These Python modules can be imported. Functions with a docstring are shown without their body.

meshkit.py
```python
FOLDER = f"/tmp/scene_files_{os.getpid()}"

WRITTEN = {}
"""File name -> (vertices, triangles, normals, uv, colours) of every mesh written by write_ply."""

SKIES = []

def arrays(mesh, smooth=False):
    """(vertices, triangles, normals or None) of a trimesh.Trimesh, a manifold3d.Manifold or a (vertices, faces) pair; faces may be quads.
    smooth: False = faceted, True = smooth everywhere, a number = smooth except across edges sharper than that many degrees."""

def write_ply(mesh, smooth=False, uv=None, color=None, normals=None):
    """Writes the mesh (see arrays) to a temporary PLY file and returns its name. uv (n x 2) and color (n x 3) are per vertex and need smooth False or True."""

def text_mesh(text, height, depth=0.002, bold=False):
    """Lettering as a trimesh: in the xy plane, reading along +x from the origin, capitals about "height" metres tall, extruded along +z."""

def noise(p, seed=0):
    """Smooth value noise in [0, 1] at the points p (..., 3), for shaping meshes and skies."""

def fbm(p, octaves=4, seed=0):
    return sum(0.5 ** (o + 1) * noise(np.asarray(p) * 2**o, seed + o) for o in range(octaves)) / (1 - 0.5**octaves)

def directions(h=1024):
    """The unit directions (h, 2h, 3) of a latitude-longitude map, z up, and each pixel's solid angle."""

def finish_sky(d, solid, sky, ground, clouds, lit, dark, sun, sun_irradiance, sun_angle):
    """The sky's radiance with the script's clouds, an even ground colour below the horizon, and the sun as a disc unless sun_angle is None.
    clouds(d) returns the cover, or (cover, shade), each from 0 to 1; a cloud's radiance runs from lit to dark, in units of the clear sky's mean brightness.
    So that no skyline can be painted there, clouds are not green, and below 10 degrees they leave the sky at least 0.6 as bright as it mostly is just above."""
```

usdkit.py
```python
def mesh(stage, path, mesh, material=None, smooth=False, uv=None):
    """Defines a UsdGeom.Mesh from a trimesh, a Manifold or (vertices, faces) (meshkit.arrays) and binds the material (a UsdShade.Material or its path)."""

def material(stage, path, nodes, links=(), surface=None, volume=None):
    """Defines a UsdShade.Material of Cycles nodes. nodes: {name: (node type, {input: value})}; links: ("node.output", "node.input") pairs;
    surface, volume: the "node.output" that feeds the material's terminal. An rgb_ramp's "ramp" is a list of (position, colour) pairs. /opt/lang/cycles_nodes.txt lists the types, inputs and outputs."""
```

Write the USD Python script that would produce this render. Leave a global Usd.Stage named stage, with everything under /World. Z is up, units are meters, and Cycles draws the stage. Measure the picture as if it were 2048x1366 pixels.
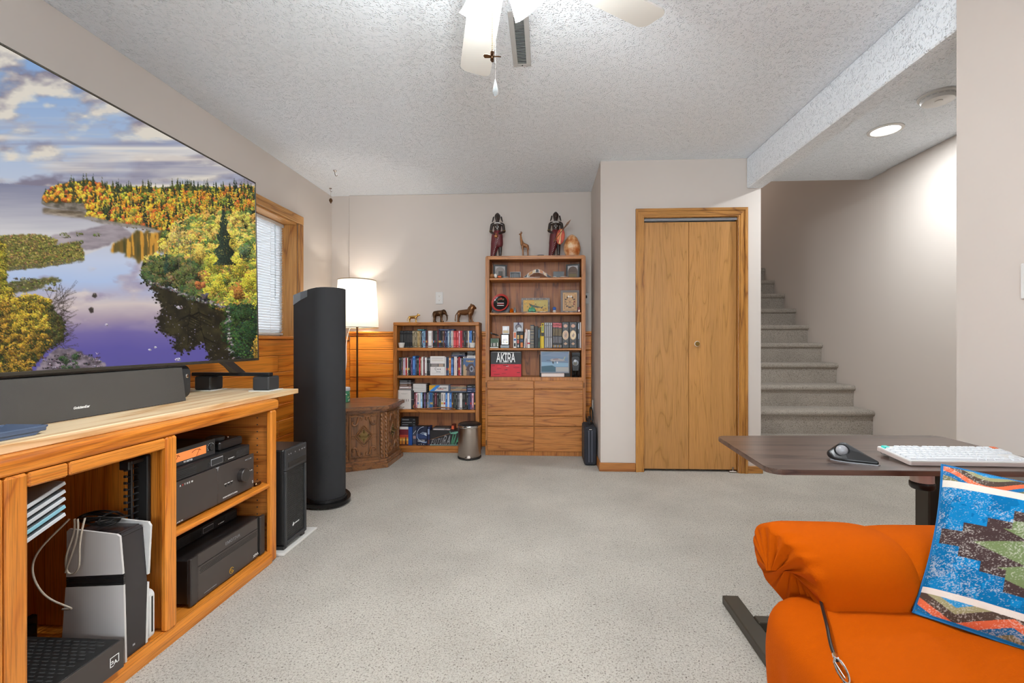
import math, random
import numpy as np, trimesh, usdkit, meshkit, shapely
from shapely.geometry import Polygon, Point, LineString, box as sbox
from scipy.spatial import ConvexHull
import manifold3d as m3
from pxr import Usd, UsdGeom, UsdLux, UsdShade, Gf, Sdf, Vt

random.seed(7)
RNG = np.random.default_rng(7)
PI = math.pi
stage = Usd.Stage.CreateInMemory()
UsdGeom.SetStageUpAxis(stage, 'Z'); UsdGeom.SetStageMetersPerUnit(stage, 1.0)
UsdGeom.Xform.Define(stage, '/World'); UsdGeom.Scope.Define(stage, '/World/Looks')

# ---------------------------------------------------------------- camera, sky, area lights, exposure
HAP, FPX = 36.0, 890.0
cam = UsdGeom.Camera.Define(stage, '/World/camera')
cam.CreateHorizontalApertureAttr(HAP); cam.CreateVerticalApertureAttr(HAP*1366/2048)
cam.CreateFocalLengthAttr(HAP*FPX/2048)
cam.CreateHorizontalApertureOffsetAttr(-22/2048*HAP)
cam.CreateClippingRangeAttr(Gf.Vec2f(0.05, 200))
cam.AddTranslateOp().Set(Gf.Vec3d(0, 0, 1.02))
cam.AddRotateXYZOp().Set(Gf.Vec3f(90, 0, math.degrees(math.atan(44/890))))
cam.CreateExposureAttr(0.33)

def light(cls, path, inten, col, loc=(0,0,0), rot=(0,0,0), **kw):
    l = cls.Define(stage, path)
    l.CreateIntensityAttr(inten); l.CreateColorAttr(Gf.Vec3f(*col))
    x = UsdGeom.Xformable(l); x.AddTranslateOp().Set(Gf.Vec3d(*loc)); x.AddRotateXYZOp().Set(Gf.Vec3f(*rot))
    for k, v in kw.items(): getattr(l, 'Create%sAttr' % k)(v)
    return l
dome = light(UsdLux.DomeLight, '/World/sky_light', 2.0, (0.86, 0.93, 1.0))
# area light out of view behind the camera, placed to light the room
light(UsdLux.RectLight, '/World/window_daylight', 2.6, (0.82, 0.925, 1.0), (-0.25, -2.42, 1.45), (90, 0, 0), Width=2.6, Height=1.3)
BULB = 2400.0          # fan bulbs
LAMP = 100.0          # floor lamp bulb
DOWN = 300.0          # recessed light

# ---------------------------------------------------------------- materials
def lin(h):
    if not isinstance(h, str): return tuple(h)
    h = h.lstrip('#'); c = [int(h[i:i+2], 16)/255 for i in (0, 2, 4)]
    return tuple(x/12.92 if x <= .04045 else ((x+.055)/1.055)**2.4 for x in c)
MATS = {}
def mk(name, nodes, links, surface):
    MATS[name] = usdkit.material(stage, '/World/Looks/'+name, nodes, links, surface=surface); return name
def plain(name, col, rough=.5, metal=0., bump=0., bscale=200., spec=.5, **kw):
    n = {'p': ('principled_bsdf', {'base_color': lin(col), 'roughness': rough, 'metallic': metal, 'specular_ior_level': spec, **kw})}; l = []
    if bump:
        n['tc'] = ('texture_coordinate', {}); n['no'] = ('noise_texture', {'scale': bscale, 'detail': 3.})
        n['b'] = ('bump', {'strength': bump, 'distance': .004})
        l += [('tc.object', 'no.vector'), ('no.fac', 'b.height'), ('b.normal', 'p.normal')]
    return mk(name, n, l, 'p.BSDF')
def wood(name, a, b, c, axis, k=1.0, rough=.42, ring=1.0, pore=.5, coat=0., psc=170.):
    """a light, b mid, c dark grain; axis = grain direction."""
    st = [1., 1., 1.]; st['xyz'.index(axis)] = .075
    s1 = [x*k for x in st]; st2 = [1., 1., 1.]; st2['xyz'.index(axis)] = .02; s2 = [x*k for x in st2]
    n = {'tc': ('texture_coordinate', {}), 'oi': ('object_info', {}),
         'rv': ('combine_xyz', {}), 'm7': ('math', {'math_type': 'multiply', 'value2': 7.3}), 'm3': ('math', {'math_type': 'multiply', 'value2': 3.1}), 'm5': ('math', {'math_type': 'multiply', 'value2': 5.7}),
         'ad': ('vector_math', {'math_type': 'add'}),
         'mp': ('mapping', {'scale': s1}), 'mq': ('mapping', {'scale': s2}),
         'n1': ('noise_texture', {'scale': 7.0, 'detail': 3., 'roughness': .5, 'distortion': .6}),
         'mu': ('math', {'math_type': 'multiply', 'value2': 13.0*ring}), 'fr': ('math', {'math_type': 'pingpong', 'value2': 1.0}),
         'n2': ('noise_texture', {'scale': psc, 'detail': 2., 'roughness': .6}),
         'n3': ('noise_texture', {'scale': 3.2, 'detail': 2.}),
         'r1': ('rgb_ramp', {'ramp': [(0, lin(c)), (.14, lin(b)), (.5, lin(a)), (1, lin(a))]}),
         'r2': ('rgb_ramp', {'ramp': [(.36, (1-pore,)*3), (.52, (1, 1, 1))]}),
         'r3': ('rgb_ramp', {'ramp': [(.3, (.86, .86, .86)), (.7, (1.08, 1.06, 1.02))]}),
         'x1': ('mix', {'mix_type': 'multiply', 'fac': 1.}), 'x2': ('mix', {'mix_type': 'multiply', 'fac': 1.}),
         'bp': ('bump', {'strength': .12, 'distance': .002}),
         'p': ('principled_bsdf', {'roughness': rough, 'coat_weight': coat, 'coat_roughness': .25})}
    l = [('oi.random', 'm7.value1'), ('oi.random', 'm3.value1'), ('oi.random', 'm5.value1'), ('m7.value', 'rv.x'), ('m3.value', 'rv.y'), ('m5.value', 'rv.z'),
         ('tc.object', 'ad.vector1'), ('rv.vector', 'ad.vector2'), ('ad.vector', 'mp.vector'), ('ad.vector', 'mq.vector'),
         ('mp.vector', 'n1.vector'), ('n1.fac', 'mu.value1'), ('mu.value', 'fr.value1'), ('fr.value', 'r1.fac'),
         ('mq.vector', 'n2.vector'), ('n2.fac', 'r2.fac'), ('mp.vector', 'n3.vector'), ('n3.fac', 'r3.fac'),
         ('r1.color', 'x1.color1'), ('r2.color', 'x1.color2'), ('x1.color', 'x2.color1'), ('r3.color', 'x2.color2'), ('x2.color', 'p.base_color'),
         ('n2.fac', 'bp.height'), ('bp.normal', 'p.normal')]
    return mk(name, n, l, 'p.BSDF')
for nm, rg in (('print', .5), ('print_gloss', .22), ('print_matte', .85)):
    mk(nm, {'a': ('attribute', {'attribute': 'col'}), 'p': ('principled_bsdf', {'roughness': rg, 'specular_ior_level': .1 if rg > .8 else .5})}, [('a.color', 'p.base_color')], 'p.BSDF')
mk('screen', {'a': ('attribute', {'attribute': 'col'}), 'p': ('principled_bsdf', {'base_color': (.004, .004, .004), 'roughness': .35, 'specular_ior_level': .2, 'emission_strength': .68})}, [('a.color', 'p.emission_color')], 'p.BSDF')
# wall paint
mk('paint', {'tc': ('texture_coordinate', {}), 'n': ('noise_texture', {'scale': 60., 'detail': 4.}), 'b': ('bump', {'strength': .08, 'distance': .003}), 'p': ('principled_bsdf', {'base_color': lin('#c9bfb7'), 'roughness': .62, 'specular_ior_level': .3})},
   [('tc.object', 'n.vector'), ('n.fac', 'b.height'), ('b.normal', 'p.normal')], 'p.BSDF')
# sprayed popcorn ceiling
mk('popcorn', {'tc': ('texture_coordinate', {}), 'w': ('noise_texture', {'scale': 40., 'detail': 2.}), 'wm': ('vector_math', {'math_type': 'scale', 'scale': .012}), 'wa': ('vector_math', {'math_type': 'add'}), 'v': ('voronoi_texture', {'scale': 120., 'randomness': 1.}),
   'mr': ('map_range', {'range_type': 'smoothstep', 'from_min': .12, 'from_max': .5, 'to_min': 1., 'to_max': 0., 'clamp': True}), 'n': ('noise_texture', {'scale': 34., 'detail': 3.}), 'nm': ('map_range', {'from_min': .38, 'from_max': .6, 'to_min': .15, 'to_max': 1., 'clamp': True}), 'm': ('math', {'math_type': 'multiply'}),
   'b': ('bump', {'strength': 1., 'distance': .0045}), 'p': ('principled_bsdf', {'base_color': lin('#e9eef4'), 'roughness': .9, 'specular_ior_level': .15})},
   [('tc.object', 'w.vector'), ('w.color', 'wm.vector1'), ('tc.object', 'wa.vector1'), ('wm.vector', 'wa.vector2'), ('wa.vector', 'v.vector'), ('tc.object', 'n.vector'), ('v.distance', 'mr.value'), ('n.fac', 'nm.value'), ('mr.result', 'm.value1'), ('nm.result', 'm.value2'), ('m.value', 'b.height'), ('b.normal', 'p.normal')], 'p.BSDF')
def carpet(name, a, b, c):
    mk(name, {'tc': ('texture_coordinate', {}), 'n': ('noise_texture', {'scale': 165., 'detail': 4., 'roughness': .75, 'distortion': .6}), 'n2': ('noise_texture', {'scale': 430., 'detail': 2.}), 'n3': ('noise_texture', {'scale': 2.2, 'detail': 3.}),
       'r': ('rgb_ramp', {'ramp': [(.34, lin(c)), (.42, lin(b)), (.53, lin(a)), (.8, lin(a))]}), 'r3': ('rgb_ramp', {'ramp': [(.3, (.86, .855, .85)), (.65, (1.05, 1.05, 1.05))]}),
       'x': ('mix', {'mix_type': 'multiply', 'fac': 1.}), 'ad': ('math', {'math_type': 'add'}),
       'b': ('bump', {'strength': .75, 'distance': .012}), 'p': ('principled_bsdf', {'roughness': 1., 'specular_ior_level': .05, 'sheen_weight': .15})},
       [('tc.object', 'n.vector'), ('tc.object', 'n2.vector'), ('tc.object', 'n3.vector'), ('n.fac', 'r.fac'), ('n3.fac', 'r3.fac'), ('r.color', 'x.color1'), ('r3.color', 'x.color2'), ('x.color', 'p.base_color'),
        ('n.fac', 'ad.value1'), ('n2.fac', 'ad.value2'), ('ad.value', 'b.height'), ('b.normal', 'p.normal')], 'p.BSDF')
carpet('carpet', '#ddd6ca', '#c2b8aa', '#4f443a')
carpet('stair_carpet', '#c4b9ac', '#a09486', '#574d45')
# added fill light, out of view above the stairs, brightening the stairwell
light(UsdLux.SphereLight, '/World/upstairs_light', 105., (1., .97, .93), (2.2, 7.2, 4.7), Radius=.09)
wood('console_oak_y', '#d98630', '#cf7922', '#b05e15', 'y', 1.0, .36, 1., .35, psc=300.)
wood('console_oak_z', '#d98630', '#cf7922', '#b05e15', 'z', 1.0, .36, 1., .35, psc=300.)
wood('console_oak_x', '#c47a36', '#b1682a', '#8b4819', 'x', 1.0, .4, 1., .35)
wood('case_oak_x', '#c07c3a', '#b5702f', '#925622', 'x', 1.1, .4, 1.25, .4, psc=300.)
wood('case_oak_z', '#bd7938', '#b06c2d', '#8e5420', 'z', 1.1, .4, 1.1, .4, psc=300.)
wood('shelf_back', '#a8693a', '#96592f', '#6f3d1c', 'z', 1.3, .5, .7, .3)
wood('door_oak', '#b8844a', '#b28044', '#a0703a', 'z', 1.0, .42, 1.9, .2, 0., 330.)
wood('casing_oak_z', '#bd8440', '#ae7534', '#855320', 'z', 1.2, .38, .7, .35, psc=300.)
wood('casing_oak_x', '#bd8440', '#ae7534', '#855320', 'x', 1.2, .38, .7, .35, psc=300.)
wood('pine_casing_y', '#cf9858', '#c08645', '#96602a', 'y', 1.2, .45, .6, .3)
wood('pine_casing_z', '#c08746', '#b07636', '#8a5522', 'z', 1.2, .45, .6, .3)
wood('cedar_y', '#e69030', '#da7f20', '#b85c12', 'y', .8, .4, .8, .3)
wood('cedar_x', '#e69030', '#da7f20', '#b85c12', 'x', .8, .4, .8, .3)
wood('pine_board', '#edd3ac', '#e3c194', '#cd9f6a', 'y', .8, .5, .7, .1)
wood('walnut_x', '#936138', '#7d5030', '#52321a', 'x', 1.2, .33, .8, .35, .3)
wood('walnut_z', '#8d5d35', '#764b2a', '#4d2e17', 'z', 1.2, .33, .8, .35, .3)
wood('walnut_top', '#8d6a55', '#7b5844', '#573a2a', 'x', 1.0, .3, .8, .3, .4)
wood('desk_wood', '#5f4c43', '#54433b', '#41332d', 'x', 1.4, .28, .6, .2, .3)
wood('figure_wood', '#a9703f', '#90582c', '#653818', 'z', 5., .4, .6, .3)
wood('baseboard_oak', '#b5763c', '#a1602c', '#744018', 'x', 1.2, .4, .8, .3)
plain('black_fabric', '#2b2b2d', .9, bump=.35, bscale=700.)
plain('grille', '#46433f', .88, bump=.3, bscale=900.)
plain('black_satin', '#1c1c1d', .38)
plain('black_matte', '#161616', .6)
plain('black_gloss', '#0b0b0c', .08)
plain('charcoal', '#2f3032', .5)
plain('anodised', '#4a4340', .36, .35)
plain('anodised_dark', '#3a3533', .38, .35)
plain('white_plastic', '#d2d0cd', .35)
plain('white_trim', '#d8d5d0', .45)
plain('fan_white', '#cfccc6', .35)
plain('ps_core', '#2d292a', .18)
plain('ps_white', '#c9c4c1', .42)
plain('grey_vent', '#b9b9b8', .5)
plain('vent_hole', '#3a3a3a', .8)
plain('white_mark', '#e8e8e6', .5)
plain('red_mark', '#b0342c', .5)
plain('gold_mark', '#d9a62a', .35, .5)
plain('brass', '#b08b4a', .3, .9)
plain('antique_brass', '#8b7448', .38, .85)
plain('steel', '#b3aaa3', .24, 1.)
plain('chrome', '#d9dadb', .1, 1.)
plain('dark_metal', '#3f3a31', .45, .3)
plain('bronze_dark', '#5a3f28', .3, .8)
plain('bronze_brown', '#7a5334', .32, .75)
plain('gold', '#c29a55', .28, .9)
plain('slate_plastic', '#4a5870', .45)
plain('orange_velvet', '#ad4a00', .9, spec=.06, bump=.25, bscale=420., sheen_weight=.12, sheen_roughness=.4, sheen_tint=lin('#ff7a1a'))
plain('orange_thread', '#b55412', .8)
plain('white_cord', '#ecebe6', .45)
plain('grey_cord', '#b4a898', .35)
plain('black_cord', '#131313', .4)
mk('blind', {'d': ('diffuse_bsdf', {'color': lin('#e6e7e8')}), 't': ('translucent_bsdf', {'color': (.8, .82, .84)}), 'm': ('mix_closure', {'fac': .35})}, [('d.BSDF', 'm.closure1'), ('t.BSDF', 'm.closure2')], 'm.closure')
plain('white_board', '#dcd9d3', .55)
plain('keycap', '#d3d5d8', .45)
plain('keycap_teal', '#3fc4b8', .45)
plain('keycap_orange', '#d9693a', .45)
plain('key_case', '#c9b9b2', .35, .2)
plain('suitcase_cloth', '#22242c', .85, bump=.3, bscale=500.)
plain('suitcase_brown', '#4c433b', .8, bump=.3, bscale=500.)
plain('suitcase_trim', '#5c5f6b', .6)
plain('dark_skin_wood', '#2e211b', .35)
plain('red_cloth', '#5e191f', .5)
plain('blue_glass', '#2c5fb0', .1)
plain('pillow_edge', '#1a6ba2', .85)
plain('jade', '#4f9a74', .25)
plain('vu_orange', '#e7874a', .4, emission_color=lin('#f07a38'), emission_strength=.3)
plain('lens_grey', '#8f8f92', .12)
plain('glass_clear', '#e9f1f4', .03, transmission_weight=.85, ior=1.3)
plain('case_edge_highlight', '#c3c8cc', .12)  # pale tone stands in for highlights along clear case edges
plain('teal_edge_highlight', '#7fb6c6', .12)
plain('dark_wood', '#472c1a', .35)
plain('case_clear', '#8d9a9e', .08, transmission_weight=.45)
plain('case_teal', '#5f9fb0', .1, transmission_weight=.25)
plain('bag_black', '#141414', .6)
mk('salt', {'tc': ('texture_coordinate', {}), 'n': ('noise_texture', {'scale': 22., 'detail': 4.}), 'r': ('rgb_ramp', {'ramp': [(.35, lin('#b8662c')), (.5, lin('#d89a62')), (.65, lin('#e9c8a4'))]}), 'b': ('bump', {'strength': .4, 'distance': .01}), 'p': ('principled_bsdf', {'roughness': .4, 'subsurface_weight': .2})},
   [('tc.object', 'n.vector'), ('n.fac', 'r.fac'), ('r.color', 'p.base_color'), ('n.fac', 'b.height'), ('b.normal', 'p.normal')], 'p.BSDF')
mk('pane', {'t': ('transparent_bsdf', {}), 'g': ('glossy_bsdf', {'roughness': .02, 'color': (1, 1, 1)}), 'f': ('fresnel', {'IOR': 1.45}), 'm': ('mix_closure', {})}, [('f.fac', 'm.fac'), ('t.BSDF', 'm.closure1'), ('g.BSDF', 'm.closure2')], 'm.closure')
mk('lampshade', {'d': ('diffuse_bsdf', {'color': (.86, .83, .77)}), 't': ('translucent_bsdf', {'color': (.86, .82, .74)}), 'm': ('mix_closure', {'fac': .27})}, [('d.BSDF', 'm.closure1'), ('t.BSDF', 'm.closure2')], 'm.closure')
mk('frosted', {'d': ('diffuse_bsdf', {'color': (.93, .92, .9)}), 't': ('translucent_bsdf', {'color': (.97, .96, .94)}), 'c': ('transparent_bsdf', {'color': (.97, .97, .96)}), 'm': ('mix_closure', {'fac': .8}), 'm2': ('mix_closure', {'fac': .5})}, [('d.BSDF', 'm.closure1'), ('t.BSDF', 'm.closure2'), ('m.closure', 'm2.closure1'), ('c.BSDF', 'm2.closure2')], 'm2.closure')
mk('bulb', {'e': ('emission', {'color': (1, .95, .88), 'strength': 8.})}, [], 'e.emission')
mk('led_lens', {'e': ('emission', {'color': (1, .98, .95), 'strength': 3.})}, [], 'e.emission')

# ---------------------------------------------------------------- mesh helpers
def TM(v, f): return trimesh.Trimesh(np.asarray(v, float), np.asarray(f, int), process=False)
def cat(*ms):
    ms = [m for m in ms if m is not None]
    vs, fs, o = [], [], 0
    for m in ms:
        v, f = np.asarray(m.vertices), np.asarray(m.faces); vs.append(v); fs.append(f+o); o += len(v)
    return TM(np.vstack(vs), np.vstack(fs))
def _tmpl():
    s = np.array([[x, y, z] for x in (-1, 1) for y in (-1, 1) for z in (-1, 1)], float); v = []
    for q in s:
        for a in range(3):
            p = q.copy()
            for b in range(3):
                if b != a: p[b] *= .8
            v.append(p)
    v = np.array(v); h = ConvexHull(v); F = h.simplices.copy()
    for i, t in enumerate(F):
        n = np.cross(v[t[1]]-v[t[0]], v[t[2]]-v[t[0]])
        if n @ v[t].mean(0) < 0: F[i] = t[::-1]
    return np.sign(v), (np.abs(v) > .9), F
_S, _FULL, _F = _tmpl()
def box(x0, x1, y0, y1, z0, z1, b=.0015):
    lo, hi = np.minimum((x0, y0, z0), (x1, y1, z1)), np.maximum((x0, y0, z0), (x1, y1, z1))
    c, h = (lo+hi)/2, (hi-lo)/2; b = min(b, .45*2*h.min())
    hv = np.where(_FULL, h, h-b)
    return TM(c+_S*hv, _F)
def rot(axis, deg):
    return trimesh.transformations.rotation_matrix(math.radians(deg), axis)[:3, :3]
RX, RY, RZ = (lambda d: rot([1, 0, 0], d)), (lambda d: rot([0, 1, 0], d)), (lambda d: rot([0, 0, 1], d))
def tf(m, R=None, t=(0, 0, 0)):
    v = np.asarray(m.vertices)
    if R is not None: v = v @ np.asarray(R).T
    f = np.asarray(m.faces)
    if R is not None and np.linalg.det(R) < 0: f = f[:, ::-1]
    return TM(v+np.asarray(t), f)
def lathe(prof, n=24, c=(0, 0, 0), ax='z', cap=True):
    prof = np.array(prof, float); k = len(prof); a = np.arange(n)*2*PI/n
    v = np.stack([prof[:, None, 0]*np.cos(a), prof[:, None, 0]*np.sin(a), np.repeat(prof[:, 1:2], n, 1)], -1).reshape(-1, 3); f = []
    for i in range(k-1):
        for j in range(n):
            p, q = i*n+j, i*n+(j+1) % n; f += [(p, q, q+n), (p, q+n, p+n)]
    v = list(v)
    if cap:
        v.append((0, 0, prof[0, 1])); v.append((0, 0, prof[-1, 1])); o = k*n
        for j in range(n):
            f.append((o, (j+1) % n, j)); f.append((o+1, (k-1)*n+j, (k-1)*n+(j+1) % n))
    m = TM(v, f)
    if ax == 'x': m = tf(m, RY(90))
    if ax == 'y': m = tf(m, RX(-90))
    return tf(m, None, c)
def tube(pts, r, n=8, closed=False):
    p = np.array(pts, float); k = len(p)
    t = np.roll(p, -1, 0)-np.roll(p, 1, 0) if closed else np.gradient(p, axis=0)
    t /= np.linalg.norm(t, axis=1, keepdims=True)+1e-12
    r = np.broadcast_to(r, (k,)); u = np.cross(t[0], [0, 0, 1.]); u = u if np.linalg.norm(u) > .05 else np.cross(t[0], [1., 0, 0])
    a = np.arange(n)*2*PI/n; V = []
    for i in range(k):
        u = u-t[i]*(u @ t[i]); u /= np.linalg.norm(u)+1e-12; w = np.cross(t[i], u)
        V.append(p[i]+r[i]*(np.cos(a)[:, None]*u+np.sin(a)[:, None]*w))
    V = np.vstack(V); f = []
    for i in range(k if closed else k-1):
        for j in range(n):
            A, B = i*n+j, i*n+(j+1) % n; C, D = ((i+1) % k)*n+j, ((i+1) % k)*n+(j+1) % n
            f += [(A, B, D), (A, D, C)]
    if not closed:
        V = np.vstack([V, p[:1], p[-1:]]); o = k*n
        for j in range(n):
            f.append((o, (j+1) % n, j)); f.append((o+1, (k-1)*n+j, (k-1)*n+(j+1) % n))
    return TM(V, f)
def spline(pts, n=24):
    from scipy.interpolate import CubicSpline
    p = np.array(pts, float); s = np.r_[0, np.cumsum(np.linalg.norm(np.diff(p, axis=0), axis=1))]
    return CubicSpline(s, p)(np.linspace(0, s[-1], n))
def ext(poly, h):
    if not isinstance(poly, shapely.geometry.base.BaseGeometry): poly = Polygon(poly)
    return cat(*[trimesh.creation.extrude_polygon(g, h, engine='earcut') for g in getattr(poly, 'geoms', [poly]) if g.area > 1e-10])
AX = {'z': np.eye(3), 'x': np.array([[0, 0, 1], [1, 0, 0], [0, 1, 0.]]), 'y': np.array([[1, 0, 0], [0, 0, -1], [0, 1, 0.]])}
def prism(poly, ax, a, b):
    """extrude along ax from a to b: z -> poly (x, y); x -> poly (y, z); y -> poly (x, z)."""
    m = ext(poly, abs(b-a))
    if ax == 'y':
        m = tf(m, AX['y']); return tf(m, None, (0, max(a, b), 0))
    m = tf(m, AX[ax]); t = [0, 0, 0]; t['xyz'.index(ax)] = min(a, b); return tf(m, None, t)
def rr(x0, x1, y0, y1, r, n=6): return sbox(x0+r, y0+r, x1-r, y1-r).buffer(r, quad_segs=n)
def hullballs(balls, seg=10):
    return m3.Manifold.batch_hull([m3.Manifold.sphere(r, seg).translate(tuple(map(float, p))) for p, r in balls])
def blob(bones, ref=.01, it=6, seg=10):
    """bones: lists of (point, radius); each bone the hull of its balls; all joined and smoothed."""
    m = m3.Manifold.batch_boolean([hullballs(b, seg) for b in bones], m3.OpType.Add).refine_to_length(ref)
    q = m.to_mesh(); t = trimesh.Trimesh(q.vert_properties[:, :3], q.tri_verts, process=True)
    trimesh.smoothing.filter_taubin(t, iterations=it); return t
def sphere(c, r, sub=2, sc=(1, 1, 1)):
    s = trimesh.creation.icosphere(sub, 1.0); return TM(s.vertices*np.array(sc)*r+np.array(c), s.faces)

# ---------------------------------------------------------------- scene helpers
USED = {}
def numbered(parent, name):
    k = USED.get((parent, name), -1)+1; USED[(parent, name)] = k
    return name if k == 0 else '%s_%03d' % (name, k)
def tag(p, label=None, cat_=None, group=None, kind=None):
    for k, v in (('label', label), ('category', cat_), ('group', group), ('kind', kind)):
        if v: p.SetCustomDataByKey(k, v)
    return p
def _pp(parent): return '/World' if parent is None else str(parent.GetPath())
def obj(name, mesh, m, parent=None, label=None, smooth=False, kind=None, col=None, cat_=None, group=None):
    pp = _pp(parent); path = pp+'/'+numbered(pp, name)
    p = usdkit.mesh(stage, path, mesh, MATS[m], smooth=smooth)
    if col is not None:
        UsdGeom.PrimvarsAPI(p).CreatePrimvar('col', Sdf.ValueTypeNames.Color3fArray, 'vertex').Set(Vt.Vec3fArray.FromNumpy(np.asarray(col, np.float32)))
    return tag(p.GetPrim(), label, cat_, group, kind)
def thing(name, label, cat_, group=None, kind=None, loc=None, rz=0):
    path = '/World/'+numbered('/World', name); x = UsdGeom.Xform.Define(stage, path)
    if loc is not None: x.AddTranslateOp().Set(Gf.Vec3d(*map(float, loc)))
    if rz: x.AddRotateZOp().Set(float(rz))
    return tag(x.GetPrim(), label, cat_, group, kind)
def cm(*items):
    """(mesh, colour) pairs as one mesh with vertex colours."""
    m = cat(*[i[0] for i in items])
    c = np.vstack([np.tile(lin(i[1]), (len(i[0].vertices), 1)) for i in items]); return m, c
def cobj(name, items, parent=None, m='print', **kw):
    mesh, c = cm(*items); return obj(name, mesh, m, parent, col=c, **kw)
def text(s, h, o, xd, yd, depth=.0008, bold=False, width=None, slant=0):
    t = meshkit.text_mesh(s, h, depth, bold); v = np.array(t.vertices)
    if slant: v[:, 0] += slant*v[:, 1]
    if width: v[:, 0] *= width/max(v[:, 0].max(), 1e-6)
    xd, yd = np.array(xd, float), np.array(yd, float); zd = np.cross(xd, yd)
    return TM(v @ np.array([xd, yd, zd])+np.array(o), t.faces)
ORD = 'first second third fourth fifth sixth seventh eighth ninth tenth eleventh twelfth thirteenth fourteenth fifteenth sixteenth seventeenth eighteenth nineteenth'.split()
def nth(k):
    if k < 20: return ORD[k-1]
    t = ['twent', 'thirt', 'fort', 'fift', 'sixt'][k//10-2]
    return t+'ieth' if k % 10 == 0 else t+'y-'+ORD[k % 10-1]

# ---------------------------------------------------------------- the setting
S = 'structure'
def struct(name, mesh, m, label, cat_, parent=None): return obj(name, mesh, m, parent, label=label, kind=S, cat_=cat_)
struct('floor', box(-2.3, 2.96, -2.6, 4.3, -.1, 0, .001), 'carpet', 'beige speckled pile carpet covering the whole floor', 'carpet')
struct('ceiling', cat(box(-2.3, 1.68, -2.6, 4.36, 2.44, 2.56, .001), box(1.681, 2.96, .2, 4.05, 2.44, 2.56, .001)), 'popcorn', 'white sprayed popcorn textured ceiling', 'ceiling')
struct('ceiling_beam', box(1.56, 1.678, 1.765, 3.528, 2.205, 2.4395, .006), 'popcorn', 'textured ceiling beam running above the hall opening', 'beam')

wl = thing('wall_left', 'pale painted wall behind the television with cedar wainscot', 'wall', kind=S)
obj('plaster', cat(box(-2.26, -2.085, -2.6, 2.46, 0, 2.44, .0005), box(-2.26, -2.085, 3.655, 4.36, 0, 2.44, .0005), box(-2.26, -2.085, 2.46, 3.655, 0, 1.05, .0005), box(-2.26, -2.085, 2.46, 3.655, 2.015, 2.44, .0005)), 'paint', wl)
for i in range(8):
    y0 = -1.2
    for y1 in ([1.1, 2.75, 4.233] if i % 2 else [.4, 2.2, 3.35, 4.233]):
        obj('plank', box(-2.086, -2.064+.001*(i % 3), y0+.0008, y1-.0008, .022+.127*i, .022+.127*(i+1)-.0012, .004), 'cedar_y', wl); y0 = y1
obj('cap_rail', box(-2.086, -2.04, -1.2, 4.232, 1.039, 1.062, .004), 'cedar_y', wl)
wb = thing('wall_back', 'pale painted far wall with knotty cedar wainscot below', 'wall', kind=S)
obj('plaster', cat(box(-1.905, .5, 4.24, 4.36, 0, 2.44, .004), box(-2.085, -1.904, 4.258, 4.36, 0, 2.44, .0005)), 'paint', wb)
for i in range(8):
    x0 = -1.885
    for x1 in ([-.6, .436] if i % 2 else [-1.15, .436]):
        obj('plank', box(x0+.0008, x1-.0008, 4.212-.001*(i % 3), 4.241, .02+.1315*i, .02+.1315*(i+1)-.0012, .004), 'cedar_x', wb); x0 = x1
    obj('plank', box(-2.063, -1.887, 4.238-.001*(i % 2), 4.259, .02+.126*i, .02+.126*(i+1)-.0012, .004), 'cedar_x', wb)
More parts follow.
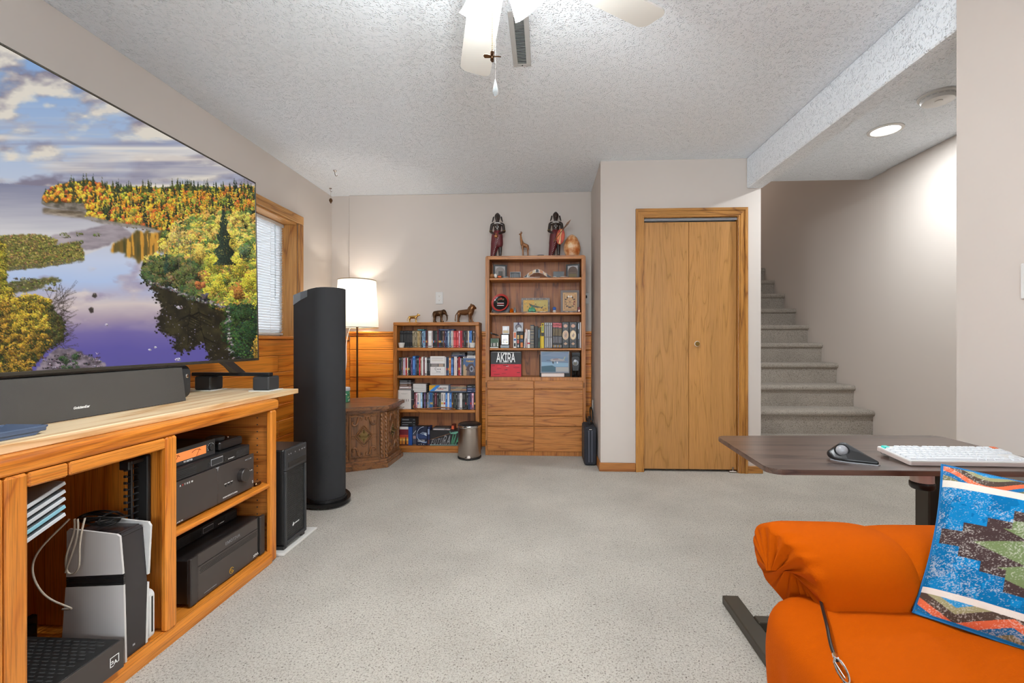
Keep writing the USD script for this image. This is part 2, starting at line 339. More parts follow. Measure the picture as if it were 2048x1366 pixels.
obj('cap_rail', cat(box(-1.9, .436, 4.19, 4.241, 1.094, 1.116, .004), box(-1.89, .436, 4.2, 4.241, 1.074, 1.094, .004)), 'cedar_x', wb)
obj('cap_rail', box(-2.04, -1.9, 4.215, 4.259, 1.03, 1.068, .004), 'cedar_x', wb)

struct('wall_closet', cat(prism(sbox(.437, 0, 1.668, 2.44).difference(sbox(.768, -1, 1.498, 1.992)), 'y', 3.53, 3.64), box(.437, .55, 3.6401, 4.24, 0, 2.44, .0002), box(.5502, 1.56, 4.24, 4.36, 0, 2.44, .0002)), 'paint', 'white painted closet wall that juts into the room around the folding door', 'wall')
struct('wall_stair', cat(box(1.56, 1.668, 3.64, 8.1, 0, 5., .0004), box(1.668, 2.84, 8., 8.1, 0, 5., .0004), box(1.56, 2.95, 4.05, 8.1, 5., 5.1, .0004), box(1.668, 2.84, 4.05, 4.15, 2.56, 5., .0004)), 'paint', 'painted walls enclosing the staircase', 'wall')
struct('wall_right', box(1.55, 1.672, -2.6, 1.763, 0, 2.44, .006), 'paint', 'white painted wall at the right with a light switch', 'wall')
struct('wall_hall', cat(box(2.82, 2.96, .2, 3.83, 0, 2.44, .004), box(2.836, 2.96, 3.83, 8.1, 0, 5., .0004)), 'paint', 'bright painted wall beside the stairs under the recessed light', 'wall')
struct('wall_hall_end', box(1.672, 2.82, .2, .3, 0, 2.44, .0004), 'paint', 'painted end wall of the small hall', 'wall')
struct('wall_rear', cat(box(-2.26, -1.58, -2.6, -2.5, 0, 2.44, .0004), box(1.08, 1.55, -2.6, -2.5, 0, 2.44, .0004), box(-1.58, 1.08, -2.6, -2.5, 0, .78, .0004), box(-1.58, 1.08, -2.6, -2.5, 2.12, 2.44, .0004)), 'paint', 'painted wall behind the camera with a wide unseen window', 'wall')
w2 = thing('window_2', 'unseen wide white window behind the camera, placed to light the room', 'window', kind=S)  # out-of-view window set behind the area light that brightens the room
obj('frame', cat(box(-1.58, 1.08, -2.58, -2.52, .78, .84), box(-1.58, 1.08, -2.58, -2.52, 2.06, 2.12), box(-1.58, -1.52, -2.58, -2.52, .84, 2.06), box(1.02, 1.08, -2.58, -2.52, .84, 2.06), box(-.28, -.22, -2.58, -2.52, .84, 2.06)), 'white_trim', w2)
obj('pane', box(-1.52, -.28, -2.553, -2.547, .84, 2.06, 0), 'pane', w2); obj('pane', box(-.22, 1.02, -2.553, -2.547, .84, 2.06, 0), 'pane', w2)

struct('baseboard_closet', cat(box(.425, .437, 3.53, 4.2, 0, .068, .003), box(.425, .708, 3.517, 3.53, 0, .068, .003)), 'baseboard_oak', 'oak baseboard around the closet corner', 'baseboard')
struct('baseboard_stair', box(1.565, 1.68, 3.517, 3.5295, 0, .058, .003), 'casing_oak_x', 'short oak baseboard right of the folding door', 'baseboard')
struct('baseboard_hall', box(2.808, 2.82, .32, 3.66, 0, .07, .003), 'casing_oak_x', 'oak baseboard along the hall wall', 'baseboard')

d1 = thing('door_1', 'oak folding closet door with two flat panels in oak casing', 'door', kind=S)
CX0, CX1, CZ = .709, 1.563, 2.056
strips = ((0, .02, .02), (.0202, .051, .014), (.0512, .064, .011))
def mitre(side):
    ms = []
    for a, b, d in strips:
        if side == 'head': p = [(CX0+a, CZ-a), (CX1-a, CZ-a), (CX1-b, CZ-b), (CX0+b, CZ-b)]
        elif side < 0: p = [(CX0+a, .0005), (CX0+a, CZ-a-.0003), (CX0+b, CZ-b-.0003), (CX0+b, .0005)]
        else: p = [(CX1-a, .0005), (CX1-a, CZ-a-.0003), (CX1-b, CZ-b-.0003), (CX1-b, .0005)]
        ms.append(prism(p, 'y', 3.53-d, 3.5303))
    return cat(*ms)
obj('casing', mitre(-1), 'casing_oak_z', d1); obj('casing', mitre(1), 'casing_oak_z', d1); obj('casing', mitre('head'), 'casing_oak_x', d1)
obj('jamb', cat(box(.768, .7715, 3.5305, 3.64, 0, 1.99, 0), box(1.4945, 1.498, 3.5305, 3.64, 0, 1.99, 0), box(.768, 1.498, 3.5305, 3.64, 1.9885, 1.992, 0)), 'casing_oak_z', d1)
obj('door_panel', box(.7725, 1.1235, 3.546, 3.576, .018, 1.957, .003), 'door_oak', d1)
obj('door_panel', box(1.1265, 1.4925, 3.549, 3.579, .018, 1.957, .003), 'door_oak', d1)
obj('track', cat(box(.773, 1.494, 3.541, 3.545, 1.966, 1.988, .001), box(.773, 1.494, 3.575, 3.579, 1.966, 1.988, .001), box(.773, 1.494, 3.541, 3.579, 1.983, 1.988, .001)), 'lens_grey', d1)
kn = obj('knob', lathe([(.012, 0), (.009, .004), (.008, .014), (.016, .02), (.021, .027), (.021, .031), (.016, .036), (.006, .037)], 20, (1.181, 3.549, 1.002), 'y'), 'white_plastic', d1, smooth=40)
obj('knob_ring', lathe([(.016, .0345), (.018, .0345), (.018, .0385), (.014, .0385)], 20, (1.181, 3.549, 1.002), 'y'), 'brass', kn)
for k in (kn,):   # the knob stands out from the panel towards the room
    UsdGeom.Xformable(k).AddTransformOp().Set(Gf.Matrix4d(1, 0, 0, 0, 0, -1, 0, 0, 0, 0, 1, 0, 0, 2*3.549, 0, 1))
obj('pivot', cat(box(1.43, 1.49, 3.53, 3.55, .002, .014, .001), lathe([(.006, .01), (.006, .04)], 10, (1.46, 3.54, 0))), 'steel', d1)

w1 = thing('window_1', 'pine-cased basement window beside the television', 'window', kind=S)
obj('casing', box(-2.085, -2.066, 3.655, 3.717, 1.063, 2.0128, .004), 'pine_casing_z', w1)
obj('casing', box(-2.085, -2.066, 2.4, 2.462, 1.063, 2.0128, .004), 'pine_casing_z', w1)
obj('casing', box(-2.085, -2.064, 2.4, 3.717, 2.013, 2.084, .004), 'pine_casing_y', w1)
obj('jamb', box(-2.25, -2.085, 3.64, 3.6549, 1.064, 2.0149, .001), 'pine_casing_z', w1)
obj('jamb', box(-2.25, -2.085, 2.4605, 2.475, 1.064, 2.0149, .001), 'pine_casing_z', w1)
obj('jamb', box(-2.25, -2.085, 2.476, 3.639, 2.0, 2.0149, .001), 'pine_casing_y', w1)
obj('sill', box(-2.25, -2.0865, 2.4605, 3.6549, 1.0501, 1.063, .001), 'pine_casing_y', w1)
obj('sash', cat(box(-2.25, -2.228, 2.476, 3.639, 1.064, 1.1), box(-2.25, -2.228, 2.476, 3.639, 1.96, 1.999), box(-2.25, -2.228, 2.476, 2.52, 1.1, 1.96), box(-2.25, -2.228, 3.6, 3.639, 1.1, 1.96)), 'white_trim', w1)
obj('pane', box(-2.242, -2.238, 2.52, 3.6, 1.1, 1.96, 0), 'pane', w1)
bl = thing('window_blind', 'white slatted venetian blind closed over the basement window', 'blind')
obj('headrail', box(-2.222, -2.19, 2.482, 3.634, 1.972, 1.999, .002), 'white_plastic', bl)
sl = [tf(box(-.0125, .0125, 2.49, 3.628, -.0006, .0006, 0), RY(-62), (-2.205, 0, 1.105+.0205*i)) for i in range(43)]
obj('slats', cat(*sl), 'blind', bl, kind='stuff')
obj('bottom_rail', box(-2.217, -2.193, 2.49, 3.628, 1.072, 1.09, .003), 'white_plastic', bl)
obj('tilt_wand', tube([(-2.182, 3.5, 1.97), (-2.181, 3.5, 1.36)], .004), 'glass_clear', bl)
for y in (2.7, 3.45): obj('ladder_cord', tube([(-2.19, y, 1.975), (-2.19, y, 1.09)], .0012, 5), 'white_cord', bl)

st = thing('stairs', 'carpeted staircase climbing behind the closet wall', 'stairs', kind=S)
zs = [0, .2145]+[.4226+.194*k for k in range(11)]; ys = [3.735]+[3.97+.2395*k for k in range(11)]
for k in range(12):
    y, z0, z1 = ys[k], zs[k], zs[k+1]; yb = ys[k+1]+.06 if k < 11 else 8.0
    a = np.linspace(-90, 90, 7)*PI/180
    nose = [(y+.026-.026*math.cos(t), z1-.026+.026*math.sin(t)) for t in a]
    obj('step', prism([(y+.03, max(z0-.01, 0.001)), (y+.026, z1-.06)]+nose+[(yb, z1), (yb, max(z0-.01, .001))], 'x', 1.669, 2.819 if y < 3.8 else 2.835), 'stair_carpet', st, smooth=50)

# ---------------------------------------------------------------- ceiling fan
FX, FY = -.151, 1.314
fan = thing('ceiling_fan', 'white ceiling fan with frosted glass lights and hanging pull chains', 'ceiling fan')
obj('canopy', lathe([(.07, 2.439), (.07, 2.42), (.045, 2.39), (.02, 2.385), (.018, 2.34), (.05, 2.335), (.105, 2.32), (.115, 2.29), (.115, 2.245), (.1, 2.225), (.06, 2.215)], 32, (FX, FY, 0)), 'fan_white', fan, smooth=35)
obj('switch_housing', lathe([(.058, 2.2145), (.058, 2.17), (.05, 2.15), (.03, 2.135), (.018, 2.11), (.014, 2.095), (.004, 2.09)], 28, (FX, FY, 0)), 'fan_white', fan, smooth=35)
for k in range(5):
    a = 104-72*k; R = RZ(a)
    bl2 = ext(rr(.17, .655, -.066, .066, .035).union(sbox(.17, -.05, .3, .05)), .006)
    v = np.array(bl2.vertices); v[:, 1] *= .86+.3*(v[:, 0]-.17)/.485*.5; bl2 = TM(v, bl2.faces)
    B = obj('blade', tf(tf(bl2, RX(9), (0, 0, 2.2)), R, (FX, FY, 0)), 'fan_white', fan)
    obj('blade_iron', tf(cat(box(.08, .2, -.02, .02, 2.212, 2.218), box(.19, .25, -.035, .035, 2.209, 2.214)), R, (FX, FY, 0)), 'fan_white', B)
shade_p = [(.022, 0), (.027, .012), (.033, .035), (.041, .065), (.05, .092), (.0535, .1), (.0505, .1), (.047, .092), (.038, .065), (.03, .035), (.024, .012), (.019, .002)]
for k in range(4):
    a = 35+90*k; R = RZ(a) @ RY(180-42)
    base = np.array([.058*math.cos(math.radians(a)), .058*math.sin(math.radians(a)), 2.125])+(FX, FY, 0)
    arm = obj('light_arm', cat(tube([(FX+.03*math.cos(math.radians(a)), FY+.03*math.sin(math.radians(a)), 2.16), tuple(base+(0, 0, .012)), tuple(base)], .011), tf(lathe([(.02, -.014), (.024, 0), (.024, .014), (.018, .018)], 18), R, base)), 'fan_white', fan, smooth=35)
    obj('glass_shade', tf(lathe(shade_p, 28, cap=False), R, base), 'frosted', arm, smooth=60)
    bp = base+R @ np.array([0, 0, .055])
    obj('bulb', sphere(bp, .017, 2), 'bulb', arm, smooth=True)
    light(UsdLux.SphereLight, '/World/fan_light_%d' % (k+1), BULB, (.92, .97, 1.), tuple(bp), Radius=.019)
def beads(x, y, z0, z1, r=.0016):
    return cat(*[sphere((x, y, z), r, 1) for z in np.arange(z0, z1, .0052)]+[tube([(x, y, z0), (x, y, z1)], .0005, 4)])
pc = obj('pull_chain', beads(FX+.004, FY, 1.795, 2.1), 'white_plastic', fan)
obj('teardrop_pull', lathe([(.0015, .04), (.004, .03), (.008, .012), (.0095, .002), (.008, -.006), (.004, -.0105), (.001, -.012)], 18, (FX+.004, FY, 1.757)), 'glass_clear', pc, smooth=40)
pc = obj('pull_chain', beads(FX-.004, FY-.012, 1.875, 2.1), 'antique_brass', fan)
obj('fan_charm', cat(*[tf(tf(ext(Polygon([(0, -.003), (.012, -.005), (.022, -.0055), (.026, 0), (.022, .0055), (.012, .005), (0, .003)]), .003), RX(30)), RZ(90*q+10), (FX-.004, FY-.012, 1.857)) for q in range(4)], lathe([(.004, -.006), (.006, 0), (.004, .008), (.001, .018)], 10, (FX-.004, FY-.012, 1.857))), 'bronze_dark', pc)

vent = thing('ceiling_vent', 'grey louvred register set in the ceiling beside the fan', 'vent')
obj('frame', cat(box(-.161, -.071, 1.9, 1.935, 2.433, 2.4395), box(-.161, -.071, 2.265, 2.285, 2.433, 2.4395), box(-.161, -.138, 1.935, 2.265, 2.433, 2.4395), box(-.094, -.071, 1.935, 2.265, 2.433, 2.4395)), 'grey_vent', vent)
obj('louvres', cat(*[tf(box(-.138, -.094, -.004, .004, -.0006, .0006, 0), RX(40), (0, 1.94+.0092*i, 2.435)) for i in range(36)]), 'grey_vent', vent, kind='stuff')
obj('duct', box(-.138, -.094, 1.935, 2.265, 2.4388, 2.4396, 0), 'vent_hole', vent)
obj('screw', lathe([(.003, 2.4315), (.004, 2.4335)], 8, (-.116, 2.276, 0)), 'charcoal', vent)

sd = thing('smoke_detector', 'white round smoke detector on the hall ceiling', 'smoke detector')
SC = (2.262, 2.68, 0)
obj('base', lathe([(.092, 2.4395), (.092, 2.43), (.088, 2.428)], 40, SC), 'white_trim', sd, smooth=40)
obj('cover', lathe([(.08, 2.428), (.08, 2.415), (.074, 2.402), (.05, 2.397), (.02, 2.396)], 40, SC), 'white_plastic', sd, smooth=30)
obj('grille', cat(*[tf(box(.0785, .0805, -.009, .009, 2.418, 2.423, 0), RZ(20*i), SC) for i in range(18)]), 'grey_vent', sd)
obj('test_button', lathe([(.018, 2.3965), (.018, 2.393), (.012, 2.392)], 20, (2.25, 2.66, 0)), 'white_trim', sd)
rl = thing('recessed_light', 'glowing round recessed ceiling light in the hall', 'ceiling light')
RC = (2.28, 3.1, 0)
obj('trim_ring', lathe([(.1, 2.4395), (.1, 2.434), (.082, 2.431), (.082, 2.4395)], 40, RC, cap=False), 'white_trim', rl, smooth=40)
obj('lens', lathe([(.082, 2.436), (.05, 2.434), (.01, 2.4335)], 32, RC), 'led_lens', rl)
light(UsdLux.DiskLight, '/World/recessed_light_source', DOWN, (.9, .965, 1.), (2.28, 3.1, 2.43), Radius=.08)

hk = thing('hanging_ornament', 'small brown bead ornament hanging from a hook at the far left ceiling corner', 'ornament')
obj('hook', cat(lathe([(.012, 2.4395), (.012, 2.436), (.004, 2.434)], 14, (-1.985, 4.03, 0)), tube(spline([(-1.985, 4.03, 2.436), (-1.985, 4.03, 2.415), (-1.978, 4.03, 2.405), (-1.972, 4.03, 2.412)], 10), .0018, 6)), 'steel', hk)
obj('thread', tube([(-1.982, 4.03, 2.407), (-1.982, 4.03, 2.345)], .0013, 5), 'grey_cord', hk)
obj('bead', lathe([(.003, .022), (.011, .016), (.0155, .004), (.014, -.006), (.009, -.014), (.005, -.018), (.006, -.023), (.002, -.026)], 14, (-1.982, 4.03, 2.325)), 'bronze_dark', hk, smooth=40)
ck = thing('ceiling_hook', 'small bare grey swag hook screwed into the ceiling above the lamp', 'hook')
obj('plate', lathe([(.014, 2.4395), (.013, 2.434), (.005, 2.43)], 14, (-1.742, 3.614, 0)), 'steel', ck)
obj('wire', tube(spline([(-1.742, 3.614, 2.432), (-1.742, 3.614, 2.41), (-1.73, 3.61, 2.392), (-1.718, 3.607, 2.402)], 10), .0028, 6), 'steel', ck)

def outlet(name, label, c, ax, cat_='outlet', switch=False):
    o = thing(name, label, cat_)
    pl = box(-.036, .036, -.006, 0, -.058, .058, .004)
    R = np.eye(3) if ax == 'y' else RZ(-90)
    obj('cover_plate', tf(pl, R, c), 'white_plastic', o)
    if switch:
        obj('toggle', tf(cat(box(-.006, .006, -.008, -.005, -.013, .013), tf(box(-.004, .004, -.018, -.005, -.004, .004), RX(25))), R, c), 'white_trim', o)
    else:
        for dz in (.02, -.02):
            r = obj('receptacle', tf(prism(rr(-.017, .017, dz-.014, dz+.014, .009), 'y', -.0075, -.005), R, c), 'white_trim', o)
            obj('slots', tf(cat(box(-.008, -.006, -.0078, -.0072, dz-.002, dz+.007, 0), box(.006, .008, -.0078, -.0072, dz-.002, dz+.007, 0), box(-.0025, .0025, -.0078, -.0072, dz-.0095, dz-.005, 0)), R, c), 'vent_hole', r)
    return o
outlet('wall_outlet', 'white duplex outlet on the far wall above the brass elephant', (-1.016, 4.2395, 1.438), 'y')
outlet('light_switch', 'white switch plate on the right wall above the desk', (1.5495, 1.49, 1.215), 'x', 'light switch', True)
outlet('wall_outlet', 'white outlet low on the closet side wall above the suitcase', (.4365, 4.1, .43), 'x')
th = thing('thermostat', 'small pale wall plate between tall bookcase and closet corner', 'wall plate')
obj('plate', box(.372, .415, 4.232, 4.2395, 1.375, 1.48, .003), 'white_plastic', th); obj('toggle', box(.383, .397, 4.222, 4.2325, 1.43, 1.455, .002), 'charcoal', th)

# ---------------------------------------------------------------- media console and what stands on it
XF = -1.26
con = thing('media_console', 'long orange oak media console with open bays beneath the television', 'media console')
top_prof = [(-1.87, .7)]+[(XF-.012+.012*math.cos(t), .712+.012*math.sin(t)) for t in np.linspace(-PI/2, 0, 5)]+[(XF-.014+.014*math.cos(t), .733+.014*math.sin(t)) for t in np.linspace(0, PI/2, 6)]+[(-1.87, .747)]
obj('top', prism(top_prof, 'y', .948, 2.045), 'console_oak_y', con, smooth=35)
obj('stile', cat(box(XF-.028, XF-.001, .955, .9795, .0005, .6995, .006), box(XF-.026, XF, .9805, 1.028, .0005, .6995, .006)), 'console_oak_z', con)
obj('stile', box(XF-.024, XF, 1.424, 1.468, .048, .6995, .006), 'console_oak_z', con)
obj('stile', box(XF-.026, XF, 1.992, 2.034, .0005, .6995, .006), 'console_oak_z', con)
obj('rail', box(XF-.02, XF-.002, 1.0285, 1.1215, .662, .6985, .005), 'console_oak_y', con)
obj('rail', box(XF-.02, XF-.002, 1.1235, 1.4235, .662, .6985, .005), 'console_oak_y', con)
obj('side_panel', box(-1.86, XF-.029, .96, .978, .0005, .6995), 'console_oak_x', con)
obj('divider_panel', box(-1.848, XF-.025, 1.437, 1.456, .051, .6995), 'console_oak_z', con)
rp = obj('side_panel', box(-1.86, XF-.027, 2.012, 2.03, .0005, .6995), 'console_oak_x', con)
obj('pin_holes', cat(*[tf(lathe([(.003, 0), (.003, .002)], 8, ax='y'), None, (x, 2.0105, .12+.032*i)) for i in range(18) for x in (-1.34, -1.75)]), 'vent_hole', rp, kind='stuff')
obj('back_panel', box(-1.862, -1.8505, .979, 2.0115, .05, .6995), 'console_oak_z', con)
obj('bottom_board', box(-1.85, XF-.012, .979, 2.0115, .03, .05), 'console_oak_y', con)
obj('plinth', prism([(XF-.03, .0005), (XF+.004, .0005), (XF+.004, .03), (XF-.006, .049), (XF-.012, .0495), (XF-.012, .029), (XF-.03, .029)], 'y', 1.029, 1.991), 'console_oak_y', con)
obj('shelf', prism([(-1.85, .343), (XF-.02, .343)]+[(XF-.018+.0105*math.cos(t), .3535+.0105*math.sin(t)) for t in np.linspace(-PI/2, PI/2, 7)]+[(-1.85, .364)], 'y', 1.4565, 2.0115), 'console_oak_y', con, smooth=35)
brd = obj('pine_plank', box(-2.055, -1.3, .62, 2.288, .7475, .7715, .002), 'pine_board', label='pale unfinished pine board lying along the top of the console', cat_='board')

# --- television
from scipy.ndimage import gaussian_filter
def picture():
    """An autumn river mouth in vertex colours: (rows, columns, 3) sRGB over picture units x -60..1640, y -1060..1300."""
    W, H, K = 850, 1180, 2.0
    X, Y = np.meshgrid(np.arange(W)*K-60, np.arange(H)*K-1060); R = np.zeros((H, W, 3)); rng = np.random.default_rng(11)
    def N(sx, sy, seed, o=4, a=X, b=Y): return meshkit.fbm(np.stack([a*sx, b*sy, np.zeros_like(a)], -1), o, seed)
    def mixc(a, b, t): t = np.clip(t, 0, 1)[..., None]; return np.asarray(a)*(1-t)+np.asarray(b)*t
    def inside(p): return shapely.contains_xy(Polygon(p).buffer(0), X, Y)
    def soft(p, s=3., rag=0, seed=0):
        P_ = Polygon(p).buffer(0)
        if rag: m = shapely.contains_xy(P_, X+rag*(N(.05, .05, seed)-.5)*2, Y+rag*(N(.05, .05, seed+9)-.5)*2)
        else: m = shapely.contains_xy(P_, X, Y)
        return gaussian_filter(m.astype(float), s)
    def put(col, m): R[:] = R*(1-m[..., None])+np.asarray(col)*m[..., None]
    # sky
    up = np.clip((90-Y)/1000, 0, 1)
    sky = mixc((196, 206, 226), (142, 178, 226), up*1.5)
    c1 = N(.0032, .0075, 3, 6); sh = N(.0032, .0075, 3, 6, X+45, Y+60)
    cover = np.clip((c1-.395+.05*(1-up))*7, 0, 1); shade = np.clip(.56+(sh-c1)*4.2+.3*(N(.006, .014, 8)-.5), 0, 1)
    cl = mixc((236, 226, 210), (138, 130, 150), shade); sky = mixc(sky, cl, cover*.95)
    st_ = np.clip((N(.0012, .017, 21, 5)-.46)*6, 0, 1)*np.clip((Y+430)/260, 0, 1); sky = mixc(sky, mixc((150, 152, 180), (243, 232, 218), N(.001, .03, 5)*1.9-.4), st_*.8)
    R[:] = sky
    # lake
    hz = 82+.06*(X+0)
    lake = mixc((140, 142, 168), (218, 214, 216), (Y-hz)/300+.25*(N(.003, .05, 31)-.5)); m = (Y > hz).astype(float); put(lake, m)
    # river
    rv = np.zeros_like(R); stops = [(380, (206, 205, 214)), (560, (202, 212, 236)), (680, (184, 204, 240)), (770, (190, 188, 212)), (840, (222, 206, 202)), (930, (176, 158, 180)), (1010, (126, 112, 178)), (1120, (106, 96, 176)), (1300, (98, 92, 168))]
    ys_ = [s[0] for s in stops]
    for k in range(3): rv[..., k] = np.interp(Y+60*(N(.004, .01, 41)-.5), ys_, [s[1][k] for s in stops])
    cc = np.clip((N(.0045, .009, 45, 5)-.5)*7, 0, 1)*np.clip((1010-Y)/150, 0, 1); rv = mixc(rv, mixc((236, 218, 206), (160, 146, 176), N(.006, .012, 47)*2.4-.7), cc*.75)
    put(rv, soft([(-80, 1320), (-80, 600), (150, 610), (440, 570), (530, 530), (690, 468), (760, 440), (840, 400), (1060, 380), (1100, 600), (1450, 900), (1640, 1000), (1640, 1320)], 1.5))
    def dots(pts, r, cols, al=1.):
        for (x, y), q, c in zip(pts, r, cols):
            i, j, q = int((y+1060)/K), int((x+60)/K), max(int(q/K), 1)
            if -q < i < H+q and -q < j < W+q:
                a, b, c0, d = max(i-q+(q > 1), 0), i+q, max(j-q, 0), j+q
                R[a:b, c0:d] = R[a:b, c0:d]*(1-al)+np.asarray(c)*al
    def tree(x, y, rx, ry, base, n, dr=(3, 7), dark=.42):
        a = rng.uniform(0, 2*PI, n); q = np.sqrt(rng.uniform(0, 1, n)); dx, dy = np.cos(a)*q, np.sin(a)*q
        o = np.argsort(-q); k = np.clip(1.05-.5*dy-.35*np.maximum(dx, 0)+rng.normal(0, .17, n), dark, 1.4)
        cols = np.clip(np.asarray(base)[None]*k[:, None]+rng.normal(0, 9, (n, 3)), 0, 255)
        dots(np.stack([x+dx*rx, y+dy*ry], 1)[o], rng.uniform(*dr, n)[o], cols[o])
    def spruce(x, y, h, w, base, n=60):
        t = np.sqrt(rng.uniform(0, 1, n)); dx = rng.uniform(-1, 1, n)*w*t*(.75+.25*np.sin(t*26))
        k = np.clip(.95-.35*dx/w+rng.normal(0, .2, n), .4, 1.5); cols = np.clip(np.asarray(base)[None]*k[:, None], 0, 255)
        dots(np.stack([x+dx, y-h+t*h], 1), rng.uniform(2.5, 5.5, n), cols); dots([(x, y-h-4), (x, y-h+3)], [2, 3], [base, base])
    ORA, YEL, GRN, DGR, RED, OLV = (214, 134, 36), (214, 176, 52), (112, 132, 48), (46, 66, 44), (196, 92, 42), (140, 130, 60)
    pal = [ORA, ORA, YEL, YEL, RED, GRN, OLV]
    # headland
    hl = [(268, 205), (275, 165), (285, 140), (310, 122), (340, 105), (380, 92), (430, 78), (520, 66), (570, 62), (620, 78), (720, 104), (800, 104), (1000, 112), (1130, 96), (1300, 108), (1500, 108), (1660, 108), (1660, 430), (1040, 400), (1000, 380), (900, 355), (800, 345), (700, 330), (600, 310), (540, 290), (545, 250), (450, 245), (370, 235), (300, 225)]
    put((78, 80, 44), soft(hl, 1.))
    put(mixc((92, 84, 70), (168, 156, 146), N(.03, .05, 51)*1.8-.4), soft([(268, 207), (276, 184), (310, 205), (400, 204), (520, 196), (545, 208), (545, 251), (450, 246), (370, 236), (300, 226)], 1.5, 6, 3))
    put(mixc((108, 92, 72), (176, 160, 140), N(.02, .08, 52)*2-.5), soft([(275, 232), (540, 254), (570, 272), (540, 300), (400, 288), (275, 270)], 3))
    hp = Polygon(hl).buffer(-6)
    cand = [(rng.uniform(270, 1650), rng.uniform(60, 420)) for _ in range(2600)]
    cand = sorted([c for c in cand if hp.contains(Point(c))], key=lambda c: c[1])
    for x, y in cand:
        if y > 195 and x < 545: continue
        s = 8+max(0, (x-300))*.011+(y-100)*.03
        u_ = rng.uniform()
        if u_ < .13+.08*(x > 650): spruce(x, y+s, s*3.0, s*.62, (66, 84, 42) if u_ < .09 else (44, 60, 44), 42)
        else: tree(x, y, s*.85, s*1.1, pal[rng.integers(0, 5 if x < 650 else 7)], 30, (2.5, 5.))
    for x in rng.uniform(440, 1640, 46):
        yy = np.interp(x, [430, 570, 720, 1000, 1130, 1640], [76, 62, 100, 106, 92, 104]); spruce(x, yy+34, rng.uniform(44, 76), rng.uniform(8, 15), (94, 98, 40) if rng.uniform() < .4 else (58, 74, 44), 46)
    # shore, sand bar, grass
    put(mixc((120, 112, 104), (196, 186, 178), N(.03, .06, 61)), soft([(520, 298), (560, 285), (700, 318), (800, 335), (900, 345), (1000, 375), (1040, 392), (1000, 400), (900, 365), (780, 352), (640, 335)], 2))
    put(mixc((150, 138, 146), (190, 178, 182), N(.01, .05, 62)*1.6-.3), soft([(330, 405), (420, 390), (540, 370), (640, 345), (700, 335), (770, 350), (820, 390), (835, 410), (800, 430), (700, 450), (690, 465), (600, 490), (540, 500), (520, 490), (400, 480), (270, 495)], 2, 6, 5))
    gp = [(-80, 425), (60, 405), (200, 400), (300, 410), (370, 440), (350, 470), (440, 450), (500, 450), (520, 490), (530, 555), (440, 575), (300, 600), (150, 615), (40, 625), (-80, 625)]
    put(mixc((96, 100, 48), (160, 142, 74), N(.02, .06, 64)*1.8-.4), soft(gp, 1.5, 14, 7))
    gpp = Polygon(gp)
    for _ in range(1500):
        x, y = rng.uniform(-60, 530), rng.uniform(400, 620)
        if gpp.contains(Point(x, y)): tree(x, y, 9, 6, [(128, 130, 56), (150, 132, 66), (110, 118, 50), (146, 112, 74), (164, 152, 78)][rng.integers(5)], 7, (2, 4.5))
    for x, y in ((405, 400), (500, 400), (610, 405), (505, 448), (420, 415)): tree(x, y, 26, 11, (104, 112, 50), 26, (2.5, 5))
    for x in rng.uniform(40, 520, 150): dots([(x, 612-.12*x+q*6) for q in range(5)], [1]*5, [(112, 108, 92)]*5, .5)
    # autumn mirror image
    om = soft([(695, 470), (760, 440), (840, 385), (1045, 385), (1045, 480), (950, 530), (880, 575), (800, 535), (740, 512), (700, 502)], 2.5, 22, 12)
    q = N(.045, .006, 71, 3); put(np.where((q > .56)[..., None], mixc((214, 142, 36), (236, 182, 70), N(.05, .02, 72)), mixc((84, 80, 36), (160, 116, 40), q*2.2-.4)), om*.95)
    # right bank woods
    rf = [(1030, 395), (1100, 330), (1300, 270), (1660, 250), (1660, 1320), (1535, 1190), (1470, 1140), (1430, 1090), (1400, 1010), (1400, 960), (1440, 900), (1400, 860), (1330, 830), (1280, 810), (1200, 790), (1100, 740), (1000, 710), (920, 680), (890, 660), (880, 600), (900, 560), (1050, 520), (1000, 480)]
    dr = [(905, 688), (1000, 718), (1200, 800), (1330, 830), (1440, 890), (1420, 960), (1420, 1100), (1490, 1200), (1290, 1200), (1280, 1100), (1240, 1080), (1170, 1120), (1110, 1130), (1070, 1080), (1100, 1040), (1040, 1030), (990, 990), (980, 920), (1020, 860), (980, 800), (960, 750)]
    put(mixc((38, 34, 22), (70, 64, 34), N(.02, .02, 81)*1.8-.4), soft(dr, 1.5, 34, 15)*.96)
    dpp = Polygon(dr).boundary
    for t in rng.uniform(0, 1, 520):
        p = dpp.interpolate(t, normalized=True); dots([(p.x+rng.normal(0, 13), p.y+rng.normal(0, 13))], [rng.uniform(2, 8)], [(44, 40, 28)])
    for _ in range(240):
        x, y = rng.uniform(1000, 1420), rng.uniform(820, 1180)
        if Polygon(dr).contains(Point(x, y)): dots([(x, y)], [rng.uniform(2, 5)], [[(170, 160, 200), (120, 104, 76), (96, 86, 52)][rng.integers(3)]], .75)
    for x0, lean in ((1180, -20), (1230, 40)):
        dots([(x0+lean*t+5*math.sin(9*t), 860+230*t) for t in np.linspace(0, 1, 80)], [2]*80, [(28, 24, 18)]*80, .8)
        for q in range(14):
            y0, sx = rng.uniform(880, 1060), rng.choice([-1, 1]); L_ = rng.uniform(30, 90); dots([(x0+lean*(y0-860)/230+sx*L_*t, y0+L_*.5*t) for t in np.linspace(0, 1, 40)], [1.4]*40, [(28, 24, 18)]*40, .7)
    put((40, 50, 30), soft(rf, 1.5, 10, 17))
    rfp = Polygon(rf)
    cand = sorted([(rng.uniform(880, 1650), rng.uniform(270, 1260)) for _ in range(1500)], key=lambda c: c[1])
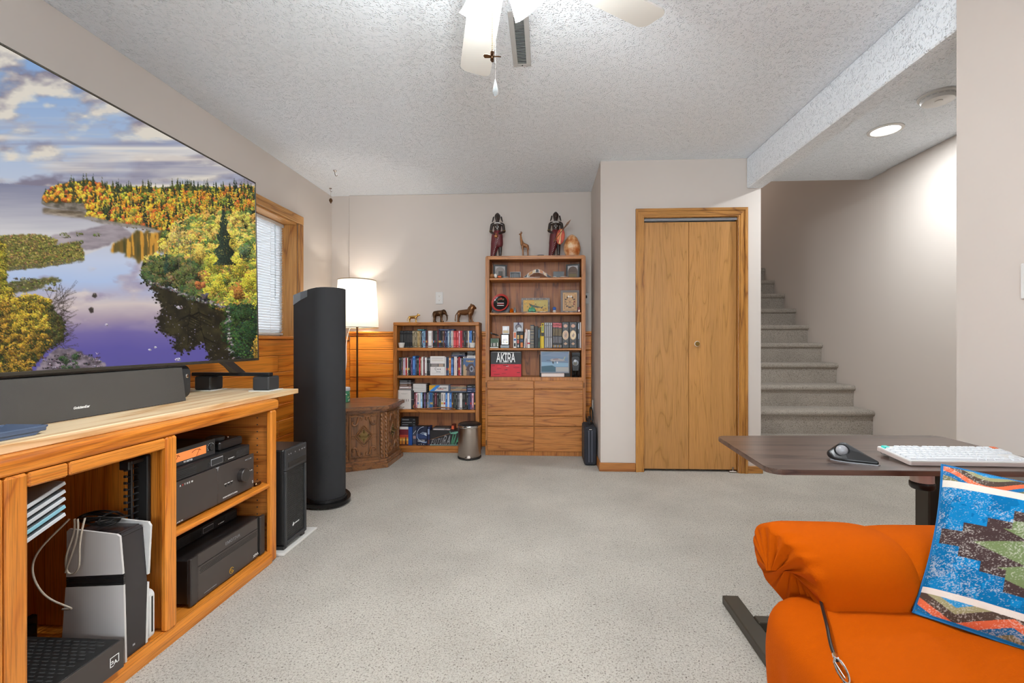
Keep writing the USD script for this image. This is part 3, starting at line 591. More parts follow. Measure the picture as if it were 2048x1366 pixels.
    for x, y in cand:
        if not rfp.contains(Point(x, y)): continue
        d = (y-300)/700
        if x < 1250 and y > 560: base = [(84, 96, 54), (104, 102, 58), (70, 88, 52), (120, 104, 64), (62, 82, 50)][rng.integers(5)]
        elif y < 560: base = [(166, 156, 66), (190, 170, 80), (196, 150, 70), (120, 132, 66), (208, 176, 70), (86, 112, 60)][rng.integers(6)]
        elif y < 860: base = [(176, 164, 56), (188, 174, 60), (132, 134, 54), (160, 116, 58), (98, 114, 52)][rng.integers(5)]
        else: base = [(46, 70, 40), (58, 84, 44), (40, 58, 40), (66, 90, 48), (34, 48, 34)][rng.integers(5)]
        tree(x, y, 26+20*d*rng.uniform(.4, 1), 24+16*d, base, 60, (3, 6.5), .35)
    for x, y, rx, ry, c in ((1120, 440, 80, 90, (178, 158, 96)), (1260, 520, 60, 90, (196, 168, 74)), (1350, 590, 64, 80, (186, 174, 58)), (1350, 730, 60, 70, (184, 170, 52)), (1430, 480, 60, 70, (188, 168, 60)), (1500, 600, 70, 110, (192, 176, 58)), (1560, 690, 60, 90, (196, 180, 50)), (1470, 760, 50, 60, (168, 112, 52)), (1255, 725, 34, 28, (186, 110, 62)), (1590, 1110, 46, 90, (176, 136, 52)), (1520, 910, 70, 60, (58, 82, 46)), (1560, 1000, 60, 70, (44, 70, 40)), (1530, 510, 40, 60, (96, 116, 80)), (1000, 620, 80, 40, (92, 100, 54)), (1150, 650, 80, 50, (100, 106, 58))):
        for _ in range(5): tree(x+rng.normal(0, rx*.3), y+rng.normal(0, ry*.3), rx*.6, ry*.6, c, 90, (2.5, 5.5), .45)
    for x in (1190, 1116, 1430, 1045): dots([(x+rng.normal(0, 1.5), y) for y in range(430, 640, 4)], [2]*60, [(120, 112, 96)]*60, .8)
    for _ in range(3): spruce(1400, 590, 385, 78, (50, 68, 54), 700)
    spruce(1040, 640, 130, 30, (50, 80, 66), 140); spruce(910, 330, 140, 26, (46, 64, 50), 120)
    for t in np.linspace(0, 1, 90):   # stones along the bank
        x, y = np.interp(t, [0, .4, .7, 1], [915, 1200, 1400, 1440]), np.interp(t, [0, .4, .7, 1], [690, 795, 850, 1160]); g = rng.uniform(90, 170); tree(x+rng.normal(0, 10), y+rng.normal(0, 6), 11, 7, (g, g*.95, g*.93), 8, (2.5, 5.5))
    tree(1275, 790, 30, 26, (84, 80, 86), 60, (4, 8))
    # left bank
    for p, c in (([(40, 705), (100, 690), (180, 680), (270, 670), (330, 660), (385, 692), (300, 702), (260, 740), (150, 760), (60, 762)], (112, 108, 62)),):
        put(np.asarray(c, float), soft(p, 2, 14, 19))
        for _ in range(90): tree(rng.uniform(50, 370), rng.uniform(672, 750), 12, 6, [(120, 122, 60), (104, 96, 78), (140, 132, 92), (92, 104, 44)][rng.integers(4)], 8, (2, 5))
    for _ in range(170):   # bare twigs
        x, y = rng.uniform(290, 400), rng.uniform(790, 1120); dx, dy = rng.uniform(-40, 120), rng.uniform(-110, 30)
        dots([(x+dx*t, y+dy*t) for t in np.linspace(0, 1, 22)], [1.6]*22, [(70, 60, 52)]*22, .55)
    put(mixc((92, 82, 92), (176, 160, 172), N(.02, .03, 91)*2-.5), soft([(190, 1270), (250, 1195), (330, 1115), (430, 1102), (530, 1145), (652, 1208), (640, 1236), (560, 1252), (400, 1275)], 1.5, 16, 23))
    for _ in range(70): tree(rng.uniform(260, 620), rng.uniform(1140, 1250), 16, 5, [(70, 62, 70), (60, 52, 54), (150, 138, 148)][rng.integers(3)], 8, (2, 5))
    for _ in range(30): tree(rng.uniform(370, 480), rng.uniform(1150, 1260), 16, 16, (62, 84, 54), 22, (2.5, 5))
    lb = Polygon([(-80, 440), (10, 440), (32, 480), (42, 620), (30, 700), (90, 790), (150, 778), (300, 800), (332, 880), (380, 930), (402, 1000), (380, 1062), (300, 1105), (200, 1205), (170, 1300), (-80, 1310)])
    put((58, 54, 26), soft(list(lb.exterior.coords), 2, 16, 25))
    for _ in range(1500):
        x, y = rng.uniform(-60, 400), rng.uniform(450, 1290)
        if not lb.contains(Point(x, y)): continue
        if x > 310: base = [(78, 78, 40), (64, 66, 38), (96, 90, 44)][rng.integers(3)]
        elif y > 1000 or (x < 60 and y > 830): base = [(158, 122, 40), (126, 104, 38), (184, 142, 46), (52, 62, 30)][rng.integers(4)]
        elif x < 60 and y < 760: base = [(150, 140, 40), (124, 122, 38), (172, 156, 50)][rng.integers(3)]
        else: base = [(196, 160, 46), (176, 146, 44), (206, 172, 60), (110, 104, 40)][rng.integers(4)]
        tree(x, y, 24, 20, base, 34, (2.2, 5), .35)
    for p in ([(570, 785), (580, 765), (597, 765), (603, 785), (590, 796)], [(547, 862), (565, 850), (580, 858), (579, 884), (560, 890)]): put((74, 66, 62), soft(p, .8)); dots([(p[1][0]+8, p[1][1]+6)], [5], [(140, 126, 116)])
    for x, y, w in ((1100, 1180, 20), (1115, 855, 22), (925, 1118, 8), (960, 1102, 8), (660, 962, 8)): tree(x, y, w, w*.45, (196, 186, 200), 24, (2, 5))
    R = np.clip(R, 0, 255)/255.; g = R.mean(-1, keepdims=True)
    return np.clip(g+(R-g)*.88, 0, 1)**1.12
TVX, TY0, TY1, TZ0, TZ1 = -1.545, .622, 2.325, .919, 1.877
def on_tilt(z): return TVX+.006-.018*(z-TZ0)/(TZ1-TZ0)
tv = thing('television', 'large thin-bezel television showing an autumn river landscape', 'television')
def slab(y0, y1, z0, z1, d0, d1, b=.002):
    m = box(d0, d1, y0, y1, z0, z1, b); v = np.array(m.vertices); v[:, 0] += np.vectorize(on_tilt)(v[:, 2]); return TM(v, m.faces)
obj('back_cover', cat(slab(TY0+.01, TY1-.01, TZ0+.01, TZ1-.01, -.022, -.004), slab(TY0+.3, TY1-.3, TZ0+.06, TZ0+.5, -.06, -.021, .01)), 'black_satin', tv)
obj('bezel', cat(slab(TY0, TY1, TZ0, TZ0+.013, -.02, .001), slab(TY0, TY1, TZ1-.008, TZ1, -.02, .001), slab(TY0, TY0+.008, TZ0+.013, TZ1-.008, -.02, .001), slab(TY1-.008, TY1, TZ0+.013, TZ1-.008, -.02, .001)), 'dark_metal', tv)
pic = picture()
ga = np.r_[np.linspace(0, .3, 110)[:-1], np.linspace(.3, 1, 560)]; gb = np.linspace(0, 1, 470)
A, B = np.meshgrid(ga, gb)
yy, zz = TY0+.008+A*(TY1-TY0-.016), TZ1-.008-B*(TZ1-TZ0-.021)
# the landscape on the screen is laid out in its own picture units, a plane-to-plane map of the panel
den = .0494*1.545+.99878*yy; ux = 1046+890*(-1.545*.99878+.0494*yy)/den; vy = 683-890*(zz-1.02)/den
px_, py_ = ux*3.1037, (vy-340)*3.1045
px_ = np.where(px_ < -60, -120-px_, px_)
gi, gj = np.clip((py_+1060)/2, 0, 1178), np.clip((px_+60)/2, 0, 848)
i0, j0 = gi.astype(int), gj.astype(int); fi, fj = (gi-i0)[..., None], (gj-j0)[..., None]
col = (pic[i0, j0]*(1-fi)*(1-fj)+pic[i0+1, j0]*fi*(1-fj)+pic[i0, j0+1]*(1-fi)*fj+pic[i0+1, j0+1]*fi*fj)
col = np.where(col < .04045, col/12.92, ((col+.055)/1.055)**2.4).reshape(-1, 3)
xx = TVX+.006-.018*(zz-TZ0)/(TZ1-TZ0)-.0012
n_, m_ = A.shape; idx = np.arange(n_*m_).reshape(n_, m_)
quads = np.stack([idx[:-1, :-1], idx[1:, :-1], idx[1:, 1:], idx[:-1, 1:]], -1).reshape(-1, 4)
obj('screen', (np.stack([xx, yy, zz], -1).reshape(-1, 3), quads), 'screen', tv, col=col, label='screen showing an autumn river landscape')
for yl in (.86, 2.085):
    yf = yl+.1 if yl > 1 else yl-.1
    lg = obj('leg', cat(prism([(yl-.03, TZ0+.03), (yl+.035, TZ0+.03), (yf+.028, .8625), (yf-.028, .8625)], 'x', -1.58, -1.565), prism([(yl-.03, TZ0+.002), (yl+.035, TZ0+.002), (yf+.028, .8625), (yf-.028, .8625)], 'x', -1.564, -1.535)), 'anodised_dark', tv)
    obj('foot', box(-1.79, -1.383, yf-.016, yf+.016, .8455 if yl > 1 else .773, .8625, .002), 'black_satin', lg)
for i, (x0, lb) in enumerate(((-1.452, 'black block on white pad under the front end of the television foot'), (-1.752, 'black block on white pad under the rear end of the television foot'))):
    k = thing('riser_block', lb, 'riser block')
    obj('pad', box(x0-.012, x0+.096, 2.128, 2.245, .772, .777, .001), 'white_board', k)
    obj('block', box(x0, x0+.084, 2.14, 2.232, .7772, .845, .006), 'charcoal', k)
    obj('felt', box(x0+.004, x0+.08, 2.144, 2.228, .8448, .8454, 0), 'black_matte', k)

# --- centre speaker and the tray at the frame's left edge
sp = thing('center_speaker', 'long grey grille centre speaker lying on the pine board', 'speaker')
gp_ = Polygon([(1.12, -1.545), (1.14, -1.52), (1.2, -1.508), (1.72, -1.508), (1.792, -1.512), (1.8, -1.53), (1.8, -1.56), (1.12, -1.56)])
gm = ext(gp_, .137); v = np.array(gm.vertices); gm = TM(np.stack([v[:, 1]-.018*v[:, 2]/.137+.01, v[:, 0], v[:, 2]+.7735], 1), gm.faces[:, ::-1])
obj('grille', gm, 'grille', sp)
obj('cabinet', prism(rr(-1.76, -1.553, .7722, .915, .014).intersection(sbox(-2, .772, -1.55, 1)), 'y', 1.13, 1.792), 'black_satin', sp, smooth=35)
obj('end_cap', prism(rr(-1.76, -1.556, .7722, .918, .035), 'y', 1.7925, 1.88), 'charcoal', sp, smooth=35)
obj('screw', tf(lathe([(.009, 0), (.009, .003), (.006, .004)], 14, ax='x'), None, (-1.557, 1.862, .87)), 'chrome', sp)
obj('logo', text('GoldenEar', .0075, (-1.5015, 1.345, .8035), (0, 1, 0), (0, 0, 1), bold=True, slant=.25), 'white_mark', sp)
ty = thing('plastic_tray', 'slate blue plastic tray at the left end of the pine board', 'tray')
obj('base', prism(Polygon([(1.03, .7725), (1.115, .7725), (1.145, .7905), (1.145, .7945), (1.11, .7805), (.78, .7805), (.78, .7725)]), 'x', -1.47, -1.35), 'slate_plastic', ty)
obj('rim', cat(box(-1.353, -1.347, .8, 1.14, .78, .794, .002), box(-1.473, -1.467, .8, 1.14, .78, .794, .002)), 'slate_plastic', ty)
obj('post', box(-1.44, -1.41, .98, 1.05, .7805, .815, .006), 'slate_plastic', ty)

# --- right bay: receiver, coolers, meter, controller, amplifier
def lettering(parent, name, s, h, o, m='white_mark', bold=False, width=None, **k): return obj(name, text(s, h, o, (0, 1, 0), (0, 0, 1), .0006, bold, width), m, parent, **k)
av = thing('av_receiver', 'wide dark receiver with round volume knob on the console shelf', 'receiver')
obj('body', box(-1.69, -1.31, 1.5, 1.922, .373, .518, .002), 'black_satin', av)
obj('faceplate', box(-1.3095, -1.3, 1.495, 1.705, .3725, .521, .0015), 'anodised', av)
obj('faceplate', box(-1.3095, -1.2995, 1.7055, 1.927, .3725, .521, .0015), 'anodised', av)
for y in (1.53, 1.89): obj('foot', lathe([(.018, .3642), (.018, .3725)], 16, (-1.34, y, 0)), 'black_matte', av)
obj('knob', lathe([(.0285, 0), (.0285, .018), (.026, .021), (.004, .021)], 36, (-1.2993, 1.846, .447), 'x'), 'anodised_dark', av, smooth=35)
obj('indicator', prism([(1.694, .5205), (1.716, .5205), (1.71, .514), (1.707, .503), (1.704, .514)], 'x', -1.3, -1.2988), 'lens_grey', av)
for i, ch in enumerate('ANTHEM'): lettering(av, 'lettering', ch, .0065, (-1.2998, 1.522+.0105*i, .5015), 'red_mark' if i == 1 else 'white_mark', True)
for i in range(3): obj('button', lathe([(.003, 0), (.003, .003), (.001, .0035)], 10, (-1.2993, 1.75+.018*i, .432+.001*i), 'x'), 'black_satin', av)
obj('button_marks', cat(*[box(-1.2996, -1.299, 1.744+.018*i, 1.756+.018*i, .439, .4415, 0) for i in range(3)]+[box(-1.2996, -1.299, 1.882+.013*i, 1.889+.013*i, .449, .4525, 0) for i in range(3)]), 'white_mark', av)
lettering(av, 'lettering', 'MRX 1140', .006, (-1.2994, 1.868, .502), 'lens_grey')
lettering(av, 'lettering', 'ROON HDMI DTS Dolby', .0055, (-1.2994, 1.735, .3845))
lettering(av, 'lettering', 'AVM 70', .005, (-1.2998, 1.51, .3765)); lettering(av, 'lettering', '5', .012, (-1.2994, 1.913, .391))
def cooler(label, x, y0, y1, z0, z1):
    c = thing('cooling_fan', label, 'cooling fan')
    obj('body', box(x-.34, x, y0, y1, z0, z1, .002), 'black_satin', c)
    L = y1-y0
    for a, b in ((.02, .3), (.8, .98)): obj('louvres', cat(*[box(x-.0002, x+.0015, y0+L*a, y0+L*b, z0+.006+.0062*i, z0+.0085+.0062*i, 0) for i in range(int((z1-z0-.008)/.0062))]), 'charcoal', c, kind='stuff')
    d = obj('display', box(x-.0002, x+.0012, y0+L*.47, y0+L*.62, z0+.009, z1-.008, .0004), 'lens_grey', c)
    obj('display_glass', box(x+.0011, x+.0017, y0+L*.475, y0+L*.615, z0+.011, z1-.0115, 0), 'charcoal', d)
    for q in (.44, .645): obj('button', cat(*[box(x-.0002, x+.0012, y0+L*q, y0+L*q+.006, z0+.01+.01*i, z0+.016+.01*i, 0) for i in range(2)]), 'charcoal', c)
    lettering(c, 'lettering', 'AC INFINITY', .0045, (x+.0001, y0+L*.69, z0+.011), width=.036)
cooler('slim cooling unit with grey display on top of the wide receiver', -1.305, 1.475, 1.906, .5225, .566)
vu = thing('meter_unit', 'small black audio unit with glowing orange level meter', 'audio meter')
obj('body', box(-1.52, -1.335, 1.48, 1.73, .5672, .628, .003), 'black_satin', vu)
obj('faceplate', box(-1.3345, -1.33, 1.478, 1.733, .567, .6295, .001), 'charcoal', vu)
g = obj('meter', box(-1.33, -1.3288, 1.49, 1.684, .582, .614, .0004), 'vu_orange', vu, label='glowing orange meter window')
def arc(c, r, a0, a1, t=.0008): return LineString([(c[0]+r*math.cos(math.radians(a)), c[1]+r*math.sin(math.radians(a))) for a in np.linspace(a0, a1, 14)]).buffer(t)
obj('scale', cat(*[prism(arc((c, .57), .038, 55, 125), 'x', -1.3288, -1.3283) for c in (1.535, 1.635)]+[prism(LineString([(c, .584), (c+.016, .609)]).buffer(.0006), 'x', -1.3288, -1.3283) for c in (1.535, 1.635)]), 'bronze_dark', g)
obj('dial', lathe([(.0125, 0), (.0125, .006), (.01, .008)], 22, (-1.33, 1.709, .6), 'x'), 'black_satin', vu, smooth=35)
obj('dial_marks', cat(*[box(-1.33, -1.3294, 1.709+.0165*math.cos(t)-.001, 1.709+.0165*math.cos(t)+.001, .6+.0165*math.sin(t)-.001, .6+.0165*math.sin(t)+.001, 0) for t in np.linspace(-.6, PI+.6, 11)]), 'white_mark', vu)
lettering(vu, 'lettering', 'VU METER', .006, (-1.3299, 1.575, .5725), bold=True)
bx2 = thing('control_box', 'little black control box with a dial on top beside the meter', 'control box')
obj('body', box(-1.44, -1.335, 1.765, 1.905, .5675, .604, .006), 'black_satin', bx2)
obj('dial', lathe([(.032, .6042), (.034, .608), (.033, .619), (.028, .622)], 30, (-1.385, 1.805, 0)), 'charcoal', bx2, smooth=35)
for y in (1.775, 1.865): obj('stud', sphere((-1.375, y, .6055), .005, 2), 'chrome', bx2)
rm = thing('remote_control', 'dark slim remote lying on the console shelf beside the receiver', 'remote')
obj('body', box(-1.42, -1.3, 1.945, 1.985, .3645, .38, .005), 'bronze_dark', rm); obj('edge', box(-1.42, -1.302, 1.947, 1.983, .3802, .3825, .001), 'walnut_x', rm)

amp = thing('power_amplifier', 'heavy dark power amplifier at the bottom of the console', 'amplifier')
obj('body', box(-1.7, -1.297, 1.556, 1.976, .062, .222, .003), 'black_satin', amp)
obj('faceplate', box(-1.2965, -1.285, 1.588, 1.932, .056, .182, .0015), 'anodised', amp)
obj('upper_faceplate', box(-1.2965, -1.2855, 1.588, 1.932, .1835, .229, .0015), 'anodised', amp)
obj('end_rail', box(-1.2965, -1.282, 1.552, 1.586, .055, .229, .003), 'anodised_dark', amp)
obj('end_rail', box(-1.2965, -1.282, 1.946, 1.98, .055, .229, .003), 'anodised_dark', amp)
obj('end_gap', box(-1.2965, -1.29, 1.9325, 1.9455, .056, .2285, 0), 'black_matte', amp)
for y in (1.6, 1.94): obj('foot', lathe([(.018, .0504), (.018, .062)], 14, (-1.36, y, 0)), 'black_matte', amp)
obj('vent_slots', cat(*[tf(box(-1.2852, -1.2846, -.0024, .0024, -.0012, .0012, 0), None, (0, 1.6+.0068*i+(.0034 if j % 2 else 0), .155+.006*j)) for i in range(48) for j in range(4)]), 'black_matte', amp, kind='stuff')
lettering(amp, 'lettering', 'EMOTIVA', .012, (-1.2853, 1.73, .1985), 'lens_grey', width=.086); lettering(amp, 'lettering', 'XPA', .0115, (-1.2848, 1.9, .066), 'white_mark', width=.036)
obj('power_ring', cat(prism(Point(1.765, .081).buffer(.0125).difference(Point(1.765, .081).buffer(.0105)).difference(sbox(1.772, .077, 1.79, .085)), 'x', -1.285, -1.2838), prism(Point(1.765, .081).buffer(.0055).difference(Point(1.765, .081).buffer(.004)), 'x', -1.285, -1.2838)), 'gold_mark', amp)
lettering(amp, 'lettering', 'DIFFERENTIAL REFERENCE', .0035, (-1.2848, 1.618, .068), 'lens_grey')
cooler('slim cooling unit in the shadow on top of the power amplifier', -1.4, 1.575, 1.96, .2225, .262)

# --- left bay: games console, set-top box, disc racks and discs, cables
ps = thing('game_console', 'upright white and black game console in the left bay', 'game console')
def pan(y0, y1, pts): return prism(pts, 'y', y0, y1)
lo = [(-1.468, .056), (-1.262, .052), (-1.268, .286), (-1.452, .274)]; up = [(-1.45, .306), (-1.27, .319), (-1.28, .432), (-1.29, .438), (-1.44, .452), (-1.448, .444)]
sh_ = lambda pts, d: [(x+d, z) for x, z in pts]
obj('side_panel', pan(1.279, 1.285, lo), 'ps_white', ps); obj('side_panel', pan(1.279, 1.285, up), 'ps_white', ps)
obj('side_stripe', cat(*[pan(1.28+.0006*(i % 2), 1.286, [(-1.451, .2745+.0079*i), (-1.2685, .2867+.0079*i), (-1.2687, .2867+.0079*(i+1)-.001), (-1.4508, .2745+.0079*(i+1)-.001)]) for i in range(4)]), 'black_satin', ps)
obj('core', prism(Polygon([(-1.46, .051), (-1.278, .051), (-1.272, .25), (-1.286, .425), (-1.3, .437), (-1.44, .437)]), 'y', 1.2865, 1.363), 'ps_core', ps)
obj('core_lip', box(-1.297, -1.283, 1.288, 1.362, .422, .436, .005), 'ps_core', ps)
obj('port_marks', cat(*[box(-1.2775+.0002*i, -1.2765+.0002*i, 1.318, 1.326, z, z+.006, 0) for i, z in enumerate((.075, .115, .128, .145))]), 'lens_grey', ps)
obj('side_panel', pan(1.364, 1.371, sh_([(-1.452, .268), (-1.27, .274), (-1.262, .43), (-1.27, .442), (-1.44, .456), (-1.448, .448)], .0)), 'white_plastic', ps)
obj('side_panel', pan(1.364, 1.371, [(-1.468, .056), (-1.277, .053), (-1.272, .248), (-1.452, .242)]), 'white_plastic', ps)
dc = obj('disc_drive', prism(rr(-1.42, -1.272, .056, .215, .02), 'y', 1.3715, 1.39), 'white_plastic', ps)
obj('disc_slot', box(-1.2725, -1.2715, 1.379, 1.384, .08, .195, 0), 'black_matte', dc)
sb = thing('media_box', 'low perforated black media box with white emblem on the console floor', 'media box')
obj('body', box(-1.6, -1.248, 1.034, 1.253, .0605, .142, .003), 'black_matte', sb)
obj('faceplate', box(-1.2478, -1.242, 1.032, 1.255, .06, .1435, .001), 'anodised', sb)
obj('vent_slots', cat(*[box(-1.56+.026*i+(.013 if j % 2 else 0), -1.545+.026*i+(.013 if j % 2 else 0), 1.045+.0135*j, 1.0495+.0135*j, .1419, .1424, 0) for i in range(11) for j in range(15)]), 'vent_hole', sb, kind='stuff')
for x in (-1.57, -1.27): obj('foot', lathe([(.012, .0503), (.012, .061)], 12, (x, 1.22, 0)), 'black_matte', sb)
ln = lambda p, t=.0009: LineString(p).buffer(t, cap_style='square')
obj('emblem', prism(shapely.union_all([ln([(1.213, .092), (1.213, .112), (1.238, .112), (1.238, .09), (1.236, .09)]), ln([(1.213, .1), (1.221, .1), (1.221, .094), (1.213, .094), (1.213, .086), (1.222, .086)]), ln([(1.2245, .089), (1.2285, .099), (1.233, .089)]), ln([(1.226, .092), (1.2315, .092)])]), 'x', -1.242, -1.2412), 'white_mark', sb)
ad = thing('black_adapter', 'small black upright adapter behind the left end of the media box', 'adapter')
obj('body', box(-1.62, -1.6, 1.27, 1.33, .0505, .16, .004), 'black_satin', ad); obj('plug', box(-1.6, -1.585, 1.285, 1.315, .11, .14, .003), 'black_matte', ad)

rk = thing('disc_rack', 'empty black disc rack with prongs fixed against the console divider', 'disc rack')
obj('spine', box(-1.375, -1.325, 1.421, 1.4365, .24, .64, .003), 'black_matte', rk)
obj('post', box(-1.365, -1.35, 1.39, 1.398, .3, .635, .002), 'black_satin', rk)
obj('top_hook', cat(box(-1.37, -1.335, 1.375, 1.421, .62, .634, .003), box(-1.37, -1.335, 1.365, 1.375, .605, .634, .003)), 'black_satin', rk)
for i in range(15): obj('prong', cat(box(-1.363, -1.353, 1.376, 1.4205, .302+.0212*i, .3055+.0212*i, .001), box(-1.363, -1.353, 1.374, 1.379, .302+.0212*i, .3105+.0212*i, .001)), 'black_satin', rk)
rk = thing('disc_rack', 'black disc rack at the left of the bay holding tilted clear cases', 'disc rack')
obj('spine', box(-1.47, -1.325, .981, .9985, .2, .64, .003), 'black_matte', rk)
for i in range(12): obj('prong', tf(box(-1.46, -1.345, 0, .06, -.0015, .0015, .0005), RX(20.6), (0, .999, .3155+.0213*i)), 'black_satin', rk)
tilt = 20.6
for i, (z, m, lb) in enumerate(((.579, 'case_clear', 'clear disc case, topmost of the five tilted cases'), (.557, 'case_clear', 'clear pinkish disc case, second from the top of the tilted cases'), (.5365, 'case_clear', 'clear disc case in the middle of the five tilted cases'), (.515, 'case_teal', 'teal disc case, fourth of the five tilted cases'), (.494, 'case_clear', 'clear disc case, lowest of the five tilted cases'))):
    c = thing('disc_case', lb, 'disc case', 'tilted disc cases in the left bay')
    f = lambda mm: tf(mm, RX(tilt), (0, 1.008, z))
    obj('shell', f(cat(box(-1.425, -1.302, .012, .15, 0, .0016, .0004), box(-1.425, -1.302, .012, .15, .0086, .0102, .0004), box(-1.425, -1.302, .1485, .15, .0017, .0085, .0004))), 'glass_clear', c)
    obj('spine_edge', f(box(-1.304, -1.3005, .012, .15, 0, .0102, .0012)), 'teal_edge_highlight' if i == 3 else 'case_edge_highlight', c)  # strip coloured pale as the bright highlight on the case edge
    obj('insert', f(box(-1.423, -1.306, .014, .147, .0018, .0083, 0)), ('black_matte', 'charcoal', 'black_matte', 'charcoal', 'anodised')[i], c)
cb = thing('audio_cable', 'beige looped cable hanging over the games console', 'cable')
loops = [[(-1.395, 1.262, .49), (-1.392, 1.258, .44), (-1.408, 1.255, .38), (-1.43, 1.26, .33)], [(-1.405, 1.262, .49), (-1.41, 1.256, .42), (-1.425, 1.256, .36), (-1.42, 1.262, .325), (-1.4, 1.26, .33), (-1.382, 1.256, .39), (-1.378, 1.258, .45), (-1.38, 1.27, .49)], [(-1.42, 1.262, .49), (-1.45, 1.23, .44), (-1.478, 1.215, .38), (-1.47, 1.22, .31), (-1.44, 1.235, .26), (-1.4, 1.245, .235), (-1.44, 1.26, .22)]]
for l in loops: obj('strand', tube(spline(l, 30), .0028, 7), 'grey_cord', cb, smooth=60)
cb = thing('coiled_cord', 'black coiled cord lying on top of the games console', 'cord')
for q in range(5):
    a = np.linspace(0, 2*PI, 26)[:-1]; obj('coil', tube([(-1.385+(.055+.004*q)*math.cos(t), 1.325+(.026+.002*(q % 3))*math.sin(t), .459+.004*q+.005*math.sin(2*t+q)) for t in a], .003, 6, True), 'black_cord', cb, smooth=60)
obj('tie', tube([(-1.36, 1.325+.034*math.cos(t), .468+.016*math.sin(t)) for t in np.linspace(0, 2*PI, 16)[:-1]], .003, 6, True), 'black_cord', cb)

# ---------------------------------------------------------------- computer tower and tower speaker
mt = obj('floor_board', box(-1.75, -1.236, 2.052, 2.36, .0005, .012, .002), 'white_board', label='thin white board under the black computer tower', cat_='board')
pcx = thing('computer_tower', 'black mesh-front computer tower beside the media console', 'computer')
obj('case', box(-1.7, -1.262, 2.088, 2.279, .03, .494, .005), 'black_satin', pcx)
obj('side_panel', box(-1.69, -1.27, 2.0855, 2.0885, .04, .488, .001), 'black_matte', pcx)
fp = obj('front_panel', cat(box(-1.262, -1.25, 2.088, 2.279, .39, .494, .004), box(-1.262, -1.25, 2.088, 2.104, .03, .389, .003), box(-1.262, -1.25, 2.262, 2.279, .03, .389, .003), box(-1.262, -1.25, 2.105, 2.261, .03, .05, .003)), 'charcoal', pcx)
obj('mesh_grille', cat(box(-1.261, -1.257, 2.105, 2.261, .0505, .388, .0005), *[tf(tf(box(0, .0016, -.003, .003, -.003, .003, 0), RX(45)), None, (-1.2572, 2.114+.0104*i+(.0052 if j % 2 else 0), .06+.0104*j)) for i in range(14) for j in range(31)]), 'black_satin', fp, kind='stuff')
obj('drive_bay', cat(box(-1.2502, -1.2485, 2.11, 2.262, .405, .43, .0006)), 'black_satin', pcx)
obj('seam', cat(box(-1.2503, -1.2496, 2.094, 2.274, .4545, .4558, 0), box(-1.2503, -1.2496, 2.094, 2.274, .391, .393, 0)), 'black_matte', pcx)
for i, y in enumerate((2.112, 2.13, 2.168, 2.205, 2.228, 2.25)): obj('port', box(-1.2502, -1.2492, y, y+(.006 if i < 4 else .012), .466, .472, 0), 'lens_grey', pcx)
for x in (-1.29, -1.66):
    for y in (2.1, 2.262): obj('foot', prism([(y-.012, .0125), (y+.012, .0125), (y+.015, .03), (y-.015, .03)], 'x', x-.03, x+.03), 'black_satin', pcx)
obj('emblem', prism(shapely.union_all([Polygon([(2.158, .1), (2.168, .112), (2.166, .118), (2.161, .113), (2.157, .106)]), Polygon([(2.163, .1), (2.172, .109), (2.171, .113), (2.166, .107)])]), 'x', -1.2565, -1.2545), 'white_mark', pcx)
obj('lettering', text('CORSAIR', .0065, (-1.2553, 2.175, .106), (0, 1, 0), (0, 0, 1), bold=True), 'white_mark', pcx)

PHI = -35
ts = thing('tower_speaker', 'tall black cloth-covered tower speaker standing left of the floor lamp', 'speaker', loc=(-1.465, 2.815, 0), rz=PHI)
half = [(.215, 0), (.212, .035), (.2, .062), (.18, .083), (.15, .096), (.1, .1), (-.05, .092), (-.19, .07), (-.21, .062)]
bp_ = Polygon(half+[(x, -y) for x, y in half[::-1]])
def prof_loft(poly, z0, z1, cut):   # slanted top
    m = ext(poly, 1.); v = np.array(m.vertices); t = v[:, 2]; v[:, 2] = np.where(t > .5, z1+cut*v[:, 0], z0); return TM(v, m.faces)
obj('cloth_body', prof_loft(bp_, .035, 1.335, .055), 'black_fabric', ts, smooth=25)
m = ext(bp_.buffer(.002).intersection(sbox(-.3, -.2, .05, .2)), 1.); v = np.array(m.vertices); v[:, 2] = np.where(v[:, 2] > .5, 1.338+.055*v[:, 0], 1.3+.16*(v[:, 0]-.05)); obj('top_cap', TM(v, m.faces), 'black_gloss', ts)
m = ext(bp_.buffer(-.0005).intersection(sbox(.049, -.2, .3, .2)), 1.); v = np.array(m.vertices); v[:, 2] = np.where(v[:, 2] > .5, 1.341+.055*v[:, 0], 1.3325+.055*v[:, 0]); obj('top_cloth', TM(v, m.faces), 'black_fabric', ts)
obj('base_plate', prism(Polygon([(.26*math.cos(t)-.0, .165*math.sin(t)) for t in np.linspace(0, 2*PI, 49)[:-1]]), 'z', .012, .034), 'black_gloss', ts, smooth=35)
for a in (40, 140, 220, 320): obj('spike', lathe([(.003, .0008), (.012, .0115), (.012, .0125)], 12, (.2*math.cos(math.radians(a)), .13*math.sin(math.radians(a)), 0)), 'chrome', ts)
obj('plinth', prism(bp_.buffer(.008), 'z', .034, .05), 'black_satin', ts, smooth=30)

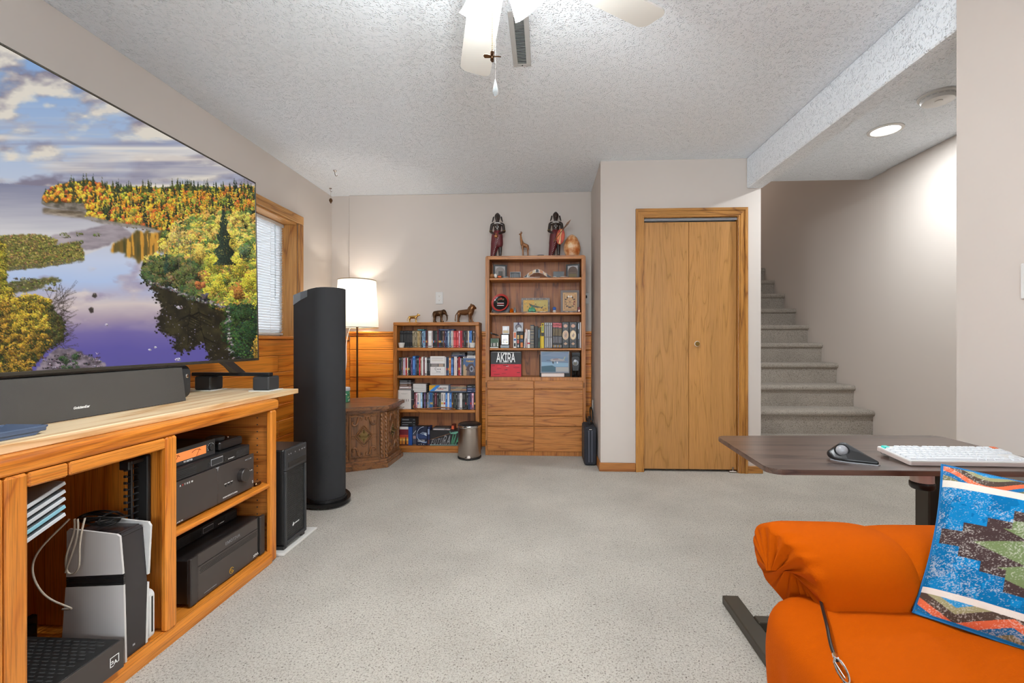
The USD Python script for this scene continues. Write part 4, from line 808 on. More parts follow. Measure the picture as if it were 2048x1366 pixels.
# ---------------------------------------------------------------- floor lamp, carved end table, mug
LX, LY = -1.735, 4.035
lp = thing('floor_lamp', 'lit floor lamp with white drum shade in the far left corner', 'lamp')
obj('shade', lathe([(.189, 1.148), (.167, 1.586)], 56, (LX, LY, 0), cap=False), 'lampshade', lp, smooth=60)
for r, z in ((.189, 1.148), (.167, 1.584)): obj('shade_rim', tube([(LX+r*math.cos(t), LY+r*math.sin(t), z) for t in np.linspace(0, 2*PI, 57)[:-1]], .0035, 6, True), 'antique_brass', lp)
obj('pole', lathe([(.0085, .013), (.0085, 1.14), (.011, 1.15), (.011, 1.17), (.006, 1.18), (.006, 1.24), (.014, 1.25), (.017, 1.29), (.015, 1.32)], 16, (LX, LY, 0)), 'bronze_dark', lp, smooth=40)
obj('foot', prism(Polygon([(LX+.11*math.cos(t), LY+.06+.09*math.sin(t)) for t in np.linspace(0, 2*PI, 30)[:-1]]).intersection(sbox(-3, LY-.012, 0, 4.2)), 'z', .0006, .014), 'bronze_dark', lp)
obj('harp', cat(tube(spline([(LX-.01, LY, 1.25), (LX-.055, LY, 1.33), (LX-.05, LY, 1.5), (LX, LY, 1.57), (LX+.05, LY, 1.5), (LX+.055, LY, 1.33), (LX+.01, LY, 1.25)], 26), .002, 6), *[tube([(LX, LY, 1.572), (LX+.166*math.cos(t), LY+.166*math.sin(t), 1.58)], .002, 5) for t in (0, 2.09, 4.19)]), 'brass', lp)
obj('bulb', sphere((LX, LY, 1.375), .03, 2, (1, 1, 1.25)), 'bulb', lp, smooth=True)
light(UsdLux.SphereLight, '/World/floor_lamp_light', LAMP, (1., .95, .87), (LX, LY, 1.375), Radius=.04)
obj('power_cord', tube(spline([(-1.8, 4.06, 1.17), (-1.845, 4.08, 1.08), (-1.86, 4.08, .96), (-1.85, 4.06, .82), (-1.88, 4.06, .66), (-1.93, 4.1, .45)], 40), .0042, 7), 'white_cord', lp, smooth=60, label='white power cord of the floor lamp')

HC = np.array([-1.582, 3.735]); HR = .365
ht = thing('end_table', 'dark carved six-sided end table cabinet with brass pulls', 'end table')
def hexp(r): return Polygon([(HC[0]+r*math.cos(math.radians(a)), HC[1]+r*math.sin(math.radians(a))) for a in range(-91, 269, 60)])
for r, z0, z1 in ((HR, .0006, .034), (HR-.012, .034, .05), (HR-.02, .05, .068)): obj('plinth', prism(hexp(r), 'z', z0, z1), 'walnut_x', ht)
obj('carcass', prism(hexp(HR-.045), 'z', .068, .45), 'walnut_z', ht)
for r, z0, z1, m in ((HR-.028, .45, .462, 'walnut_x'), (HR-.012, .462, .476, 'walnut_x'), (HR+.012, .476, .496, 'walnut_x')):
    obj('moulding', prism(hexp(r).buffer(-.004).buffer(.004, join_style='round'), 'z', z0, z1), m, ht)
obj('tabletop', cat(prism(hexp(HR+.004).difference(hexp(HR-.05)), 'z', .496, .5015), prism(hexp(HR-.0505), 'z', .496, .5005)), 'walnut_top', ht)
ap = (HR-.045)*math.cos(math.radians(30))
def face(k):   # local frame of side k: u along the side, v up, w outwards
    a = math.radians(-61+60*k); w = np.array([math.cos(a), math.sin(a), 0]); u = np.array([-w[1], w[0], 0]); o = np.array([HC[0], HC[1], 0])+w*ap
    return lambda m: TM(o+np.asarray(m.vertices) @ np.array([u, [0, 0, 1], w]), m.faces)
def strip(x0, x1, y0, y1, t, b=.002, z=0): return box(x0, x1, y0, y1, z, z+t, b)
for k in (0, 1, 5):
    F = face(k); S_ = 1
    dr_ = obj('door', F(strip(-.118, .118, .085, .44, .006, .002, .0005)), 'walnut_z', ht)
    fr = [strip(-.112, .112, y-.007, y+.007, .007, .003, .006) for y in (.1, .425)]+[strip(x-.007, x+.007, .107, .418, .007, .003, .006) for x in (-.105, .105)]
    fr += [strip(-.098, -.05, y, y+.009, .006, .002, .006) for y in (.268, .247)]+[strip(.05, .098, y, y+.009, .006, .002, .006) for y in (.268, .247)]
    obj('door_moulding', F(cat(*fr)), 'walnut_z', dr_)
    di = [(0, .345), (.012, .338), (.016, .33), (.045, .295), (.062, .27), (.062, .258), (.045, .235), (.016, .198), (.012, .19), (0, .183)]
    di = di+[(-x, y) for x, y in di[::-1][1:-1]]
    for sc, t in ((1.0, .0045), (.82, .0035)): obj('diamond_moulding', F(tube([(x*sc, .264+(y-.264)*sc, .009) for x, y in di], t, 7, True)), 'walnut_x', dr_, smooth=50)
    for sx in (-1, 1):
        for sy in (-1, 1):
            pts = [(.024, .122), (.016, .133), (.022, .146), (.037, .146), (.044, .13), (.05, .105), (.062, .083), (.08, .083), (.088, .1), (.077, .111)]
            q = spline([(sx*x, .264+sy*(y+.008), .0075) for x, y in pts], 34); obj('scroll', F(tube(q, np.interp(np.linspace(0, 1, 34), [0, .1, .5, .9, 1], [.006, .0078, .0085, .0078, .006]), 8)), 'walnut_x', dr_, smooth=60)
    hd = obj('pull_plate', F(prism(Polygon([(0, .325), (.008, .305), (.026, .288), (.034, .268), (.05, .264), (.034, .26), (.026, .243), (.01, .225), (0, .203), (-.01, .225), (-.026, .243), (-.034, .26), (-.05, .264), (-.034, .268), (-.026, .288), (-.008, .305)]).buffer(-.001), 'z', .0065, .0095)), 'antique_brass', dr_)
    obj('pull', F(cat(tube([(-.033, .272, .01), (-.034, .268, .022), (-.02, .262, .028), (.02, .262, .028), (.034, .268, .022), (.033, .272, .01)], .0042, 8), *[sphere((x, .262+.002*math.sin(i), .028), .0055, 1) for i, x in enumerate(np.linspace(-.024, .024, 8))], *[sphere((0, y, .0105), r, 1) for y, r in ((.31, .006), (.295, .008), (.235, .007), (.222, .005))])), 'antique_brass', hd, smooth=50)
for k in range(6):
    if k in (2, 3, 4): continue
    for sx in (-1, 1):
        F = face(k); n, zz_ = 10, np.linspace(.075, .442, 90)
        V = []
        for z in zz_:
            for j in range(n):
                a = j*2*PI/n; r = .0125+.0028*math.cos(2*(a-z*95)); V.append((sx*.139+r*math.cos(a), z, .006+r*math.sin(a)))
        fa = [(i*n+j, i*n+(j+1) % n, (i+1)*n+(j+1) % n) for i in range(89) for j in range(n)]+[(i*n+j, (i+1)*n+(j+1) % n, (i+1)*n+j) for i in range(89) for j in range(n)]
        obj('rope_column', F(TM(V, fa)), 'walnut_z', ht, smooth=60)
mg = thing('patterned_tin', 'small dark green tin with leafy floral print on the end table', 'tin')
TC = (-1.742, 3.735, 0)
obj('body', lathe([(.066, .502), (.068, .504), (.068, .598), (.066, .6)], 40, TC), 'jade', mg, smooth=40)
obj('lid', lathe([(.07, .6), (.07, .622), (.066, .626), (.02, .627)], 40, TC), 'blind', mg, smooth=40)
lv = []
for i in range(60):
    a, z, s = random.uniform(0, 2*PI), random.uniform(.515, .59), random.uniform(.005, .012)
    lv.append((tf(tf(prism(Polygon([(s*math.cos(t), .45*s*math.sin(t)) for t in np.linspace(0, 2*PI, 9)[:-1]]), 'z', 0, .0012), RZ(random.uniform(0, 180))), np.array([[0, 0, 1], [1, 0, 0], [0, 1, 0.]]), (.0675, 0, z)), ['#e9dfc6', '#b8552f', '#d9b25a', '#20402c', '#8bb06a', '#f0e8d8'][i % 6]))
    m_, c_ = lv[-1]; lv[-1] = (tf(m_, RZ(math.degrees(a)), TC), c_)
cobj('leaf_print', lv, mg, 'print')

# ---------------------------------------------------------------- short bookcase with discs
sc_ = thing('short_bookcase', 'short oak bookcase packed with disc cases and books', 'bookcase')
BX0, BX1, BY0, BY1 = -1.396, -.598, 4.03, 4.198
IX0, IX1 = -1.361, -.634
prof = lambda x0, x1: rr(x0, x1, 0, 1, .006)
obj('side', box(BX0, IX0, BY0, BY1, .0006, 1.166, .004), 'case_oak_z', sc_); obj('side', box(IX1, BX1, BY0, BY1, .0006, 1.166, .004), 'case_oak_z', sc_)
obj('top', box(BX0, BX1, BY0, BY1, 1.1662, 1.197, .005), 'case_oak_x', sc_)
obj('back', box(IX0, IX1, BY1-.008, BY1-.001, .03, 1.166), 'shelf_back', sc_)
SZ = [.06, .394, .706, .962]
for z, t in zip(SZ, (.03, .027, .024, .027)): obj('shelf', box(IX0+.0005, IX1-.0005, BY0+.004, BY1-.009, z-t, z, .004), 'case_oak_x', sc_)
obj('kick', box(IX0, IX1, BY0+.003, BY0+.018, .0006, .0295, .003), 'case_oak_x', sc_)

NAMES = {'k': ('black', '#1b1b1d'), 'g': ('grey', '#77777a'), 'G': ('dark green', '#223028'), 'o': ('olive tan', '#7c7258'), 't': ('tan', '#a08450'), 'b': ('blue', '#2f6ab0'), 'B': ('navy', '#1d2c52'), 'l': ('pale blue', '#8fb6d4'), 's': ('steel blue', '#4f6f88'),
         'm': ('maroon', '#5a1a26'), 'r': ('red', '#b32a2e'), 'R': ('bright red', '#c0142c'), 'w': ('white', '#dcd8d4'), 'p': ('pinkish grey', '#b09a98'), 'P': ('pink', '#c2808a'), 'u': ('purple', '#56406a'), 'n': ('brown', '#5a4030'), 'v': ('mauve', '#a890ac'), 'x': ('charcoal', '#38383c'), 'y': ('yellow', '#d8b820'), 'T': ('teal', '#2f7a80'), 'O': ('orange', '#c8702c'), 'c': ('cream', '#d8ccb4')}
def spine_set(w, h, d, key, sty, rng, bands=None):
    """a case standing at the origin: width along x, spine towards -y."""
    base = NAMES[key][1]; it = [(box(0, w, 0, d, 0, h, .0012), base)]
    b3 = np.array(lin(base)); lite = tuple(np.clip(b3*2.2+.16, 0, .85)); dk = tuple(b3*.35)
    q = lambda z0, z1, c, mg_=.0018: it.append((box(mg_, w-mg_, -.0006, .0006, z0*h, z1*h, 0), c))
    if bands: [q(*b) for b in bands]
    else:
        if sty == 0: q(.9, .95, lite, w*.32); q(.32, .78, lite, w*.4); q(.05, .08, lite, w*.3)
        elif sty == 1: q(.86, .96, lite); q(.25, .7, lite, w*.36); q(.04, .12, dk)
        elif sty == 2: q(.5, .92, dk, w*.3); q(.3, .42, ['#b03030', '#d8b24a', '#6a90c0'][rng.integers(3)]); q(.05, .1, lite, w*.3)
        else: q(.62, .9, lite, w*.34); q(.15, .45, tuple(np.clip(b3*1.5+.04, 0, 1)), .001); q(.04, .09, lite, w*.3)
    return it
def shelf_row(spec, x0, x1, z, y, h0, d, where, rng, cat_='disc case', name='disc_case', style=None):
    """spec: string of colour keys with widths; every case is a thing of its own."""
    tot = sum(w for _, w, *_ in spec); k = (x1-x0-.0004*len(spec))/tot; x = x0
    out = []
    for i, (key, w, *o) in enumerate(spec):
        o = o[0] if o else {}; ww = w*k; h = o.get('h', h0)*(1+rng.uniform(-.012, .012)); dd = d
        what = o.get('what', '%s %s spine' % ('wide' if w > 18 else 'thin', NAMES[key][0]))
        if not o.get('skip'):
            it = spine_set(ww, h, dd, key, o.get('sty', int(rng.integers(4))), rng, o.get('bands'))
            m, c = cm(*it); yy_ = y+rng.uniform(-.003, .003)
            obj(o.get('name', name), tf(m, None, (x, yy_, z+.0004)), 'print', None, label='%s, %s from the left %s' % (what, nth(i+1), where), col=c, cat_=o.get('cat', cat_), group='cases standing '+where)
        out.append((x, ww)); x += ww+.0004
    return out
rg = np.random.default_rng(5)
def sp(s):   # "k13 k13 ..." -> list
    r = []
    for tok in s.split():
        r.append((tok[0], float(tok[1:])))
    return r
row1 = [(k, w, {'sty': 0}) for k, w in sp('k13 k13 k13 k13 k12 k13 k13 k13 k13 k12')]+sp('o14 o14 o14 o11 t11 t11 o12 x12 s14 l11 s11 m14 n12')+[('w', 38, {'sty': 1, 'what': 'wide white boxed set spine'})]+sp('p11 k15 k12 G15 m12 m8 B12 k12 k13 n13 m10 B13 B15 l12 g13 s12 c11 p12')+[('r', 27, {'sty': 3}), ('r', 25, {'sty': 3}), ('P', 15), ('R', 20, {'bands': [(.3, .9, lin('#8e0f20'), .006)]})]+sp('m18 G13 k14 n13 c14 b14 b13 k12 n16 k12')
r1 = shelf_row(row1, IX0+.006, IX1-.006, SZ[3], 4.096, .158, .09, "on the short bookcase's top shelf", rg)
row2 = sp('k17 x12 o10 v15 w9 r14 c10 G14 k12 u14')+[('b', 28, {'h': .178}), ('B', 12), ('G', 13), ('x', 9), ('R', 12), ('o', 10), ('w', 17, {'h': .172}), ('m', 14), ('w', 19), ('k', 16), ('x', 15), ('w', 139, {'skip': 1}), ('g', 12, {'skip': 1}), ('B', 14), ('s', 11), ('O', 19), ('b', 17), ('B', 11), ('w', 28, {'h': .172, 'bands': [(.05, .95, lin('#e8cfc8'), .008), (.3, .7, lin('#b8a8a0'), .012)]}), ('m', 12), ('r', 16, {'h': .17}), ('v', 11), ('G', 18), ('b', 116, {'skip': 1})]
r2 = shelf_row(row2, IX0+.006, IX1-.003, SZ[2], 4.064, .164, .118, "on the short bookcase's second shelf", rg)
row3 = [('w', 119, {'skip': 1}), ('x', 26, {'skip': 1})]+sp('m15 P13 w16 w15 l17 k13 u14 k14 p12 s15 b15 s12 k12')+[('m', 22), ('k', 17), ('G', 19), ('w', 24), ('w', 17), ('b', 18, {'sty': 3}), ('w', 17), ('b', 22), ('n', 12), ('k', 12), ('G', 13), ('k', 13), ('x', 12), ('g', 10)]+sp('w21 k13 k13 k13 k15 B15 u16 P19 k14')
r3 = shelf_row(row3, IX0+.003, IX1-.005, SZ[1], 4.064, .152, .118, "on the short bookcase's third shelf", rg)

# covers facing the room, made of thin printed layers
def cover(name, label, cat_, x0, x1, z0, z1, y, t, body, layers, m='print', edge=None, tilt=0):
    """layers: (polygon in cover units 0..1, colour)."""
    b = thing(name, label, cat_)
    obj('case', box(x0, x1, y, y+t, z0, z1, .0015), body if body in MATS else 'black_satin', b)
    it = []
    for i, (p, c) in enumerate(layers):
        p = Polygon(p) if not isinstance(p, shapely.geometry.base.BaseGeometry) else p
        p = shapely.affinity.affine_transform(p.intersection(sbox(0, 0, 1, 1)), [x1-x0-.002, 0, 0, z1-z0-.002, x0+.001, z0+.001])
        if p.is_empty: continue
        it.append((prism(p, 'y', y-.0002*(i+1), y+.0005), c))
    cobj('printed_cover', it, b, m); return b
import shapely.affinity
R4 = lambda a, b, c, d: [(a, c), (b, c), (b, d), (a, d)]
def pxx(i, row): return row[i][0], row[i][0]+row[i][1]
x0, x1 = pxx(21, r2)
b = cover('hardback_book', 'white programming book facing out with a grey picture band', 'book', x0, x1, SZ[2]+.0005, SZ[2]+.178, 4.062, .03, 'white_plastic',
          [(R4(0, 1, 0, 1), '#e4dfdc'), (R4(0, 1, .45, .62), '#6e6a68'), (R4(.1, .5, .47, .6), '#8e8480'), (R4(.6, .9, .46, .6), '#b49a86'), (R4(.1, .9, .9, .915), '#8e8a88'), (R4(.1, .85, .84, .85), '#aaa6a2'), (R4(.1, .9, .77, .785), '#b9a890'), (R4(.1, .9, .1, .11), '#b9b4b0')])
obj('lettering', text('C++', .022, (x0+.042, 4.0604, SZ[2]+.05), (1, 0, 0), (0, 0, 1)), 'charcoal', b); obj('lettering', text('5th Ed', .01, (x0+.055, 4.0604, SZ[2]+.03), (1, 0, 0), (0, 0, 1)), 'charcoal', b)
x0, x1 = pxx(22, r2); obj('disc_case', box(x0, x1, 4.063, 4.18, SZ[2]+.0005, SZ[2]+.172, .001), 'ps_white', None, label='slim grey spine right of the white programming book', cat_='disc case')
x0, x1 = pxx(len(row2)-1, r2)
b = cover('game_box', 'blue game box facing out with yellow title on second shelf', 'game box', x0, x1, SZ[2]+.0005, SZ[2]+.172, 4.062, .02, 'white_plastic',
          [(R4(0, 1, 0, .93), '#6d5a56'), (R4(0, 1, .94, 1), '#e8e8ea'), (R4(.06, .3, .95, .99), '#2a2a2c'), (R4(.4, .9, .955, .985), '#8e8e92'), (R4(0, 1, .5, .935), '#47628c'), ([(0, 0), (.25, 0), (.3, .35), (.1, .62), (0, .55)], '#b79a78'), ([(.2, .3), (.45, .62), (.8, .66), (.95, .4), (.6, .2)], '#4a3a3e'), (Point(.68, .36).buffer(.17), '#8f95a4'), (Point(.68, .36).buffer(.09), '#2c2d36'), (R4(.5, 1, 0, .18), '#3e3a48')])
obj('lettering', text('Fallout', .016, (x0+.026, 4.0598, SZ[2]+.125), (1, 0, 0), (0, 0, 1), bold=True, slant=.15), 'gold_mark', b)
x0, x1 = pxx(0, r3); x1b = r3[1][0]+r3[1][1]
b = cover('boxed_set', 'tall white boxed set with figure marks facing out on third shelf', 'boxed set', x0, x1, SZ[1]+.0005, SZ[1]+.176, 4.058, .1, 'white_plastic',
          [(R4(0, 1, 0, 1), '#ddd5ce'), (R4(.22, .72, .82, .83), '#6a625c'), (R4(.3, .6, .785, .79), '#9a928c'), *[([(a, .4), (a+.025, .4), (a+.035, .5), (a+.02, .54), (a+.005, .52)], '#2e2a28') for a in (.35, .47, .62, .79)], ([(.33, .07), (.48, .09), (.5, .12), (.36, .1)], '#4a4440')])
obj('loose_papers', cat(tf(box(x0, x0+.145, 4.06, 4.17, 0, .003), RY(-2), (0, 0, SZ[1]+.1725-.042)), box(x0+.004, x0+.13, 4.062, 4.17, SZ[1]+.181, SZ[1]+.185)), 'ps_white', b)
obj('spine_edge', box(x1+.001, x1b-.001, 4.064, 4.16, SZ[1]+.0005, SZ[1]+.172, .002), 'charcoal', b)

def flat(spec, x0, x1, z, y, d, where, cat_='disc case', name='disc_case'):
    """flat-lying cases, listed from the bottom up: (key, thickness, what, inset)."""
    n = len(spec)
    for i, (key, t, what, ins) in enumerate(spec):
        base = NAMES[key][1]; b3 = np.array(lin(base)); L = x1-x0-2*ins
        it = [(box(x0+ins, x1-ins, y, y+d, z+.0003, z+t, .001), base), (box(x0+ins+L*.08, x0+ins+L*(.5+.3*random.random()), y-.0006, y+.0005, z+t*.32, z+t*.68, 0), tuple(np.clip(b3*2+.2, 0, .85))), (box(x0+ins+L*.82, x1-ins-L*.05, y-.0006, y+.0005, z+t*.3, z+t*.7, 0), tuple(np.clip(b3*1.5+.1, 0, .8)))]
        m, c = cm(*it); pos = 'alone' if n == 1 else 'middle' if n == 3 and i == 1 else ('bottom' if i == 0 else 'top' if i == n-1 else nth(n-i)+' from the top')
        obj(name, m, 'print', None, label=('%s, %s of pile %s' % (what, pos, where)) if n > 1 else '%s %s' % (what, where), col=c, cat_=cat_, group='cases lying flat '+where if n > 1 else None); z += t+.0003
    return z
flat([('T', .012, 'flat teal case', 0)], -1.19, -1.125, SZ[3]+.1605, 4.1, .085, 'above the olive cases on the top shelf')
flat([('B', .014, 'flat navy case', 0)], -.99, -.84, SZ[3]+.1605, 4.1, .085, 'above the navy cases on the top shelf')
flat([('B', .012, 'navy disc case', 0), ('x', .013, 'charcoal disc case', .004), ('k', .012, 'black disc case', .006)], -.868, -.73, SZ[2]+.1745, 4.068, .11, 'right of centre on second shelf')
flat([('w', .01, 'white edged disc case', 0), ('k', .015, 'black disc case', .002), ('k', .013, 'black glossy disc case', .005), ('x', .012, 'charcoal disc case', .003)], -.7195, -.637, SZ[2]+.1735, 4.068, .11, 'above the blue game box')
flat([('p', .022, 'pinkish printed game box', 0), ('n', .022, 'brown game box', .002), ('g', .014, 'grey topped game box', .004), ('k', .022, 'black game box', .002)], -1.352, -1.235, SZ[1]+.188, 4.066, .11, 'above the tall white boxed set', 'game box', 'game_box')
nb_z = SZ[1]+.1565
for i in range(4):
    nb = thing('spiral_notebook', 'white spiral notebook, %s of the four on the third shelf' % ('bottom', 'third from the top', 'second from the top', 'top')[i], 'notebook', 'spiral notebooks on the third shelf')
    z = nb_z+.0193*i
    obj('pages', box(-1.222, -1.098, 4.066, 4.17, z+.0015, z+.0178, .0008), 'white_plastic', nb)
    obj('cover', cat(box(-1.224, -1.096, 4.065, 4.172, z, z+.0012, 0), box(-1.224, -1.096, 4.065, 4.172, z+.018, z+.019, 0)), 'ps_white', nb)
    obj('spiral', cat(*[tf(tube([(.0095*math.cos(t), 0, .0088*math.sin(t)) for t in np.linspace(0, 2*PI, 12)[:-1]], .0022, 5, True), None, (xx_, 4.07+.016*j, z+.0096)) for j in range(6) for xx_ in (-1.227, -1.093)]), 'black_cord', nb)
BXZ = SZ[1]+.1565
b = thing('boxed_set', 'yellow blue and white series boxed set lying flat on third shelf', 'boxed set')
obj('tray', box(-1.068, -.72, 4.064, 4.18, BXZ, BXZ+.0115, .001), 'slate_plastic', b)
obj('sleeve', box(-1.068, -.889, 4.0615, 4.18, BXZ+.0122, BXZ+.065, .0015), 'white_plastic', b)
f0 = lambda p: prism(shapely.affinity.affine_transform(Polygon(p), [.179, 0, 0, .0525, -1.068, BXZ+.0124]), 'y', 4.0608, 4.062)
cobj('printed_band', [(f0([(0, 0), (0, 1), (.38, 1)]), '#d9a21c'), (f0([(.02, 0), (.38, 1), (.58, 1), (.26, 0)]), '#2f7fcf'), (f0([(.45, .28), (.75, .28), (.75, .4), (.43, .4)]), '#c06a60')], b)
obj('lettering', text('STAR TREK', .012, (-.995, 4.0608, BXZ+.034), (1, 0, 0), (0, 0, 1), bold=True), 'charcoal', b)
obj('blue_spine', box(-.8885, -.8715, 4.062, 4.18, BXZ+.0122, BXZ+.066, .0015), 'slate_plastic', b)
cobj('disc_stack', [(box(-.8705, -.722, 4.064, 4.178, BXZ+.0122+.0108*i, BXZ+.0225+.0108*i, .001), c) for i, c in enumerate(('#8a6a5c', '#a8805c', '#5c6470', '#7e7460', '#8e5a48'))]+[(box(-.86+.02*i, -.78+.01*i, 4.0635, 4.0642, BXZ+.016+.0108*i, BXZ+.019+.0108*i, 0), '#c8b48c') for i in range(5)], b)
flat([('B', .021, 'dark blue game case', 0), ('B', .022, 'navy game case', 0), ('k', .023, 'black game case with white line', 0)], -.718, -.64, SZ[1]+.1565, 4.068, .11, 'at right end of third shelf')
stk = thing('wooden_stick', 'slim golden wooden hooked stick lying along the third shelf edge', 'stick')
pth = spline([(-1.196, 4.0575, SZ[1]+.045), (-1.214, 4.0575, SZ[1]+.03), (-1.212, 4.0575, SZ[1]+.013), (-1.19, 4.0575, SZ[1]+.0062), (-1.1, 4.0575, SZ[1]+.0068), (-.83, 4.0575, SZ[1]+.0068)], 50)
pth[:, 2] = np.maximum(pth[:, 2], SZ[1]+.0064)
obj('shaft', tube(pth, np.interp(np.linspace(0, 1, 50), [0, .06, .14, 1], [.003, .0055, .005, .005]), 8), 'figure_wood', stk, smooth=60); obj('tip', sphere((-.829, 4.0575, SZ[1]+.0068), .0058, 2), 'gold', stk)
for x, lb in ((-1.328, 'small white tapered cup at the left end of the top shelf'), (-.667, 'small white tapered cup at the right end of the top shelf')):
    cu = thing('plant_cup', lb, 'cup'); obj('cup', lathe([(.02, SZ[3]+.0006), (.022, SZ[3]+.002), (.031, SZ[3]+.047), (.0285, SZ[3]+.047), (.02, SZ[3]+.008), (.001, SZ[3]+.008)], 24, (x, 4.062, 0)), 'white_trim', cu, smooth=30)
    obj('soil', lathe([(.001, SZ[3]+.04), (.027, SZ[3]+.04), (.02, SZ[3]+.041)], 20, (x, 4.062, 0)), 'bronze_dark', cu)

# bottom shelf of the short bookcase
z0 = SZ[0]+.0005
flat([('k', .021, 'black series box', 0), ('k', .021, 'black series box with grey lettering', 0), ('k', .03, 'black series box with white title', .002)], -1.338, -1.198, SZ[0]+.176, 4.075, .1, 'at left of bottom shelf', 'series box', 'series_box')
b = cover('disc_case', 'blue-edged case with sunset cover on the bottom shelf', 'disc case', -1.345, -1.262, z0, z0+.172, 4.058, .03, 'slate_plastic',
          [(R4(0, 1, 0, .86), '#d8862e'), (R4(0, 1, .86, 1), '#e6e4e2'), (R4(0, 1, .5, .86), '#7a2430'), (R4(0, 1, .42, .56), '#c0402a'), (R4(0, 1, .24, .34), '#f0c060'), ([(.62, 0), (.8, 0), (.78, .36), (.72, .5), (.66, .36)], '#241a1a'), ([(.26, 0), (.34, 0), (.33, .34), (.28, .34)], '#3a241c'), (R4(0, 1, 0, .05), '#5a2018')])
cobj('blue_edge', [(box(-1.2615, -1.228, 4.058, 4.088, z0, z0+.168, .0015), '#1f4f9c')], b)
b = cover('disc_case', 'grey and dark cover behind the sunset case on the bottom shelf', 'disc case', -1.238, -1.192, z0, z0+.176, 4.095, .02, 'charcoal', [(R4(0, 1, 0, 1), '#4a4a58'), (R4(.2, .8, .3, .45), '#b08a84'), ([(.1, .55), (.9, .78), (.9, .74), (.1, .5)], '#c8c8cc')])
st_x0, st_x1 = -1.19, -1.088
arcp = lambda cx, cy, r, a0, a1, t: LineString([(cx+r*math.cos(math.radians(a)), cy+r*math.sin(math.radians(a))*.62) for a in np.linspace(a0, a1, 24)]).buffer(t)
b = cover('series_box', 'dark blue space series box with ringed planet on the bottom shelf', 'series box', st_x0, st_x1, z0, z0+.176, 4.06, .06, 'black_satin',
          [(R4(0, 1, 0, 1), '#131c38'), (R4(0, 1, .35, .6), '#2a3e6c'), (arcp(.75, .56, .68, 95, 215, .014), '#c8d4e4'), (arcp(.75, .56, .66, 215, 300, .03), '#8aa0c4'), ([(.34, .62), (.6, .7), (.98, .66), (.98, .58), (.6, .58)], '#aebac8'), ([(.38, .62), (.6, .67), (.8, .645), (.6, .615)], '#3c4a68'), ([(.7, .6), (.98, .56), (.98, .5), (.8, .54)], '#d4dae2'), (R4(.22, .3, .04, .06), '#c8c8c8'), (R4(.46, .5, .03, .09), '#d8d0b8'), (R4(.66, .74, .04, .06), '#c8c8c8')])
for k, (t, w, z) in enumerate((('STAR TREK', .066, .044), ('THE NEXT GENERATION', .064, .033))): obj('lettering', text(t, .008, (st_x0+.016, 4.0572, z0+z), (1, 0, 0), (0, 0, 1), bold=True, width=w), 'white_mark', b)
obj('series_box', cm((box(-1.087, -1.064, 4.07, 4.16, z0, z0+.17, .0015), '#1d2c58'), (box(-1.084, -1.067, 4.0692, 4.071, z0+.1, z0+.15, 0), '#8a98b8'), (box(-1.084, -1.067, 4.0692, 4.071, z0+.01, z0+.05, 0), '#6a3a30'))[0], 'print', None, label='narrow navy series box between the planet box and the black boxed set', col=cm((box(-1.087, -1.064, 4.07, 4.16, z0, z0+.17, .0015), '#1d2c58'), (box(-1.084, -1.067, 4.0692, 4.071, z0+.1, z0+.15, 0), '#8a98b8'), (box(-1.084, -1.067, 4.0692, 4.071, z0+.01, z0+.05, 0), '#6a3a30'))[1], cat_='series box')
FB0, FB1 = -1.06, -.76
b = cover('boxed_set', 'wide black boxed set with teal jagged lettering behind the bin', 'boxed set', FB0, FB1, z0-.0, z0+.142, 4.055, .12, 'black_satin',
          [(R4(0, 1, 0, 1), '#1d1a1c'), (R4(0, 1, 0, .075), '#8fa8a0'), (LineString([(.02, .39), (.62, .8)]).buffer(.006), '#c88a50'), ([(.62, .78), (.68, .88), (.86, .95), (.9, .9), (.8, .76)], '#6fae96'), ([(.63, .84), (.6, .94), (.66, .9)], '#6fae96'), (R4(.05, .95, .012, .05), '#5a6a66')])
tops = [.4, .42, .46, .5, .66, .66, .72, .8]
for i, (ch, w) in enumerate(zip('FUTURAMA', (.026, .026, .028, .028, .036, .04, .042, .05))):
    xs = FB0+.006+sum((.026, .026, .028, .028, .036, .04, .042, .05)[:i])
    H = (tops[i]-.09)*.142; t_ = text(ch, H, (0, 0, 0), (1, 0, 0), (0, 0, 1), bold=True, width=w*.82); v = np.array(t_.vertices); v[:, 0] += .32*v[:, 2]*(1 if i < 4 else .75); obj('lettering', TM(v+np.array([xs, 4.0536, z0+.013]), t_.faces), 'jade' if i > 5 else 'lens_grey', b)
flat([('p', .011, 'printed disc tin', 0), ('x', .01, 'dark disc case', .003)], -1.035, -.872, z0+.1425, 4.06, .11, 'on the wide black boxed set')
flat([('k', .034, 'black series box', 0), ('k', .03, 'black series box', .003), ('k', .03, 'black series box', .002), ('c', .022, 'cream titled disc case', 0), ('g', .01, 'grey disc case', .004), ('B', .012, 'navy disc case', .004), ('s', .009, 'steel blue disc case', .004), ('B', .01, 'dark blue disc case', .006)], -.757, -.64, z0, 4.07, .1, 'behind the bin')
obj('series_box', cm((box(-.866, -.836, 4.075, 4.16, z0+.1428, z0+.186, .0015), '#6a1c14'), (box(-.862, -.842, 4.0744, 4.0756, z0+.15, z0+.18, 0), '#e8642c'))[0], 'print', None, label='small glowing orange and red box left of the flat pile behind the bin', col=cm((box(-.866, -.836, 4.075, 4.16, z0+.1428, z0+.186, .0015), '#6a1c14'), (box(-.862, -.842, 4.0744, 4.0756, z0+.15, z0+.18, 0), '#e8642c'))[1], cat_='series box')

